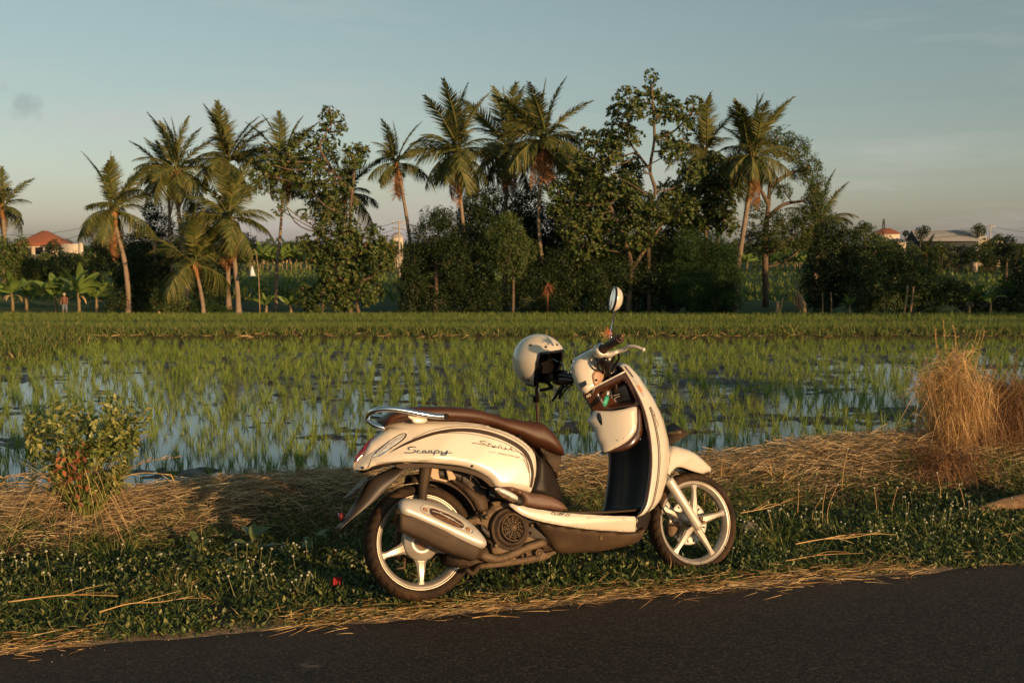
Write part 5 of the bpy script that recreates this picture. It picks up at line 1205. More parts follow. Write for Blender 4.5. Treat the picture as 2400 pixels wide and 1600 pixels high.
c5 = lambda x, y: (1100+x/9.223, 1160+y/9.223)
c6 = lambda x, y: (930+x/7.35, 1020+y/7.35)
c7 = lambda x, y: (1260+x/19.6, 1180+y/19.6)
c8 = lambda x, y: (920+x/9.046, 1180+y/9.046)
c9 = lambda x, y: (1360+x/14.26, 870+y/14.26)
c10 = lambda x, y: (1480+x/7.125, 840+y/7.125)
scooter = empty('scooter'); scooter.matrix_world = BIKE
tag(scooter, 'cream and brown motor scooter parked on its stand on the grass beside the road', 'scooter')

M['cream'] = mat('cream_paint', (.59, .53, .435), .28, coat=.55, var=(.52, .46, .36), var_scale=14, var_fac=(.45, .95))
M['choc'] = mat('brown_paint', (.055, .022, .010), .22, coat=.6)
M['gloss_black'] = mat('gloss_black', (.012, .010, .010), .16, coat=.5)
M['plastic'] = mat('black_plastic', (.011, .009, .008), .45, var=(.026, .018, .012), var_scale=12, bump=.15, bump_scale=200, spec=.22)
M['dusty'] = mat('dusty_plastic', (.036, .023, .014), .6, var=(.075, .047, .026), var_scale=7, bump=.08, bump_scale=160, spec=.22)
M['seat'] = mat('seat_leather', (.062, .022, .009), .46, spec=.3, var=(.038, .014, .007), var_scale=10, bump=.10, bump_scale=300)
M['chrome'] = mat('chrome', (.75, .76, .78), .08, 1.0)
M['silver'] = mat('silver_paint', (.58, .55, .49), .40, .25, var=(.50, .46, .39), var_scale=9)
M['alloy'] = mat('wheel_alloy', (.40, .37, .325), .36, .45, var=(.28, .235, .175), var_scale=11)
M['engine'] = mat('engine_metal', (.20, .14, .085), .6, .35, var=(.08, .052, .032), var_scale=16, bump=.6, bump_scale=70, spec=.22)
M['engine_dark'] = mat('engine_dark', (.036, .025, .018), .55, .2, var=(.08, .052, .03), var_scale=18, bump=.5, bump_scale=80, spec=.22)
M['rubber'] = mat('tyre_rubber', (.022, .014, .009), .8, var=(.058, .033, .017), var_scale=7, bump=.35, bump_scale=110, var_fac=(.4, .6), spec=.22)
M['glass_red'] = mat('lamp_red', (.16, .012, .012), .08, coat=.8)
M['lamp_clear'] = mat('lamp_clear', (.80, .76, .68), .10, .35, coat=.8, var=(.45, .42, .38), var_scale=60)
M['lamp_orange'] = mat('lamp_orange', (.65, .20, .03), .15, coat=.6)
M['ink'] = mat('decal_dark', (.035, .022, .016), .6, spec=.2)
M['ink_pale'] = mat('decal_pale', (.65, .62, .56), .4)
M['mirror'] = mat('mirror_glass', (.85, .87, .88), .02, 1.0)
M['green_tag'] = mat('green_plastic', (.01, .28, .15), .35)
M['rust'] = mat('rusty_bolt', (.20, .085, .035), .7, .3, var=(.32, .20, .12), var_scale=60)

class Surf:                               # side surface of the bike: |Y| as a function of (x, z)
    def __init__(s, f): s.f = f
    def __call__(s, x, z): return s.f(np.asarray(x, float), np.asarray(z, float))
    def at(s, p):
        y = -.12
        for _ in range(6):
            q = B(p, y); y = float(s(q[0], q[1]))
        return np.array([q[0], y, q[1]])
def poly_dist(px_, pz_, loop):
    d = np.full(len(px_), 1e9); a = loop; b = np.roll(loop, -1, 0)
    for (ax, az), (bx_, bz_) in zip(a, b):
        vx, vz = bx_-ax, bz_-az; L2 = vx*vx+vz*vz+1e-12
        t = np.clip(((px_-ax)*vx+(pz_-az)*vz)/L2, 0, 1)
        d = np.minimum(d, np.hypot(px_-ax-t*vx, pz_-az-t*vz))
    return d
def panel(name, outline, surf, m, parent, thick=.004, roll=.012, cell=.014, sub=3, mirror=False, ms=1.0, off=0.0, smooth=True, both=True, depth=None):
    """a moulded panel: exact outline, curved face, edges rolled inwards, real thickness"""
    q = np.array([surf.at(p)[[0, 2]] for p in outline])
    loop = cr(q, sub, True) if sub > 1 else q
    keep = [0]
    for i in range(1, len(loop)):
        if np.hypot(*(loop[i]-loop[keep[-1]])) > .0012: keep.append(i)
    loop = loop[keep]
    bm = bmesh.new(); vs = [bm.verts.new((x, 0, z)) for x, z in loop]; bm.faces.new(vs)
    lo, hi = loop.min(0), loop.max(0)
    for k in np.arange(lo[0]+cell*.5, hi[0], cell): bmesh.ops.bisect_plane(bm, geom=bm.verts[:]+bm.edges[:]+bm.faces[:], plane_co=(k, 0, 0), plane_no=(1, 0, 0), dist=1e-5)
    for k in np.arange(lo[1]+cell*.5, hi[1], cell): bmesh.ops.bisect_plane(bm, geom=bm.verts[:]+bm.edges[:]+bm.faces[:], plane_co=(0, 0, k), plane_no=(0, 0, 1), dist=1e-5)
    if roll > 0 and cell > .006:          # a finer band along the edge for the rolled lip
        pass
    bm.verts.ensure_lookup_table(); P = np.array([v.co[:] for v in bm.verts])
    d = poly_dist(P[:, 0], P[:, 2], loop); y = surf(P[:, 0], P[:, 2])-off
    if roll > 0:
        e = 1-np.clip(d/roll, 0, 1); y = y+roll*(1-np.sqrt(np.maximum(1-e*e, 0)))*.9
    for v, yy in zip(bm.verts, y): v.co.y = float(yy)
    dp = depth if depth else thick
    r = bmesh.ops.extrude_edge_only(bm, edges=[e for e in bm.edges if e.is_boundary])
    for v in [g for g in r['geom'] if isinstance(g, bmesh.types.BMVert)]: v.co.y += dp
    bmesh.ops.recalc_face_normals(bm, faces=bm.faces[:])
    me = bpy.data.meshes.new(name); bm.to_mesh(me); bm.free(); me.materials.append(m)
    if smooth:
        for p_ in me.polygons: p_.use_smooth = True
        me.update()
        try: me.set_sharp_from_angle(angle=math.radians(50))
        except Exception: pass
    o = ob(name, me, parent)
    if mirror:
        o2 = o.copy(); COL.objects.link(o2); o2.parent = parent; o2.scale = (1, -ms, 1)
    return o
def decal(name, outline, surf, m, parent, off=.0010, sub=3, cell=.02): return panel(name, outline, surf, m, parent, .0006, 0, cell, sub, off=off)
def ribbon_on(name, strokes, surf, m, parent, w=.002, off=.0012, sub=4, taper=False, raise_=0.0):
    """lettering or pin stripes: strokes laid on the surface as thin raised bands"""
    a = Acc()
    for st in strokes:
        q = np.array([surf.at(p)[[0, 2]] for p in st]); c = cr(q, sub) if len(q) > 2 else q
        d = nrm(np.gradient(c, axis=0) if len(c) > 2 else np.repeat(c[1:]-c[:1], 2, 0)); n_ = np.stack([-d[:, 1], d[:, 0]], -1)
        ww = np.full(len(c), w) if not taper else w*np.clip(np.sin(np.linspace(.04, 1, len(c))*math.pi*.94+.1), .15, 1)
        A_, B_ = c+n_*ww[:, None]/2, c-n_*ww[:, None]/2
        k = len(c); V = []
        for lay in (off+raise_, -.001):
            for R_ in (A_, B_): V.append(np.stack([R_[:, 0], surf(R_[:, 0], R_[:, 1])-lay, R_[:, 1]], -1))
        V = np.concatenate(V); i = np.arange(k-1)
        a.add(V, np.stack([i, i+1, k+i+1, k+i], -1), np.stack([i, i+1, 2*k+i+1, 2*k+i], -1), np.stack([k+i, k+i+1, 3*k+i+1, 3*k+i], -1))
    return a.build(name, m, parent)
def text_on(name, s, A_, B_, surf, m, parent, hfac=1.0, shear=.3, off=.0012, bold=0.0, up=1):
    cu = bpy.data.curves.new(name, 'FONT'); cu.body = s; cu.size = 1; cu.shear = shear; cu.offset = bold; cu.resolution_u = 3
    to = bpy.data.objects.new(name, cu); COL.objects.link(to); bpy.context.view_layer.update()
    me = bpy.data.meshes.new_from_object(to.evaluated_get(bpy.context.evaluated_depsgraph_get())); bpy.data.objects.remove(to)
    V = np.array([v.co[:] for v in me.vertices]); 
    if len(V) == 0: return None
    x0, x1 = V[:, 0].min(), V[:, 0].max()
    a = surf.at(A_)[[0, 2]]; b = surf.at(B_)[[0, 2]]; e = (b-a)/(x1-x0); n_ = np.array([-e[1], e[0]])*hfac*up
    Q = a+np.outer(V[:, 0]-x0, e)+np.outer(V[:, 1], n_)
    W = np.stack([Q[:, 0], surf(Q[:, 0], Q[:, 1])-off, Q[:, 1]], -1)
    for v, c in zip(me.vertices, W): v.co = c
    me.materials.clear(); me.materials.append(m); return ob(name, me, parent)
def lathe(name, prof, c, m, parent, n=48, smooth=True, closed=False, mod=None):
    """revolve (r, y) about the axle direction Y through c=(x, y, z)"""
    prof = np.asarray(prof, float); k = len(prof); th = np.linspace(0, 2*math.pi, n, endpoint=False)
    r = np.repeat(prof[None, :, 0], n, 0); y = np.repeat(prof[None, :, 1], n, 0)
    if mod is not None: r = r+mod(np.arange(n)[:, None], np.arange(k)[None, :])
    V = np.stack([np.cos(th)[:, None]*r, y, np.sin(th)[:, None]*r], -1).reshape(-1, 3)+np.array(c)
    kk = k if closed else k-1; i = np.arange(n)[:, None]; j = np.arange(kk)[None]
    F = np.stack([i*k+j, i*k+(j+1) % k, ((i+1) % n)*k+(j+1) % k, ((i+1) % n)*k+j], -1).reshape(-1, 4)
    return mk(name, V, [F], m, parent, smooth)
def tubeo(name, pts, rad, m, parent, n=12, sub=4, smooth=True):
    p = cr(pts, sub) if sub > 1 and len(pts) > 2 else np.asarray(pts, float)
    rad = np.broadcast_to(rad, (len(pts),)); r = np.interp(np.linspace(0, len(pts)-1, len(p)), np.arange(len(pts)), rad)
    a = Acc(); a.add(*tube_vf(p, r, n)); return a.build(name, m, parent, smooth)
def rings(name, secs, m, parent, n=28, e=2.6, smooth=True, cap=True):
    """loft of superellipse sections (centre x,y,z, half width along Y, half height along Z, tilt)"""
    th = np.linspace(0, 2*math.pi, n, endpoint=False); V = []
    for sct in secs:
        (x, y, z), w, h = sct[:3]; ex_ = sct[3] if len(sct) > 3 else e; tl = sct[4] if len(sct) > 4 else 0
        cy = np.sign(np.cos(th))*np.abs(np.cos(th))**(2/ex_)*w; cz = np.sign(np.sin(th))*np.abs(np.sin(th))**(2/ex_)*h
        V.append(np.stack([x-cz*math.sin(tl), y+cy, z+cz*math.cos(tl)], -1))
    k = len(secs); V = np.concatenate(V); i = np.arange(k-1)[:, None]*n; j = np.arange(n)[None]; j2 = (j+1) % n
    F = [np.stack([i+j, i+j2, i+n+j2, i+n+j], -1).reshape(-1, 4)]
    if cap: F.append(np.arange(n)[None, ::-1].copy()); F.append((np.arange(n)+(k-1)*n)[None])
    a = Acc(); a.add(V, *F); return a.build(name, m, parent, smooth)
def bolt(parent, p, Y, r=.006, m='engine', name='bolt'):
    q = B3(p, Y); return lathe(name, [(.0001, -.006), (r*.6, -.006), (r, -.003), (r, .004)], q, M[m], parent, 10)

# ---- wheels
def wheel(c, R_t, w_t, R_r, start, rear):
    hubm = [(.0001, -.040), (.020, -.040), (.024, -.034), (.026, -.020), (.030, -.018), (.030, .02), (.02, .03), (.0001, .03)] if not rear else [(.0001, -.030), (.022, -.030), (.024, -.036), (.048, -.037), (.051, -.034), (.070, -.033), (.074, -.028), (.074, .01), (.0001, .02)]
    root = lathe('rear_wheel' if rear else 'front_wheel', hubm, c, M['alloy'], scooter, 40)
    h = w_t/2; k = 15; an = np.linspace(-2.25, 2.25, k); ar = (R_t-R_r-.0005)/1.63; rc = R_t-ar
    prof = [(rc+ar*math.cos(a_), h*math.sin(a_)) for a_ in an]
    prof = [(R_r-.004, -h*.70)]+prof+[(R_r-.004, h*.70)]
    def mod(i, j):                        # sipes cut across the shoulders of the tread
        g = ((i+(np.abs(j-8)*1)) % 5 == 0) & (np.abs(j-8) >= 2) & (np.abs(j-8) <= 5)
        g2 = (np.abs(j-8) == 1)
        return np.where(g, -.0075, 0)+np.where(g2, -.002, 0)
    lathe('tyre', prof, c, M['rubber'], root, 180, mod=mod)
    wr = .030 if not rear else .036
    lathe('rim', [(R_r+.001, -wr+.006), (R_r+.0015, -wr+.001), (R_r, -wr), (R_r-.005, -wr), (R_r-.0065, -wr+.004), (R_r-.0085, -wr+.004), (R_r-.014, -wr+.005), (R_r-.017, -wr+.009), (R_r-.022, -wr+.016), (R_r-.026, -.008), (R_r-.026, .008), (R_r-.019, wr-.016), (R_r-.008, wr-.008), (R_r+.001, wr-.003), (R_r, wr)], c, M['alloy'], root, 96)
    r0, r1 = (.066 if rear else .020), R_r-.019
    for s_ in range(5):
        th = math.radians(start+72*s_); d = np.array([math.cos(th), 0, math.sin(th)]); sd = np.array([-math.sin(th), 0, math.cos(th)]); V = []
        N_ = 8
        for i in range(N_):
            t = i/(N_-1); r = r0+(r1-r0)*t; w = .014*(1-t)**1.0+.0085+.012*max(0, (t-.78)/.22)**2+(.010*max(0, 1-t/.15) if rear else 0); yy = -.020-(.006 if rear else .004)*math.sin(t*3); dp = .024-.008*t
            p = np.array(c)+d*r
            V += [p+sd*w+[0, yy+.007, 0], p+sd*w*.55+[0, yy, 0], p-sd*w*.55+[0, yy, 0], p-sd*w+[0, yy+.007, 0], p-sd*w*.8+[0, yy+dp, 0], p+sd*w*.8+[0, yy+dp, 0]]
        i = np.arange(N_-1)[:, None]*6; j = np.arange(6)[None]
        o = mk('spoke', V, [np.stack([i+j, i+(j+1) % 6, i+6+(j+1) % 6, i+6+j], -1).reshape(-1, 4), ], M['alloy'], root, True)
        o.data.set_sharp_from_angle(angle=math.radians(35))
    return root
RR = .186
w_r = wheel((0, 0, 0), .229, .096, RR, 196, True)
w_f = wheel((WB, 0, 0), .223, .082, RR, 12, False)
# rear hub: dusty recess with the axle nut
lathe('axle_nut', [(.0001, -.052), (.008, -.052), (.011, -.046), (.012, -.036)], (0, 0, 0), M['rust'], w_r, 6, False)
lathe('hub_recess', [(.0001, -.0385), (.020, -.0385), (.023, -.0375), (.024, -.036)], (0, 0, 0), M['rust'], w_r, 30)
# front brake disc and caliper (far side), axle
def disc(c, r0, r1, m, parent, holes=18):
    a = Acc(); n = 72; th = np.linspace(0, 2*math.pi, n, endpoint=False)
    rr_ = [r0, r0+.012, r0+.018, r1-.008, r1]
    V = []
    for y in (.030, .034):
        for r in rr_: V.append(np.stack([c[0]+np.cos(th)*r, 0*th+c[1]+y, c[2]+np.sin(th)*r], -1))
    V = np.concatenate(V); F = []
    for lay in (0, 5):
        for q in range(4):
            for i in range(n):
                if q == 2 and i % 4 == 0: continue
                i2 = (i+1) % n; F.append([(lay+q)*n+i, (lay+q)*n+i2, (lay+q+1)*n+i2, (lay+q+1)*n+i])
    for i in range(n):
        i2 = (i+1) % n; F.append([4*n+i, 4*n+i2, 9*n+i2, 9*n+i]); F.append([i, i2, 5*n+i2, 5*n+i])
    a.add(V, np.array(F)); return a.build('brake_disc', m, parent)
disc((WB, 0, 0), .058, .098, M['silver'], w_f)
rings('brake_caliper', [((WB-.105, .048, -.02), .018, .032, 3.5), ((WB-.085, .048, -.02), .022, .040, 3.5), ((WB-.055, .048, -.02), .022, .036, 3.5), ((WB-.045, .048, -.02), .016, .026, 3.5)], M['engine'], w_f, 16)
lathe('axle_nut', [(.0001, -.098), (.008, -.098), (.010, -.094), (.010, -.05)], (WB, 0, 0), M['rust'], w_f, 6, False)
# rear: brake arm and final drive behind the wheel
rings('gearbox', [((-.075, .078, -.01), .028, .055, 3), ((-.02, .085, 0), .036, .085, 3), ((.10, .09, .02), .038, .085, 3), ((.30, .10, .06), .040, .085, 3), ((.42, .09, .08), .036, .07, 3)], M['engine_dark'], scooter, 18)
tubeo('brake_arm', [B3(c1(430, 1254), .03), B3(c1(485, 1248), .03), B3(c1(487, 1180), .04)], [.004, .007, .006], M['engine'], scooter, 8, 1)

# ---- front fork
f_top = B3(c2(1000, 1082), -.078); f_bot = B3(c2(1163, 1340), -.078)
d_ = f_bot-f_top
for sd, lb in ((1, ''), (-1, '')):
    P = [f_top*[1, sd, 1], f_top*[1, sd, 1]+d_*[1, sd, 1]*.04, f_top*[1, sd, 1]+d_*[1, sd, 1]*.93, f_top*[1, sd, 1]+d_*[1, sd, 1]*1.0]
    tubeo('fork_leg', P, [.020, .0215, .021, .016], M['silver'], scooter, 18, 1)
    tubeo('fork_tube', [P[0]-d_*[1, sd, 1]*.9, P[0]], .0145, M['chrome'], scooter, 12, 1)
tubeo('brake_hose', [B3(c2(955, 1150), -.03), B3(c2(960, 1215), -.05), B3(c2(1010, 1285), -.06), B3(c2(1060, 1325), -.05), B3(c2(1120, 1325), -.02)], .0045, M['plastic'], scooter, 8)
bolt(scooter, c4(915, 1188), -.10, .010, 'engine', 'fork_bolt')

# ---- front fender: arched over the wheel, skirt at the side
def fender():
    top = [c2(975, 940), c2(1000, 912), c2(1040, 918), c2(1085, 932), c2(1130, 955), c2(1170, 988), c2(1205, 1022), c2(1224, 1046)]
    bot = [c2(982, 1076), c2(990, 1070), c2(1010, 1042), c2(1035, 1020), c2(1068, 1018), c2(1120, 1034), c2(1170, 1046), c2(1222, 1050)]
    n = 26; wid = np.interp(np.linspace(0, 1, n), [0, .5, .9, 1], [.078, .072, .050, .012])
    T = cr([B(p, -.015) for p in top], 8); Bt = cr([B(p, -.066) for p in bot], 8)
    T = T[np.linspace(0, len(T)-1, n).astype(int)]; Bt = Bt[np.linspace(0, len(Bt)-1, n).astype(int)]
    prof = 9; V = []
    for i in range(n):
        for j in range(-prof, prof+1):
            a_ = abs(j)/prof; sd = -1 if j < 0 else 1
            # from the crown across and down the side
            y = wid[i]*min(1, math.sin(min(a_*1.75, 1)*math.pi/2)); f_ = max(0, (a_-.18)/.82)**1.5*(1)
            z = T[i]*(1-f_)+Bt[i]*f_; V.append([z[0], sd*y, z[1]])
    k = 2*prof+1; i = np.arange(n-1)[:, None]*k; j = np.arange(k-1)[None]
    o = mk('front_mudguard', V, [np.stack([i+j, i+j+1, i+k+j+1, i+k+j], -1).reshape(-1, 4)], M['cream'], scooter, True)
    md = o.modifiers.new('thick', 'SOLIDIFY'); md.thickness = .004; md.offset = -1
    a = Acc(); V2 = (np.array(V).reshape(n, k, 3)[:, 2:-2]-[0, 0, .006])*[1, .93, 1]; k2 = k-4
    i = np.arange(n-1)[:, None]*k2; j = np.arange(k2-1)[None]; a.add(V2.reshape(-1, 3), np.stack([i+j, i+j+1, i+k2+j+1, i+k2+j], -1).reshape(-1, 4)); a.build('mudguard_liner', M['dusty'], scooter, True)
fender()

# ---- rear side panels with tail
_ta, _tb = B(c1(352, 288), 0), B(c1(137, 548), 0)
_tn = np.array([-(_ta-_tb)[1], (_ta-_tb)[0]]); _tn = _tn/np.linalg.norm(_tn); _tn = _tn if _tn[0] > 0 else -_tn
hw_u = [-.05, .0, .008, .02, .04, .07, .11, .2, .35, .5, .65, .8]
hw_w = [.004, .012, .030, .050, .070, .090, .108, .130, .145, .154, .154, .148]
def body_w(x, z): return -(np.interp((x-_ta[0])*_tn[0]+(z-_ta[1])*_tn[1]-.006, hw_u, hw_w)*(1-.55*np.clip((z-.40)/.12, 0, 1)**2*.5-.10*np.clip((.32-z)/.2, 0, 1)**2))
body = Surf(body_w)
P_ = [c1(137, 548), (c1(150, 575)), c1(190, 582), c1(240, 578), c1(300, 550), c1(430, 530), c1(600, 528), c1(750, 538), c1(880, 553), c1(980, 582), c1(1060, 625), c1(1105, 672), c1(1125, 700), c1(1230, 712), c1(1320, 728), c1(1357, 736), c1(1375, 690), c1(1392, 620), c1(1398, 540), c1(1385, 470), c1(1345, 415), c1(1280, 365), c1(1200, 325), c1(1100, 292), c1(980, 268), c1(850, 258), c1(700, 256), c1(560, 256), c1(450, 256), c1(385, 262), c1(352, 288), c1(338, 325), c1(285, 395), c1(215, 455), c1(160, 510)]
panel('side_panel', P_, body, M['cream'], scooter, .010, .020, .012, 3, mirror=True)
# dark inner edge of the wheel arch
panel('arch_liner', [c1(430, 545), c1(620, 540), c1(760, 552), c1(880, 566), c1(985, 598), c1(1060, 640), c1(1100, 690), c1(1120, 740), c1(1080, 700), c1(1010, 640), c1(920, 606), c1(800, 580), c1(640, 565), c1(470, 575)], Surf(lambda x, z: body_w(x, z)+.012), M['dusty'], scooter, .02, .0, .02, 2)
# tail lamp and the slim turn lamp set in the panel
M['lamp_dark'] = mat('lamp_smoked', (.20, .010, .014), .08, coat=.8, var=(.05, .012, .016), var_scale=16)
panel('tail_lamp', [c1(150, 523), c1(158, 495), c1(190, 448), c1(240, 390), c1(300, 345), c1(345, 322), c1(362, 326), c1(352, 358), c1(310, 410), c1(255, 455), c1(200, 492), c1(165, 525)], body, M['lamp_dark'], scooter, .010, .003, .008, 3, off=.0025, mirror=True)
tl = panel('turn_lamp', [c1(275, 494), c1(300, 462), c1(350, 418), c1(410, 372), c1(465, 344), c1(493, 342), c1(483, 362), c1(440, 398), c1(380, 440), c1(318, 480)], body, M['lamp_clear'], scooter, .008, .003, .008, 3, off=.003, mirror=True)
ribbon_on('lamp_trim', [[c1(270, 498), c1(300, 458), c1(350, 414), c1(410, 368), c1(465, 340), c1(497, 338), c1(488, 366), c1(444, 402), c1(382, 444), c1(318, 485), c1(272, 499)]], body, M['chrome'], scooter, .0036, .003, 4, raise_=.001)
# tail centre piece between the panels
rings('tail_cowl', [((-.22, 0, .335), .02, .02), ((-.19, 0, .365), .04, .04), ((-.12, 0, .40), .07, .055), ((-.05, 0, .41), .09, .055), ((.05, 0, .41), .10, .05)], M['cream'], scooter, 28, 2.8)
# painted stripes
br = [(400, 455), (470, 410), (560, 368), (680, 326), (800, 304), (900, 299), (1000, 308), (1110, 335), (1210, 376), (1290, 425), (1340, 485), (1364, 560), (1368, 620), (1358, 690)]
bi = [(1345, 700), (1350, 620), (1342, 560), (1318, 500), (1270, 446), (1195, 400), (1105, 362), (1000, 335), (900, 324), (800, 326), (690, 345), (575, 383), (480, 420), (410, 455)]
decal('wide_stripe', [c1(*p) for p in br]+[c1(*p) for p in bi], body, M['ink'], scooter, .0012, 2, .02)
ribbon_on('pin_stripe', [[c1(388, 466), c1(440, 430), c1(520, 392), c1(620, 355), c1(740, 334), c1(860, 331), c1(980, 345), c1(1090, 372), c1(1180, 405), c1(1255, 450), c1(1305, 505), c1(1332, 570), c1(1340, 640), c1(1342, 700)],
  [c1(540, 372), c1(660, 318), c1(800, 291), c1(920, 287), c1(1040, 301), c1(1160, 336), c1(1270, 392), c1(1340, 452)]], body, M['ink'], scooter, .0019, .0012)
ribbon_on('swoosh_stripe', [[c6(2050, 270), c6(2120, 295), c6(2190, 345), c6(2240, 430), c6(2275, 540), c6(2288, 640)], [c6(2135, 400), c6(2190, 430), c6(2235, 520), c6(2262, 600), c6(2285, 680)]], body, M['ink'], scooter, .0028, .0012, taper=True)
# lettering on the side
scoopy = [[(330, 208), (285, 196), (230, 200), (195, 218), (205, 240), (260, 246), (308, 256), (318, 275), (290, 292), (220, 298), (128, 298)],
          [(402, 264), (365, 262), (346, 278), (354, 296), (400, 298)], [(480, 262), (452, 264), (442, 280), (454, 296), (482, 297), (500, 280), (492, 264), (480, 262)],
          [(582, 262), (556, 264), (545, 280), (556, 296), (586, 297), (604, 280), (596, 264), (582, 262)], [(655, 262), (645, 300), (632, 338)], [(655, 264), (700, 258), (728, 270), (715, 294), (650, 299)],
          [(775, 262), (770, 290), (800, 300), (845, 290), (862, 262)], [(880, 262), (850, 320), (820, 340), (762, 338), (770, 322), (860, 304), (945, 298)], [(400, 298), (455, 298)], [(482, 298), (556, 298)], [(586, 298), (645, 299)], [(715, 298), (780, 300)]]
ribbon_on('logo_outline', [[c6(*p) for p in s_] for s_ in scoopy], body, mat('logo_blue', (.10, .17, .24), .3), scooter, .0042, .0014, 3, raise_=.0010)
ribbon_on('logo', [[c6(*p) for p in s_] for s_ in scoopy], body, M['chrome'], scooter, .0018, .0028, 3, raise_=.0006)
stylish = [[(1548, 112), (1495, 96), (1440, 98), (1436, 114), (1480, 132), (1512, 150), (1480, 158), (1400, 142), (1290, 128)], [(1512, 155), (1560, 178)], [(1600, 128), (1565, 178), (1600, 190), (1640, 188)], [(1570, 148), (1640, 158)],
           [(1652, 170), (1640, 192), (1668, 194), (1690, 176)], [(1700, 172), (1672, 206), (1650, 210), (1680, 198), (1735, 204)], [(1788, 166), (1738, 208), (1770, 214)], [(1812, 188), (1792, 220), (1835, 228)], [(1824, 168), (1832, 170)],
           [(1885, 210), (1858, 214), (1880, 232), (1858, 244), (1838, 232)], [(1880, 238), (1930, 246)], [(1980, 200), (1930, 250)], [(1945, 240), (1985, 232), (1975, 256), (2010, 262), (2060, 272)]]
ribbon_on('side_script', [[c6(*p) for p in s_] for s_ in stylish], body, M['ink'], scooter, .0024, .0013, 3)
ribbon_on('underline', [[c6(1575, 275), c6(1710, 298)]], body, M['ink'], scooter, .0012, .0013, 1)
text_on('small_print', 'IDLING STOP eSAF', c6(1740, 312), c6(2120, 390), body, M['ink'], scooter, .55, .35, .0013, .02)

# ---- seat
prof = [  # (top point, lower point) along the seat, rear to front
 ((338, 285), (345, 292)), ((352, 232), (352, 290)), ((400, 196), (400, 262)), ((480, 165), (490, 250)), ((600, 157), (610, 252)), ((720, 156), (730, 254)), ((860, 162), (870, 262)), ((960, 176), (970, 272)), ((1060, 204), (1080, 292)), ((1160, 232), (1190, 330)), ((1270, 248), (1290, 372)), ((1360, 255), (1360, 420))]
secs = []
wd = [.03, .075, .098, .112, .122, .126, .128, .126, .118, .108, .105, .105]
for (tp, lo), w in zip(prof, wd):
    a_ = B(c1(*tp), -.02); b_ = B(c1(*lo), -w); secs.append((((a_[0]*.6+b_[0]*.4), 0, (a_[1]+b_[1])/2), w, max(.006, (a_[1]-b_[1])/2), 3.0))
for tp, lo, w in (((345, 790), (330, 925), .108), ((395, 850), (390, 948), .104), ((430, 915), (425, 955), .085), ((444, 945), (444, 956), .05)):
    a_ = B(c2(*tp), -.02); b_ = B(c2(*lo), -w); secs.append((((a_[0]*.6+b_[0]*.4), 0, (a_[1]+b_[1])/2), w, max(.004, (a_[1]-b_[1])/2), 3.0))
secs.sort(key=lambda q: q[0][0])
# smooth the section list
sx = np.array([[q[0][0], q[0][2], q[1], q[2]] for q in secs]); sm = cr(sx, 4)
rings('seat', [((q[0], 0, q[1]), q[2], q[3], 3.0) for q in sm], M['seat'], scooter, 40)
# a stitched seam across and the dark base under the seat
q = B(c1(985, 180), -.02); sm_ = []
for k in np.linspace(-.97, .97, 25):
    xx_ = q[0]+.05*abs(k)**1.5+.02; w_, h_, z_ = (float(np.interp(xx_, sm[:, 0], sm[:, c])) for c in (2, 3, 1))
    sm_.append([xx_, k*w_*1.005, z_+h_*1.005*(1-abs(k)**3)**(1/3)])
tubeo('seat_seam', sm_, .0015, M['plastic'], scooter, 6, 2)
ribbon_on('panel_gap', [[c1(236, 580), c1(250, 540), c1(262, 505)], [c1(640, 262), c1(640, 244)]], body, M['ink'], scooter, .0016, .0012, 2)
for p_ in (c1(205, 568), c1(950, 556)): lathe('screw', [(.0001, -.003), (.004, -.003), (.005, -.001), (.005, .006)], body.at(p_), M['plastic'], scooter, 12)
panel('seat_base', [c1(380, 256), c1(520, 248), c1(700, 252), c1(860, 258), c1(960, 266), c1(1065, 284), c1(1060, 300), c1(960, 282), c1(850, 272), c1(700, 268), c1(520, 268), c1(390, 272)], Surf(lambda x, z: body_w(x, z)*.86), M['cream'], scooter, .05, .004, .02, 2, mirror=True)
panel('side_cover', [c1(1395, 470), c2(300, 930), c2(340, 965), c2(390, 1020), c2(430, 1095), c2(458, 1195), c2(450, 1210), c2(350, 1165), c2(290, 1145), c2(310, 1060), c2(316, 985)], Surf(lambda x, z: -(.142-.06*np.clip((x-.50)/.12, 0, 1))), M['plastic'], scooter, .02, .02, .012, 3, mirror=True)
rings('battery_cover', [((.42, 0, .40), .10, .03), ((.45, 0, .33), .10, .04), ((.50, 0, .22), .10, .05), ((.53, 0, .12), .10, .04), ((.54, 0, .08), .10, .03)], M['plastic'], scooter, 24, 3.5)
panel('seat_hinge_cover', [c2(330, 915), c2(395, 945), c2(440, 958), c2(438, 985), c2(428, 1035), c2(424, 1075), c2(405, 1040), c2(370, 985)], Surf(lambda x, z: -.085+0*x), M['engine_dark'], scooter, .12, .008, .02, 2)

# ---- chrome grab rail
gr = [c1(765, 220), c1(700, 218), c1(620, 206), c1(520, 186), (c1(430, 172)), c1(350, 168), c1(290, 178), c1(255, 198)]
R_ = [B3(p, y) for p, y in zip(gr, (-.135, -.136, -.136, -.134, -.130, -.120, -.098, -.070))]
loop_ = R_[:-1]+[B3(c1(256, 196), -.062), B3(c1(240, 216), -.030), B3(c1(240, 236), -.022), B3(c1(258, 258), -.030), B3(c1(300, 284), -.045), B3(c1(352, 300), -.050)]
tubeo('grab_rail', loop_, .0110, M['chrome'], scooter, 16, 5)
tubeo('grab_rail', [p*[1, -1, 1] for p in R_[:6]], .0110, M['chrome'], scooter, 16, 5)
panel('rail_bracket', [c1(515, 215), c1(640, 232), c1(628, 262), c1(560, 262), c1(545, 240)], Surf(lambda x, z: -.122+0*x), M['cream'], scooter, .02, .004, .02, 2, mirror=True)
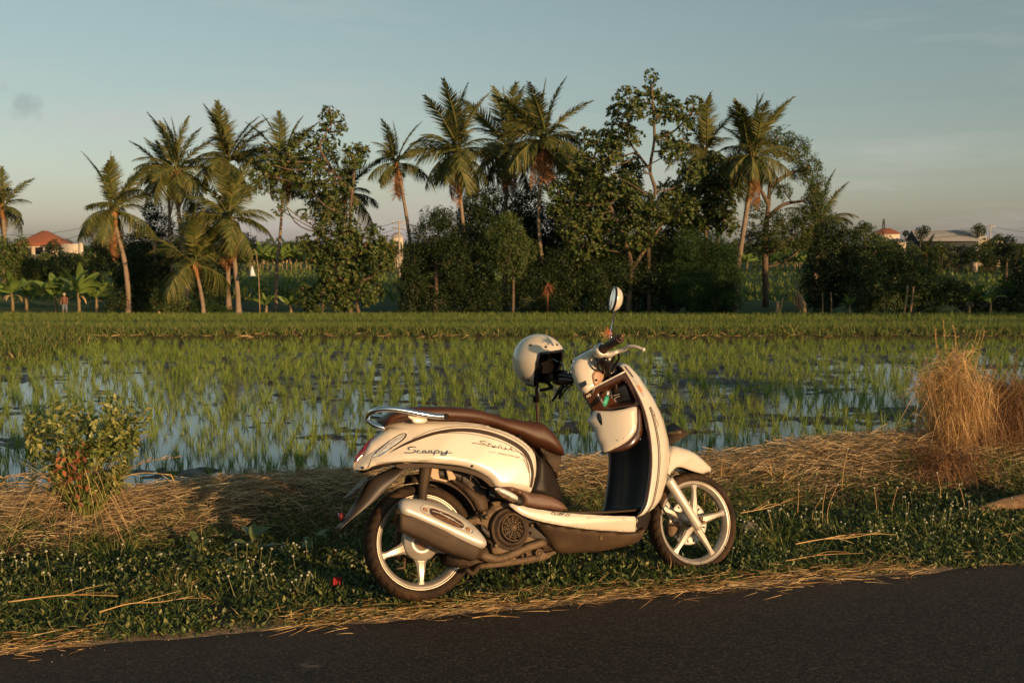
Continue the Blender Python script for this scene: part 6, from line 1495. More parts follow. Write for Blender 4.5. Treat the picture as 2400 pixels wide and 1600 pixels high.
lathe('rail_plug', [(.0001, -.148), (.011, -.146), (.0125, -.140), (.0125, -.128)], B3(c1(768, 221), -.135)*[1, 0, 1], M['plastic'], scooter, 12)

# ---- rear inner body, shock absorber, air box, frame bits seen under the panel
rings('under_tray', [((-.22, 0, .30), .05, .02), ((-.10, 0, .34), .08, .03), ((.05, 0, .36), .085, .035), ((.20, 0, .36), .09, .04), ((.38, 0, .34), .09, .07), ((.50, 0, .26), .09, .10), ((.56, 0, .16), .09, .10), ((.60, 0, .08), .09, .05)], M['engine_dark'], scooter, 24, 3)
tubeo('shock_absorber', [B3(c1(640, 535), -.075), B3(c1(628, 600), -.072), B3(c1(615, 690), -.068), B3(c1(600, 900), -.062)], [.024, .025, .020, .018], M['dusty'], scooter, 14, 2)
panel('frame_plate', [c1(668, 545), c1(722, 548), c1(720, 600), c1(728, 640), c1(782, 655), c1(770, 672), c1(700, 660), c1(668, 628)], Surf(lambda x, z: -.060+0*x), mat('raw_cream', (.42, .31, .18), .6), scooter, .012, .002, .02, 1)
panel('frame_plate', [c1(770, 562), c1(800, 575), c1(838, 632), c1(832, 655), c1(790, 652)], Surf(lambda x, z: -.060+0*x), bpy.data.materials['raw_cream'], scooter, .012, .002, .02, 1)
panel('air_box', [c1(700, 560), c1(960, 575), c1(1080, 650), c1(1120, 760), c1(1090, 830), c1(960, 760), c1(860, 660), c1(720, 640)], Surf(lambda x, z: -.035+0*x), M['plastic'], scooter, .09, .01, .02, 2)
tubeo('cable', [B3(c1(930, 590), -.085), B3(c1(938, 640), -.09), B3(c1(930, 690), -.085), B3(c1(960, 720), -.08)], .003, M['engine'], scooter, 6)
# inner fender hugging the tyre
def inner_fender():
    V = []; n = 22; k = 9
    for i in range(n):
        th = math.radians(98-(98+2)*i/(n-1)); r = .262+.012*math.sin(i/(n-1)*3)
        for j in range(k):
            a_ = (j/(k-1)-.5)*2; V.append([math.cos(th)*(r-.03*abs(a_)**3), a_*.062, math.sin(th)*(r-.03*abs(a_)**3)])
    i = np.arange(n-1)[:, None]*k; j = np.arange(k-1)[None]
    o = mk('inner_mudguard', V, [np.stack([i+j, i+j+1, i+k+j+1, i+k+j], -1).reshape(-1, 4)], M['dusty'], scooter, True)
    o.modifiers.new('thick', 'SOLIDIFY').thickness = .004
panel('inner_mudguard_side', [c1(820, 655), c1(850, 655), c1(930, 700), c1(1000, 745), c1(1045, 760), c1(1062, 850), c1(1000, 868), c1(965, 800), c1(900, 725)], Surf(lambda x, z: -.085+0*x), M['dusty'], scooter, .06, .010, .014, 2)
inner_fender()
# rear mudguard flap with the number plate
def flap():
    top = [c1(470, 540), c1(400, 570), c1(260, 640), c1(190, 745), c1(110, 870), c1(35, 985)]
    bot = [c1(520, 545), c1(440, 630), c1(360, 720), c1(260, 815), c1(150, 900), c1(50, 985)]
    A_ = cr([B(p, .0) for p in top], 5); B_ = cr([B(p, -.06) for p in bot], 5); V = []; k = 11; n = len(A_)
    for i in range(n):
        w = .070*(1-.35*i/n)
        for j in range(k):
            s_ = (j/(k-1)-.5)*2; f_ = abs(s_)**3; q = A_[i]*(1-f_)+B_[i]*f_; V.append([q[0], s_*w, q[1]])
    i = np.arange(n-1)[:, None]*k; j = np.arange(k-1)[None]
    o = mk('rear_mudguard', V, [np.stack([i+j, i+j+1, i+k+j+1, i+k+j], -1).reshape(-1, 4)], mat('flap_plastic', (.022, .018, .016), .5, var=(.045, .03, .02), var_scale=9), scooter, True)
    o.modifiers.new('thick', 'SOLIDIFY').thickness = .004
flap()
M['plate_grey'] = mat('plate_grey', (.22, .22, .21), .5)
pa, pb, pc = B3(c1(258, 650), -.0), B3(c1(115, 790), -.0), None
e1 = nrm((pb-pa)[None])[0]; nn_ = np.cross([0, 1, 0], e1); nn_ = nn_ if nn_[0] < 0 else -nn_
pw, pl = .070, float(np.linalg.norm(pb-pa))*1.02
def plate_pt(u_, v_, h_=0.0): return pa+nn_*(.014+h_)+np.array([0, 1, 0])*u_*pw+e1*v_*pl
a = Acc(); V = []
for h_ in (0, .0015):
    V += [plate_pt(-1, 0, h_), plate_pt(1, 0, h_), plate_pt(1, 1, h_), plate_pt(-1, 1, h_)]
a.add(np.array(V), np.array([[0, 1, 2, 3], [4, 5, 6, 7], [0, 1, 5, 4], [1, 2, 6, 5], [2, 3, 7, 6], [3, 0, 4, 7]])); plate = a.build('number_plate', M['plastic'], scooter)
def plate_text(s, u0, u1, v0, v1):
    cu = bpy.data.curves.new('t', 'FONT'); cu.body = s; cu.size = 1; cu.offset = .012
    to = bpy.data.objects.new('t', cu); COL.objects.link(to); bpy.context.view_layer.update()
    me = bpy.data.meshes.new_from_object(to.evaluated_get(bpy.context.evaluated_depsgraph_get())); bpy.data.objects.remove(to)
    V = np.array([v.co[:] for v in me.vertices]); lo, hi = V.min(0), V.max(0)
    for v in me.vertices:
        fx = (v.co.x-lo[0])/(hi[0]-lo[0]); fy = (v.co.y-lo[1])/(hi[1]-lo[1]); v.co = plate_pt(-(u0+(u1-u0)*fx), v1+(v0-v1)*fy, .0022)
    me.materials.append(M['plate_grey']); ob('plate_character', me, plate)
plate_text('DK 4671', -.86, .86, .12, .58); plate_text('08 19', -.4, .4, .70, .88)
a = Acc(); a.add(*box_vf(B3(c1(48, 900), .03), (.012, .05, .028))); a.build('reflector', M['lamp_dark'], scooter)

# ---- silencer with silver shield, header pipe
ms = [c1(478, 905), c1(500, 910), c1(720, 1005), c1(940, 1110), c1(1005, 1150)]
mp = [B3(p, -.135) for p in ms]
tubeo('silencer', mp, [.040, .055, .058, .050, .030], M['dusty'], scooter, 24, 4)
rings('silencer_tail', [((mp[0][0]-.022, -.135, mp[0][2]+.008), .012, .012), ((mp[0][0]-.018, -.135, mp[0][2]+.006), .042, .045), ((mp[0][0]+.01, -.135, mp[0][2]), .045, .05)], M['gloss_black'], scooter, 20, 2)
def lower_edge(x0, z0, x1, z1): return lambda x, z: None
sh_s = Surf(lambda x, z: -.196+0*x)
mA, mB = B(c1(470, 870), -.19), B(c1(1050, 1105), -.19); mdir = (mB-mA)/np.linalg.norm(mB-mA); mnn = np.array([-mdir[1], mdir[0]])
def bulge(x, z):
    v = (x-mA[0])*mnn[0]+(z-mA[1])*mnn[1]
    return -(.200-9.0*(v-.0)**2)
panel('silencer_lower', [c1(462, 905), c1(470, 880), c1(600, 920), c1(780, 1000), c1(940, 1075), c1(1010, 1120), c1(975, 1196), c1(930, 1195), c1(780, 1140), c1(620, 1065), c1(500, 1010), c1(462, 985)], Surf(lambda x, z: -(.190-4.5*np.clip((x-mA[0])*mnn[0]+(z-mA[1])*mnn[1]+.02, -1, 1)**2)), M['dusty'], scooter, .05, .010, .005, 2)
shs = Surf(bulge)
panel('heat_shield', [c1(470, 830), c1(474, 800), c1(500, 778), c1(560, 775), c1(640, 785), c1(740, 815), c1(830, 855), c1(920, 915), c1(990, 975), c1(1045, 1040), c1(1062, 1080), c1(1050, 1110), c1(1015, 1118), c1(960, 1108), c1(860, 1060), c1(720, 990), c1(580, 925), c1(500, 892), c1(475, 865)], shs, M['silver'], scooter, .02, .030, .005, 3)
ribbon_on('shield_rim', [[c8(*p) for p in ((600, 100), (640, 45), (740, 40), (900, 80), (1100, 160), (1350, 290), (1550, 420), (1680, 530), (1700, 600), (1640, 620), (1500, 570), (1300, 480), (1050, 370), (850, 270), (680, 200), (610, 140), (600, 100))]], shs, M['silver'], scooter, .004, .0015, 3, raise_=.002)
decal('shield_badge', [c8(*p) for p in ((785, 130), (800, 102), (850, 95), (1000, 140), (1200, 225), (1400, 340), (1500, 430), (1510, 480), (1470, 515), (1400, 500), (1200, 430), (1000, 340), (850, 250), (795, 200))], shs, M['choc'], scooter, .0022, 3, .02)
ribbon_on('badge_line', [[c8(840, 148), c8(1010, 200)], [c8(1340, 375), c8(1490, 460)]], shs, M['ink_pale'], scooter, .0014, .0036, 1)
ribbon_on('badge_line', [[c8(840, 225), c8(1120, 350), c8(1440, 490)], [c8(910, 240), c8(1150, 330), c8(1420, 460)]], shs, M['rust'], scooter, .0022, .0036, 2)
bs = [[(1060, 190), (1030, 176), (1000, 184), (1030, 205), (1055, 222), (1030, 228), (1010, 215)], [(1095, 225), (1075, 228), (1085, 245)], [(1125, 242), (1110, 255), (1135, 262), (1140, 248), (1125, 242)], [(1165, 262), (1150, 275), (1172, 284), (1180, 270), (1165, 262)], [(1200, 282), (1185, 320)], [(1200, 284), (1225, 295), (1210, 305)], [(1250, 300), (1250, 318), (1275, 320)], [(1285, 310), (1265, 345), (1250, 345)], [(1055, 228), (1120, 260), (1200, 300), (1280, 335), (1340, 372)]]
ribbon_on('badge_script', [[c8(*p) for p in s_] for s_ in bs], shs, M['ink_pale'], scooter, .0018, .0036, 2)
for p in ((685, 135), (1592, 545)): lathe('shield_bolt', [(.0001, -.004), (.006, -.004), (.0075, -.0045), (.0085, -.006), (.0095, -.003), (.0095, .006)], shs.at(c8(*p))-[0, -.001, 0], M['rust'], scooter, 20)
tubeo('exhaust_pipe', [B3(c1(1000, 1150), -.135), B3(c1(1060, 1180), -.135), B3(c1(1130, 1188), -.13), B3(c1(1230, 1155), -.12), B3(c1(1330, 1110), -.115), B3(c1(1420, 1082), -.11), B3(c1(1432, 1100), -.07), B3(c1(1425, 1120), -.03)], [.018, .017, .016, .016, .016, .016, .016, .016], M['engine'], scooter, 14, 5)

# ---- engine: fan cover and grille
fc = B3(c5(900, 730), -.125)
lathe('fan_cover', [(.052, -.006), (.056, -.012), (.060, -.014), (.066, -.010), (.070, .0), (.076, .004), (.081, .002), (.084, .008), (.086, .03), (.088, .10)], fc*[1, 0, 1]+[0, -.125, 0], M['engine_dark'], scooter, 44)
lathe('fan_well', [(.0001, .016), (.05, .016), (.053, .004), (.054, -.004)], fc*[1, 0, 1]+[0, -.125, 0], M['plastic'], scooter, 36)
gl = fc*[1, 0, 1]+np.array([.012, -.128, .005]); a = Acc()
def ringt(r, tr=.0016, n=40):
    th = np.linspace(0, 2*math.pi, n+1); P = np.stack([gl[0]+np.cos(th)*r, 0*th+gl[1], gl[2]+np.sin(th)*r], -1); a.add(*tube_vf(P, tr, 5, False))
for r in (.0515, .040, .0315, .022, .012): ringt(r, .0022 if r > .05 else .0013)
for k in range(12):
    th = k*math.pi/6+.1; r0_ = .006 if k % 3 else .012; d = np.array([math.cos(th), 0, math.sin(th)]); a.add(*tube_vf([gl+d*r0_, gl+d*.0515], .0014, 5, False))
for k in range(24):
    th = k*math.pi/12+.22; d = np.array([math.cos(th), 0, math.sin(th)]); a.add(*tube_vf([gl+d*(.0315 if k % 2 else .022), gl+d*(.0515 if k % 2 else .0315)], .0011, 5, False))
a.add(*tube_vf([gl+[0, -.003, 0], gl+[0, .004, 0]], .009, 10)); a.build('fan_grille', M['engine'], scooter, True)
panel('crankcase', [c1(905, 930), c1(1000, 890), c1(1070, 850), c1(1120, 800), c1(1250, 810), c1(1300, 850), c1(1395, 935), c1(1420, 1010), c1(1400, 1080), c1(1330, 1130), c1(1150, 1170), c1(1080, 1150), c1(1060, 1050), c1(960, 960)], Surf(lambda x, z: -.095+0*x), M['engine'], scooter, .17, .018, .016, 2)
panel('engine_cover', [c1(1085, 1080), c1(1120, 1100), c1(1180, 1120), c1(1240, 1128), c1(1190, 1155), c1(1110, 1162), c1(1085, 1130)], Surf(lambda x, z: -.118+0*x), M['engine'], scooter, .03, .006, .014, 2)
panel('engine_bracket', [c1(1010, 905), c1(1040, 895), c1(1065, 880), c1(1070, 905), c1(1050, 935), c1(1020, 935)], Surf(lambda x, z: -.110+0*x), M['engine'], scooter, .03, .004, .014, 1)
panel('engine_bracket', [c1(1085, 800), c1(1150, 796), c1(1150, 830), c1(1100, 832)], Surf(lambda x, z: -.095+0*x), M['engine'], scooter, .03, .003, .014, 1)
panel('intake_box', [c1(1130, 700), c1(1250, 760), c1(1240, 830), c1(1110, 800), c1(1060, 760), c1(1070, 700)], Surf(lambda x, z: -.06+0*x), M['gloss_black'], scooter, .10, .008, .02, 1)
panel('crank_lug', [c1(1010, 950), c1(1040, 965), c1(1068, 1000), c1(1075, 1060), c1(1050, 1030), c1(1015, 985)], Surf(lambda x, z: -.125+0*x), M['plastic'], scooter, .02, .005, .014, 1)
for p, Y, r in ((c1(1030, 874), -.118, .008), (c1(1048, 907), -.128, .009), (c1(1112, 1100), -.128, .009), (c5(1350, 650), -.105, .008), (c5(1350, 820), -.105, .006), (c1(1130, 1215), -.115, .006)): bolt(scooter, p, Y, r)
# lower frame: centre stand, lugs, rail
def lug(p, R0, R1, Y, m='engine'):
    q = B3(p, Y); return lathe('stand_pivot', [(R0, .02), (R0, -.008), (R1*.9, -.012), (R1, -.008), (R1, .03)], q, M[m], scooter, 24)
lug(c5(1490, 1250), .010, .017, -.115); lug(c5(1170, 1300), .010, .014, -.105); lathe('pivot_bolt', [(.0001, -.014), (.008, -.013), (.010, -.006), (.010, .03)], B3(c5(1490, 1250), -.11), M['engine'], scooter, 14)
tubeo('centre_stand', [B3(c5(1500, 1330), -.10), B3(c5(1200, 1400), -.105), B3(c5(850, 1450), -.11), B3(c5(500, 1500), -.11), B3(c5(200, 1540), -.10)], [.012, .013, .015, .013, .011], M['engine'], scooter, 10)
tubeo('centre_stand_leg', [B3(c5(200, 1540), -.10), B3(c1(950, 1285), -.12), B3(c1(905, 1255), -.12)], .010, M['engine_dark'], scooter, 10)
panel('stand_plate', [c5(700, 1400), c5(980, 1320), c5(1010, 1380), c5(930, 1430), c5(760, 1500)], Surf(lambda x, z: -.122+0*x), M['rust'], scooter, .02, .004, .02, 1)
panel('lower_bracket', [c5(1080, 1280), c5(1250, 1210), c5(1400, 1170), c5(1560, 1200), c5(1640, 1250), c5(1860, 1210), c5(1900, 1250), c5(1650, 1400), c5(1300, 1470), c5(1000, 1500), c5(1000, 1400), c5(1120, 1370)], Surf(lambda x, z: -.098+0*x), M['engine'], scooter, .05, .006, .02, 1)
rings('sump', [((.10, 0, -.07), .05, .03), ((.20, 0, -.08), .09, .05), ((.33, 0, -.06), .09, .06), ((.46, 0, -.05), .08, .05), ((.56, 0, -.04), .07, .05)], M['engine_dark'], scooter, 20, 3)
# side stand on the far side
gp = np.array([.50, .30, -.245]); tubeo('side_stand', [[.50, .08, -.06], [.50, .19, -.15], [.50, .285, -.225]], [.011, .010, .009], M['plastic'], scooter, 10, 2)
a = Acc(); a.add(*box_vf((.50, .295, -.232), (.06, .05, .008))); a.build('side_stand_foot', M['plastic'], scooter)

# ---- floorboard, lower cowl
fl = Surf(lambda x, z: -(.168-.05*np.clip((.36-x)/.15, 0, 1)+0*z)+.35*np.clip(.03-z, 0, 1))
floor_out = [c2(168, 1208), c2(215, 1213), c2(270, 1230), c2(350, 1243), c2(470, 1258), c2(600, 1267), c2(720, 1274), c2(832, 1277), c2(834, 1320), c2(830, 1357), c2(740, 1354), c2(600, 1345), c2(470, 1328), c2(360, 1308), c2(290, 1290), c2(240, 1270), c2(205, 1248), c2(180, 1228)]
panel('floor_side', floor_out, fl, M['cream'], scooter, .012, .004, .010, 2, mirror=True)
cw = Surf(lambda x, z: -(.154-.6*np.clip(.03-z, 0, .2)))
panel('lower_cowl', [c2(318, 1308), c2(420, 1322), c2(560, 1342), c2(720, 1356), c2(830, 1360), c2(888, 1332), c2(880, 1370), c2(858, 1405), c2(815, 1425), c2(730, 1445), c2(640, 1462), c2(520, 1468), c2(440, 1470), c2(405, 1440), c2(360, 1370)], cw, M['dusty'], scooter, .015, .020, .012, 2, mirror=True)
decal('cowl_clip', [c2(640, 1376), c2(650, 1374), c2(654, 1398), c2(638, 1399)], cw, M['engine'], scooter, .004, 1)
# floor tray and belly
secs = []
for x_, zt, zb, w in ((.33, .12, -.02, .10), (.42, .10, -.04, .145), (.55, .075, -.06, .155), (.75, .066, -.065, .157), (.92, .066, -.055, .157), (1.0, .075, -.03, .14), (1.04, .10, .02, .11)):
    secs.append(((x_, 0, (zt+zb)/2), w-.05, (zt-zb)/2-.006, 5))
rings('floor_tray', secs, M['plastic'], scooter, 28, 5)
rings('floor_mat', [((.50, 0, .088), .13, .008, 5), ((.60, 0, .077), .145, .007, 5), ((.78, 0, .070), .148, .006, 5), ((.93, 0, .071), .145, .006, 5), ((.97, 0, .080), .13, .006, 5)], M['dusty'], scooter, 24)
panel('rear_foot_mat', [c1(1135, 688), c1(1220, 692), c1(1340, 735), c2(330, 1155), c2(400, 1175), c2(450, 1205), c2(474, 1242), c2(400, 1240), c2(300, 1228), c2(240, 1212), c1(1310, 800), c1(1290, 755), c1(1200, 722), c1(1140, 702)], Surf(lambda x, z: -(.150+0*x)), mat('mat_brown', (.085, .040, .022), .55, var=(.12, .06, .035), var_scale=12), scooter, .06, .012, .012, 2, mirror=True)
fp = Surf(lambda x, z: -.178+0*x)
panel('pillion_footrest', [c2(86, 1138), c2(92, 1120), c2(110, 1120), c2(160, 1135), c2(205, 1160), c2(245, 1185), c2(248, 1205), c2(235, 1220), c2(210, 1218), c2(170, 1195), c2(120, 1170)], fp, M['plastic'], scooter, .03, .008, .012, 3)
panel('footrest_top', [c2(92, 1136), c2(98, 1126), c2(120, 1126), c2(165, 1143), c2(208, 1170), c2(205, 1192), c2(150, 1166)], fp, M['silver'], scooter, .006, .005, .010, 2, off=.004)
panel('footrest_rubber', [c2(96, 1142), c2(148, 1168), c2(200, 1196), c2(185, 1202), c2(130, 1175)], fp, M['engine'], scooter, .006, .004, .012, 1, off=.0035)
text_on('floor_print', 'PGM-FI', c7(585, 445), c7(1510, 560), fl, M['ink'], scooter, .45, .45, .0014, .012)
text_on('floor_small_print', 'FUEL INJECTION', c7(615, 500), c7(1440, 608), fl, M['ink'], scooter, .5, .35, .0014, .004)
ribbon_on('panel_gap', [[c2(830, 1278), c2(833, 1310), c2(828, 1356)]], fl, M['plastic'], scooter, .0022, .0012, 2)
for s_ in ([(2290, 640), (2352, 625)],): ribbon_on('scratch', [[c7(*p) for p in s_]], fl, M['ink'], scooter, .0008, .0012, 1)
ribbon_on('scratch', [[c2(752, 1290), c2(756, 1296)], [c2(762, 1284), c2(768, 1294), c2(775, 1290)], [c2(575, 1283), c2(583, 1284)]], fl, M['ink'], scooter, .0012, .0012, 1)
# ---- leg shield: outer cream shell whose near edge is seen side on
lv = np.linspace(0, 1, 30)
edge_in = [c2(742, 486), c2(760, 500), c2(790, 545), c2(835, 625), c2(870, 705), c2(893, 790), c2(908, 880), c2(914, 970), c2(910, 1060), c2(898, 1150), c2(884, 1215), c2(862, 1255), c2(835, 1278)]
edge_out = [c2(760, 480), c2(800, 488), c2(855, 525), c2(905, 595), c2(950, 685), c2(980, 770), c2(996, 850), c2(997, 940), c2(985, 1050), c2(965, 1150), c2(940, 1230), c2(905, 1290), c2(880, 1335)]
W_e = np.interp(np.linspace(0, 1, 13), [0, .1, .25, .45, .7, .9, 1], [.085, .11, .15, .182, .188, .180, .170])
EI = cr([np.array([*B(p, -w), w]) for p, w in zip(edge_in, W_e)], 4)          # (x, z, half width)
EI = EI[np.linspace(0, len(EI)-1, 40).astype(int)]
dmax = np.interp(np.linspace(0, 1, 40), [0, .12, .25, .45, .6, .8, .93, 1], [.04, .078, .108, .155, .168, .145, .115, .09])
dmax = np.convolve(np.pad(dmax, 3, mode='edge'), np.ones(7)/7, 'valid')
nU = 90; V = []
for (x, z, w), dm in zip(EI, dmax):
    for j in range(nU+1):
        u_ = -1+2*j/nU
        c_ = math.cos(u_*math.pi/2)                      # quarter ellipse to each side
        y_ = w*math.sin(u_*math.pi/2)
        V.append([x+dm*c_**.9, y_, z+.02*c_])
k = nU+1; i = np.arange(39)[:, None]*k; j = np.arange(nU)[None]
V = np.array(V); shieldV = V.reshape(40, k, 3)
o = mk('leg_shield', V, [np.stack([i+j, i+j+1, i+k+j+1, i+k+j], -1).reshape(-1, 4)], M['cream'], scooter, True)
md = o.modifiers.new('thick', 'SOLIDIFY'); md.thickness = .005; md.offset = 0
# pick points on the near side of the shell by height and turn
def shield_pt(v, a_, off=.0015):
    v_ = np.clip(v, 0, 1)*39; i0 = int(min(38, v_)); f_ = v_-i0
    uu = a_*nU; j0 = int(min(nU-1, uu)); g_ = uu-j0
    P = lambda i, j: shieldV[i, j]
    p = (P(i0, j0)*(1-f_)+P(i0+1, j0)*f_)*(1-g_)+(P(i0, j0+1)*(1-f_)+P(i0+1, j0+1)*f_)*g_
    d1 = P(i0+1, j0)-P(i0, j0); d2 = P(i0, j0+1)-P(i0, j0); n_ = np.cross(d2, d1); n_ /= np.linalg.norm(n_)+1e-9
    if n_[0] < 0 and n_[1] > 0: n_ = -n_
    if n_[1] > 0: n_ = -n_
    return p+n_*off
def shield_band(name, vs, a0, a1, m, off=.0042, n=40):
    A_ = []; v = np.linspace(*vs, n)
    for t_, v_ in zip(np.linspace(0, 1, n), v):
        q0 = a0(t_) if callable(a0) else a0; q1 = a1(t_) if callable(a1) else a1
        A_.append([shield_pt(v_, q0, off), shield_pt(v_, (q0+q1)/2, off*1.4), shield_pt(v_, q1, off)])
    A_ = np.array(A_).reshape(-1, 3); i = np.arange(n-1)[:, None]*3; j = np.arange(2)[None]
    return mk(name, A_, [np.stack([i+j, i+j+1, i+3+j+1, i+3+j], -1).reshape(-1, 4)], m, scooter, True)
shield_band('shield_stripe', (.34, .985), .050, .058, M['ink'])
shield_band('shield_pin_stripe', (.34, .97), lambda t: .065+.002*math.sin(t*3), lambda t: .069+.002*math.sin(t*3), M['ink'])
# turn lamp let into the shield
shield_band('front_turn_lamp', (.085, .30), lambda t: .048-.024*max(0, math.sin(t*3.14))**.6, lambda t: .050+.026*max(0, math.sin(t*3.14))**.6, M['lamp_clear'], .0045)
shield_band('turn_lamp_bulb', (.225, .262), lambda t: .036, lambda t: .062, M['lamp_orange'], .0060, 8)
shield_band('turn_lamp_smoke', (.10, .19), lambda t: .036, lambda t: .058, M['plastic'], .0057, 12)
# script and badge on the shield front
for a_, b_ in (((.335, .075), (.36, .088)), ((.36, .078), (.375, .095)), ((.385, .075), (.40, .096)), ((.375, .096), (.425, .086)), ((.42, .086), (.44, .104)), ((.44, .104), (.45, .09))):
    p, q = shield_pt(a_[0], a_[1], .0025), shield_pt(b_[0], b_[1], .0025); tubeo('shield_script', [p, (p+q)/2, q], .0016, M['ink'], scooter, 5, 1)
# dark rim strip just inside the cream edge, and the inner panel behind the rider's knees
rimV = []
for (x, z, w) in EI:
    for dx_, dy_ in ((0, .002), (-.006, .000), (-.008, -.010), (-.002, -.022), (.010, -.028)): rimV.append([x+dx_, -(w+dy_*1.0), z])
rimV = np.array(rimV); i = np.arange(39)[:, None]*5; j = np.arange(4)[None]
for sd in (1, -1): mk('shield_rim', rimV*[1, sd, 1], [np.stack([i+j, i+j+1, i+5+j+1, i+5+j], -1).reshape(-1, 4)], M['choc'], scooter, True)
V = []; nY = 24; i0 = 6
for q_, (x, z, w) in enumerate(EI[i0:]):
    t_ = q_/(len(EI)-i0-1)
    for j in range(nY+1):
        s_ = -1+2*j/nY; ww = w-.022
        cav = .022*(abs(s_)**6)                                  # lip towards the edges
        tun = -.045*math.exp(-(s_/.42)**2)*np.interp(t_, [0, .45, .8, 1], [1, .8, .5, .2])
        V.append([x+.020-cav+tun, s_*ww, z])
M['inner'] = mat('inner_plastic', (.010, .0085, .008), .5, spec=.22)
k = nY+1; n = len(EI)-i0; i = np.arange(n-1)[:, None]*k; j = np.arange(nY)[None]
mk('inner_panel', V, [np.stack([i+j, i+j+1, i+k+j+1, i+k+j], -1).reshape(-1, 4)], M['inner'], scooter, True)
# upper cubby housing (brown gloss) with its recess, and the key
cub = Surf(lambda x, z: -(.125+.0*x))
def face_quad(name, P4, m, th=.004, parent=scooter):
    P4 = np.array(P4); n_ = np.cross(P4[1]-P4[0], P4[3]-P4[0]); n_ /= np.linalg.norm(n_)
    a = Acc(); a.add(np.concatenate([P4, P4+n_*th]), np.array([[0, 1, 2, 3], [4, 7, 6, 5], [0, 4, 5, 1], [1, 5, 6, 2], [2, 6, 7, 3], [3, 7, 4, 0]])); return a.build(name, m, parent)
Yn, Yf = -.13, .125
TL, TR_, BR, BL_ = B3(c2(556, 632), -.02), B3(c2(770, 520), Yn), B3(c2(858, 690), Yn-.02), B3(c2(612, 728), -.02)
TLf, TRf, BRf, BLf = TL+[.05, .09, 0], TR_*[1, -1, 1], BR*[1, -1, 1], BL_+[.05, .09, 0]
def grid_patch(name, c00, c10, c11, c01, m, push=None, n=16, smooth=True, parent=scooter):
    V = []
    for a_ in range(n+1):
        for b_ in range(n+1):
            u_, v_ = b_/n, a_/n; p = (np.array(c00)*(1-u_)+np.array(c10)*u_)*(1-v_)+(np.array(c01)*(1-u_)+np.array(c11)*u_)*v_
            if push is not None: p = p+push(u_, v_)
            V.append(p)
    k = n+1; i = np.arange(n)[:, None]*k; j = np.arange(n)[None]
    o = mk(name, V, [np.stack([i+j, i+j+1, i+k+j+1, i+k+j], -1).reshape(-1, 4)], m, parent, smooth); return o
def rec(u_, v_):
    d = min(max(0, (u_-.26)/.14), 1, max(0, (.93-u_)/.10))*min(max(0, (v_-.14)/.16), 1, max(0, (.95-v_)/.12))
    d = d*d*(3-2*d); return np.array([.055*d, .045*d, .015*d])
grid_patch('ignition_housing', TL, TR_, BR, BL_, M['choc'], rec, 28)
grid_patch('ignition_housing', TL, TLf, BLf, BL_, M['choc'], lambda u_, v_: np.array([-.01*math.sin(u_*3.14), 0, 0]), 10)
grid_patch('housing_top', TL+[0, 0, .001], TR_+[0, 0, .001], TRf+[0, 0, .001], TLf+[0, 0, .001], M['gloss_black'], None, 6)
tubeo('housing_trim', [TL+[-.002, -.002, .003], (TL+TR_)/2+[0, -.003, .004], TR_+[.0, -.003, .003]], .0035, M['ink_pale'], scooter, 6, 3)
kc = B3(c3(1195, 1270), -.09)
tubeo('key', [kc+[.01, .02, .004], kc, kc+[-.004, -.006, -.012]], [.0065, .007, .005], M['silver'], scooter, 10, 1)
tubeo('key_ring', [kc+[.0, -.008, .0]+np.array([math.cos(t_)*.008, 0, math.sin(t_)*.008-.008]) for t_ in np.linspace(0, 6.28, 13)], .0011, M['chrome'], scooter, 6, 1)
kt = Surf(lambda x, z: -.103+0*x)
panel('key_tag', [c3(1178, 1318), c3(1195, 1308), c3(1212, 1316), c3(1214, 1340), c3(1195, 1405), c3(1175, 1428), c3(1155, 1425), c3(1145, 1402), c3(1152, 1380), c3(1170, 1325)], kt, M['green_tag'], scooter, .004, .0025, .008, 2)
decal('key_tag_hole', [c3(1160, 1402), c3(1172, 1402), c3(1172, 1414), c3(1160, 1414)], kt, M['plastic'], scooter, .001, 2)
hs_ = Surf(lambda x, z: -.050-.10*np.clip((x-B(c3(960, 1310), -.05)[0])/.12, 0, 1))
text_on('switch_print', 'HSS', c3(955, 1334), c3(1005, 1306), Surf(lambda x, z: -.034+0*x), M['ink_pale'], scooter, 1.0, .2, .004)
ribbon_on('lock_mark', [[c3(1240, 1295), c3(1248, 1320), c3(1240, 1340)], [c3(1262, 1310), c3(1330, 1290)], [c3(1270, 1338), c3(1335, 1312)]], Surf(lambda x, z: -.082+0*x), M['ink_pale'], scooter, .0012, .001, 1)
# cream glove box below it, rounded towards the rider, with the finger hole
gb_t = [c2(606, 722), c2(680, 722), c2(760, 712), c2(838, 696)]
gb_b = [c2(588, 770), c2(600, 830), c2(665, 935), c2(700, 925), c2(770, 895), c2(835, 830)]
gbs = Surf(lambda x, z: -(.02+.150*np.clip((x-gx_a)/(gx_b-gx_a), 0, 1.05)**.62))
gx_a, gx_b = B(c2(585, 770), -.02)[0], B(c2(845, 740), -.165)[0]
gbs = Surf(lambda x, z: -(.02+.140*np.sin(np.clip((x-gx_a+.01)/(gx_b-gx_a), .0, 1.0)*math.pi/2)**.8))
gb_out = [c2(594, 742), c2(606, 724), c2(632, 724), c2(700, 722), c2(770, 712), c2(836, 697), c2(841, 740), c2(842, 790), c2(836, 826), c2(812, 862), c2(775, 893), c2(725, 918), c2(666, 940), c2(640, 905), c2(616, 860), c2(600, 815), c2(583, 785), c2(582, 768)]
panel('glove_box', gb_out, gbs, M['cream'], scooter, .015, .012, .010, 2)
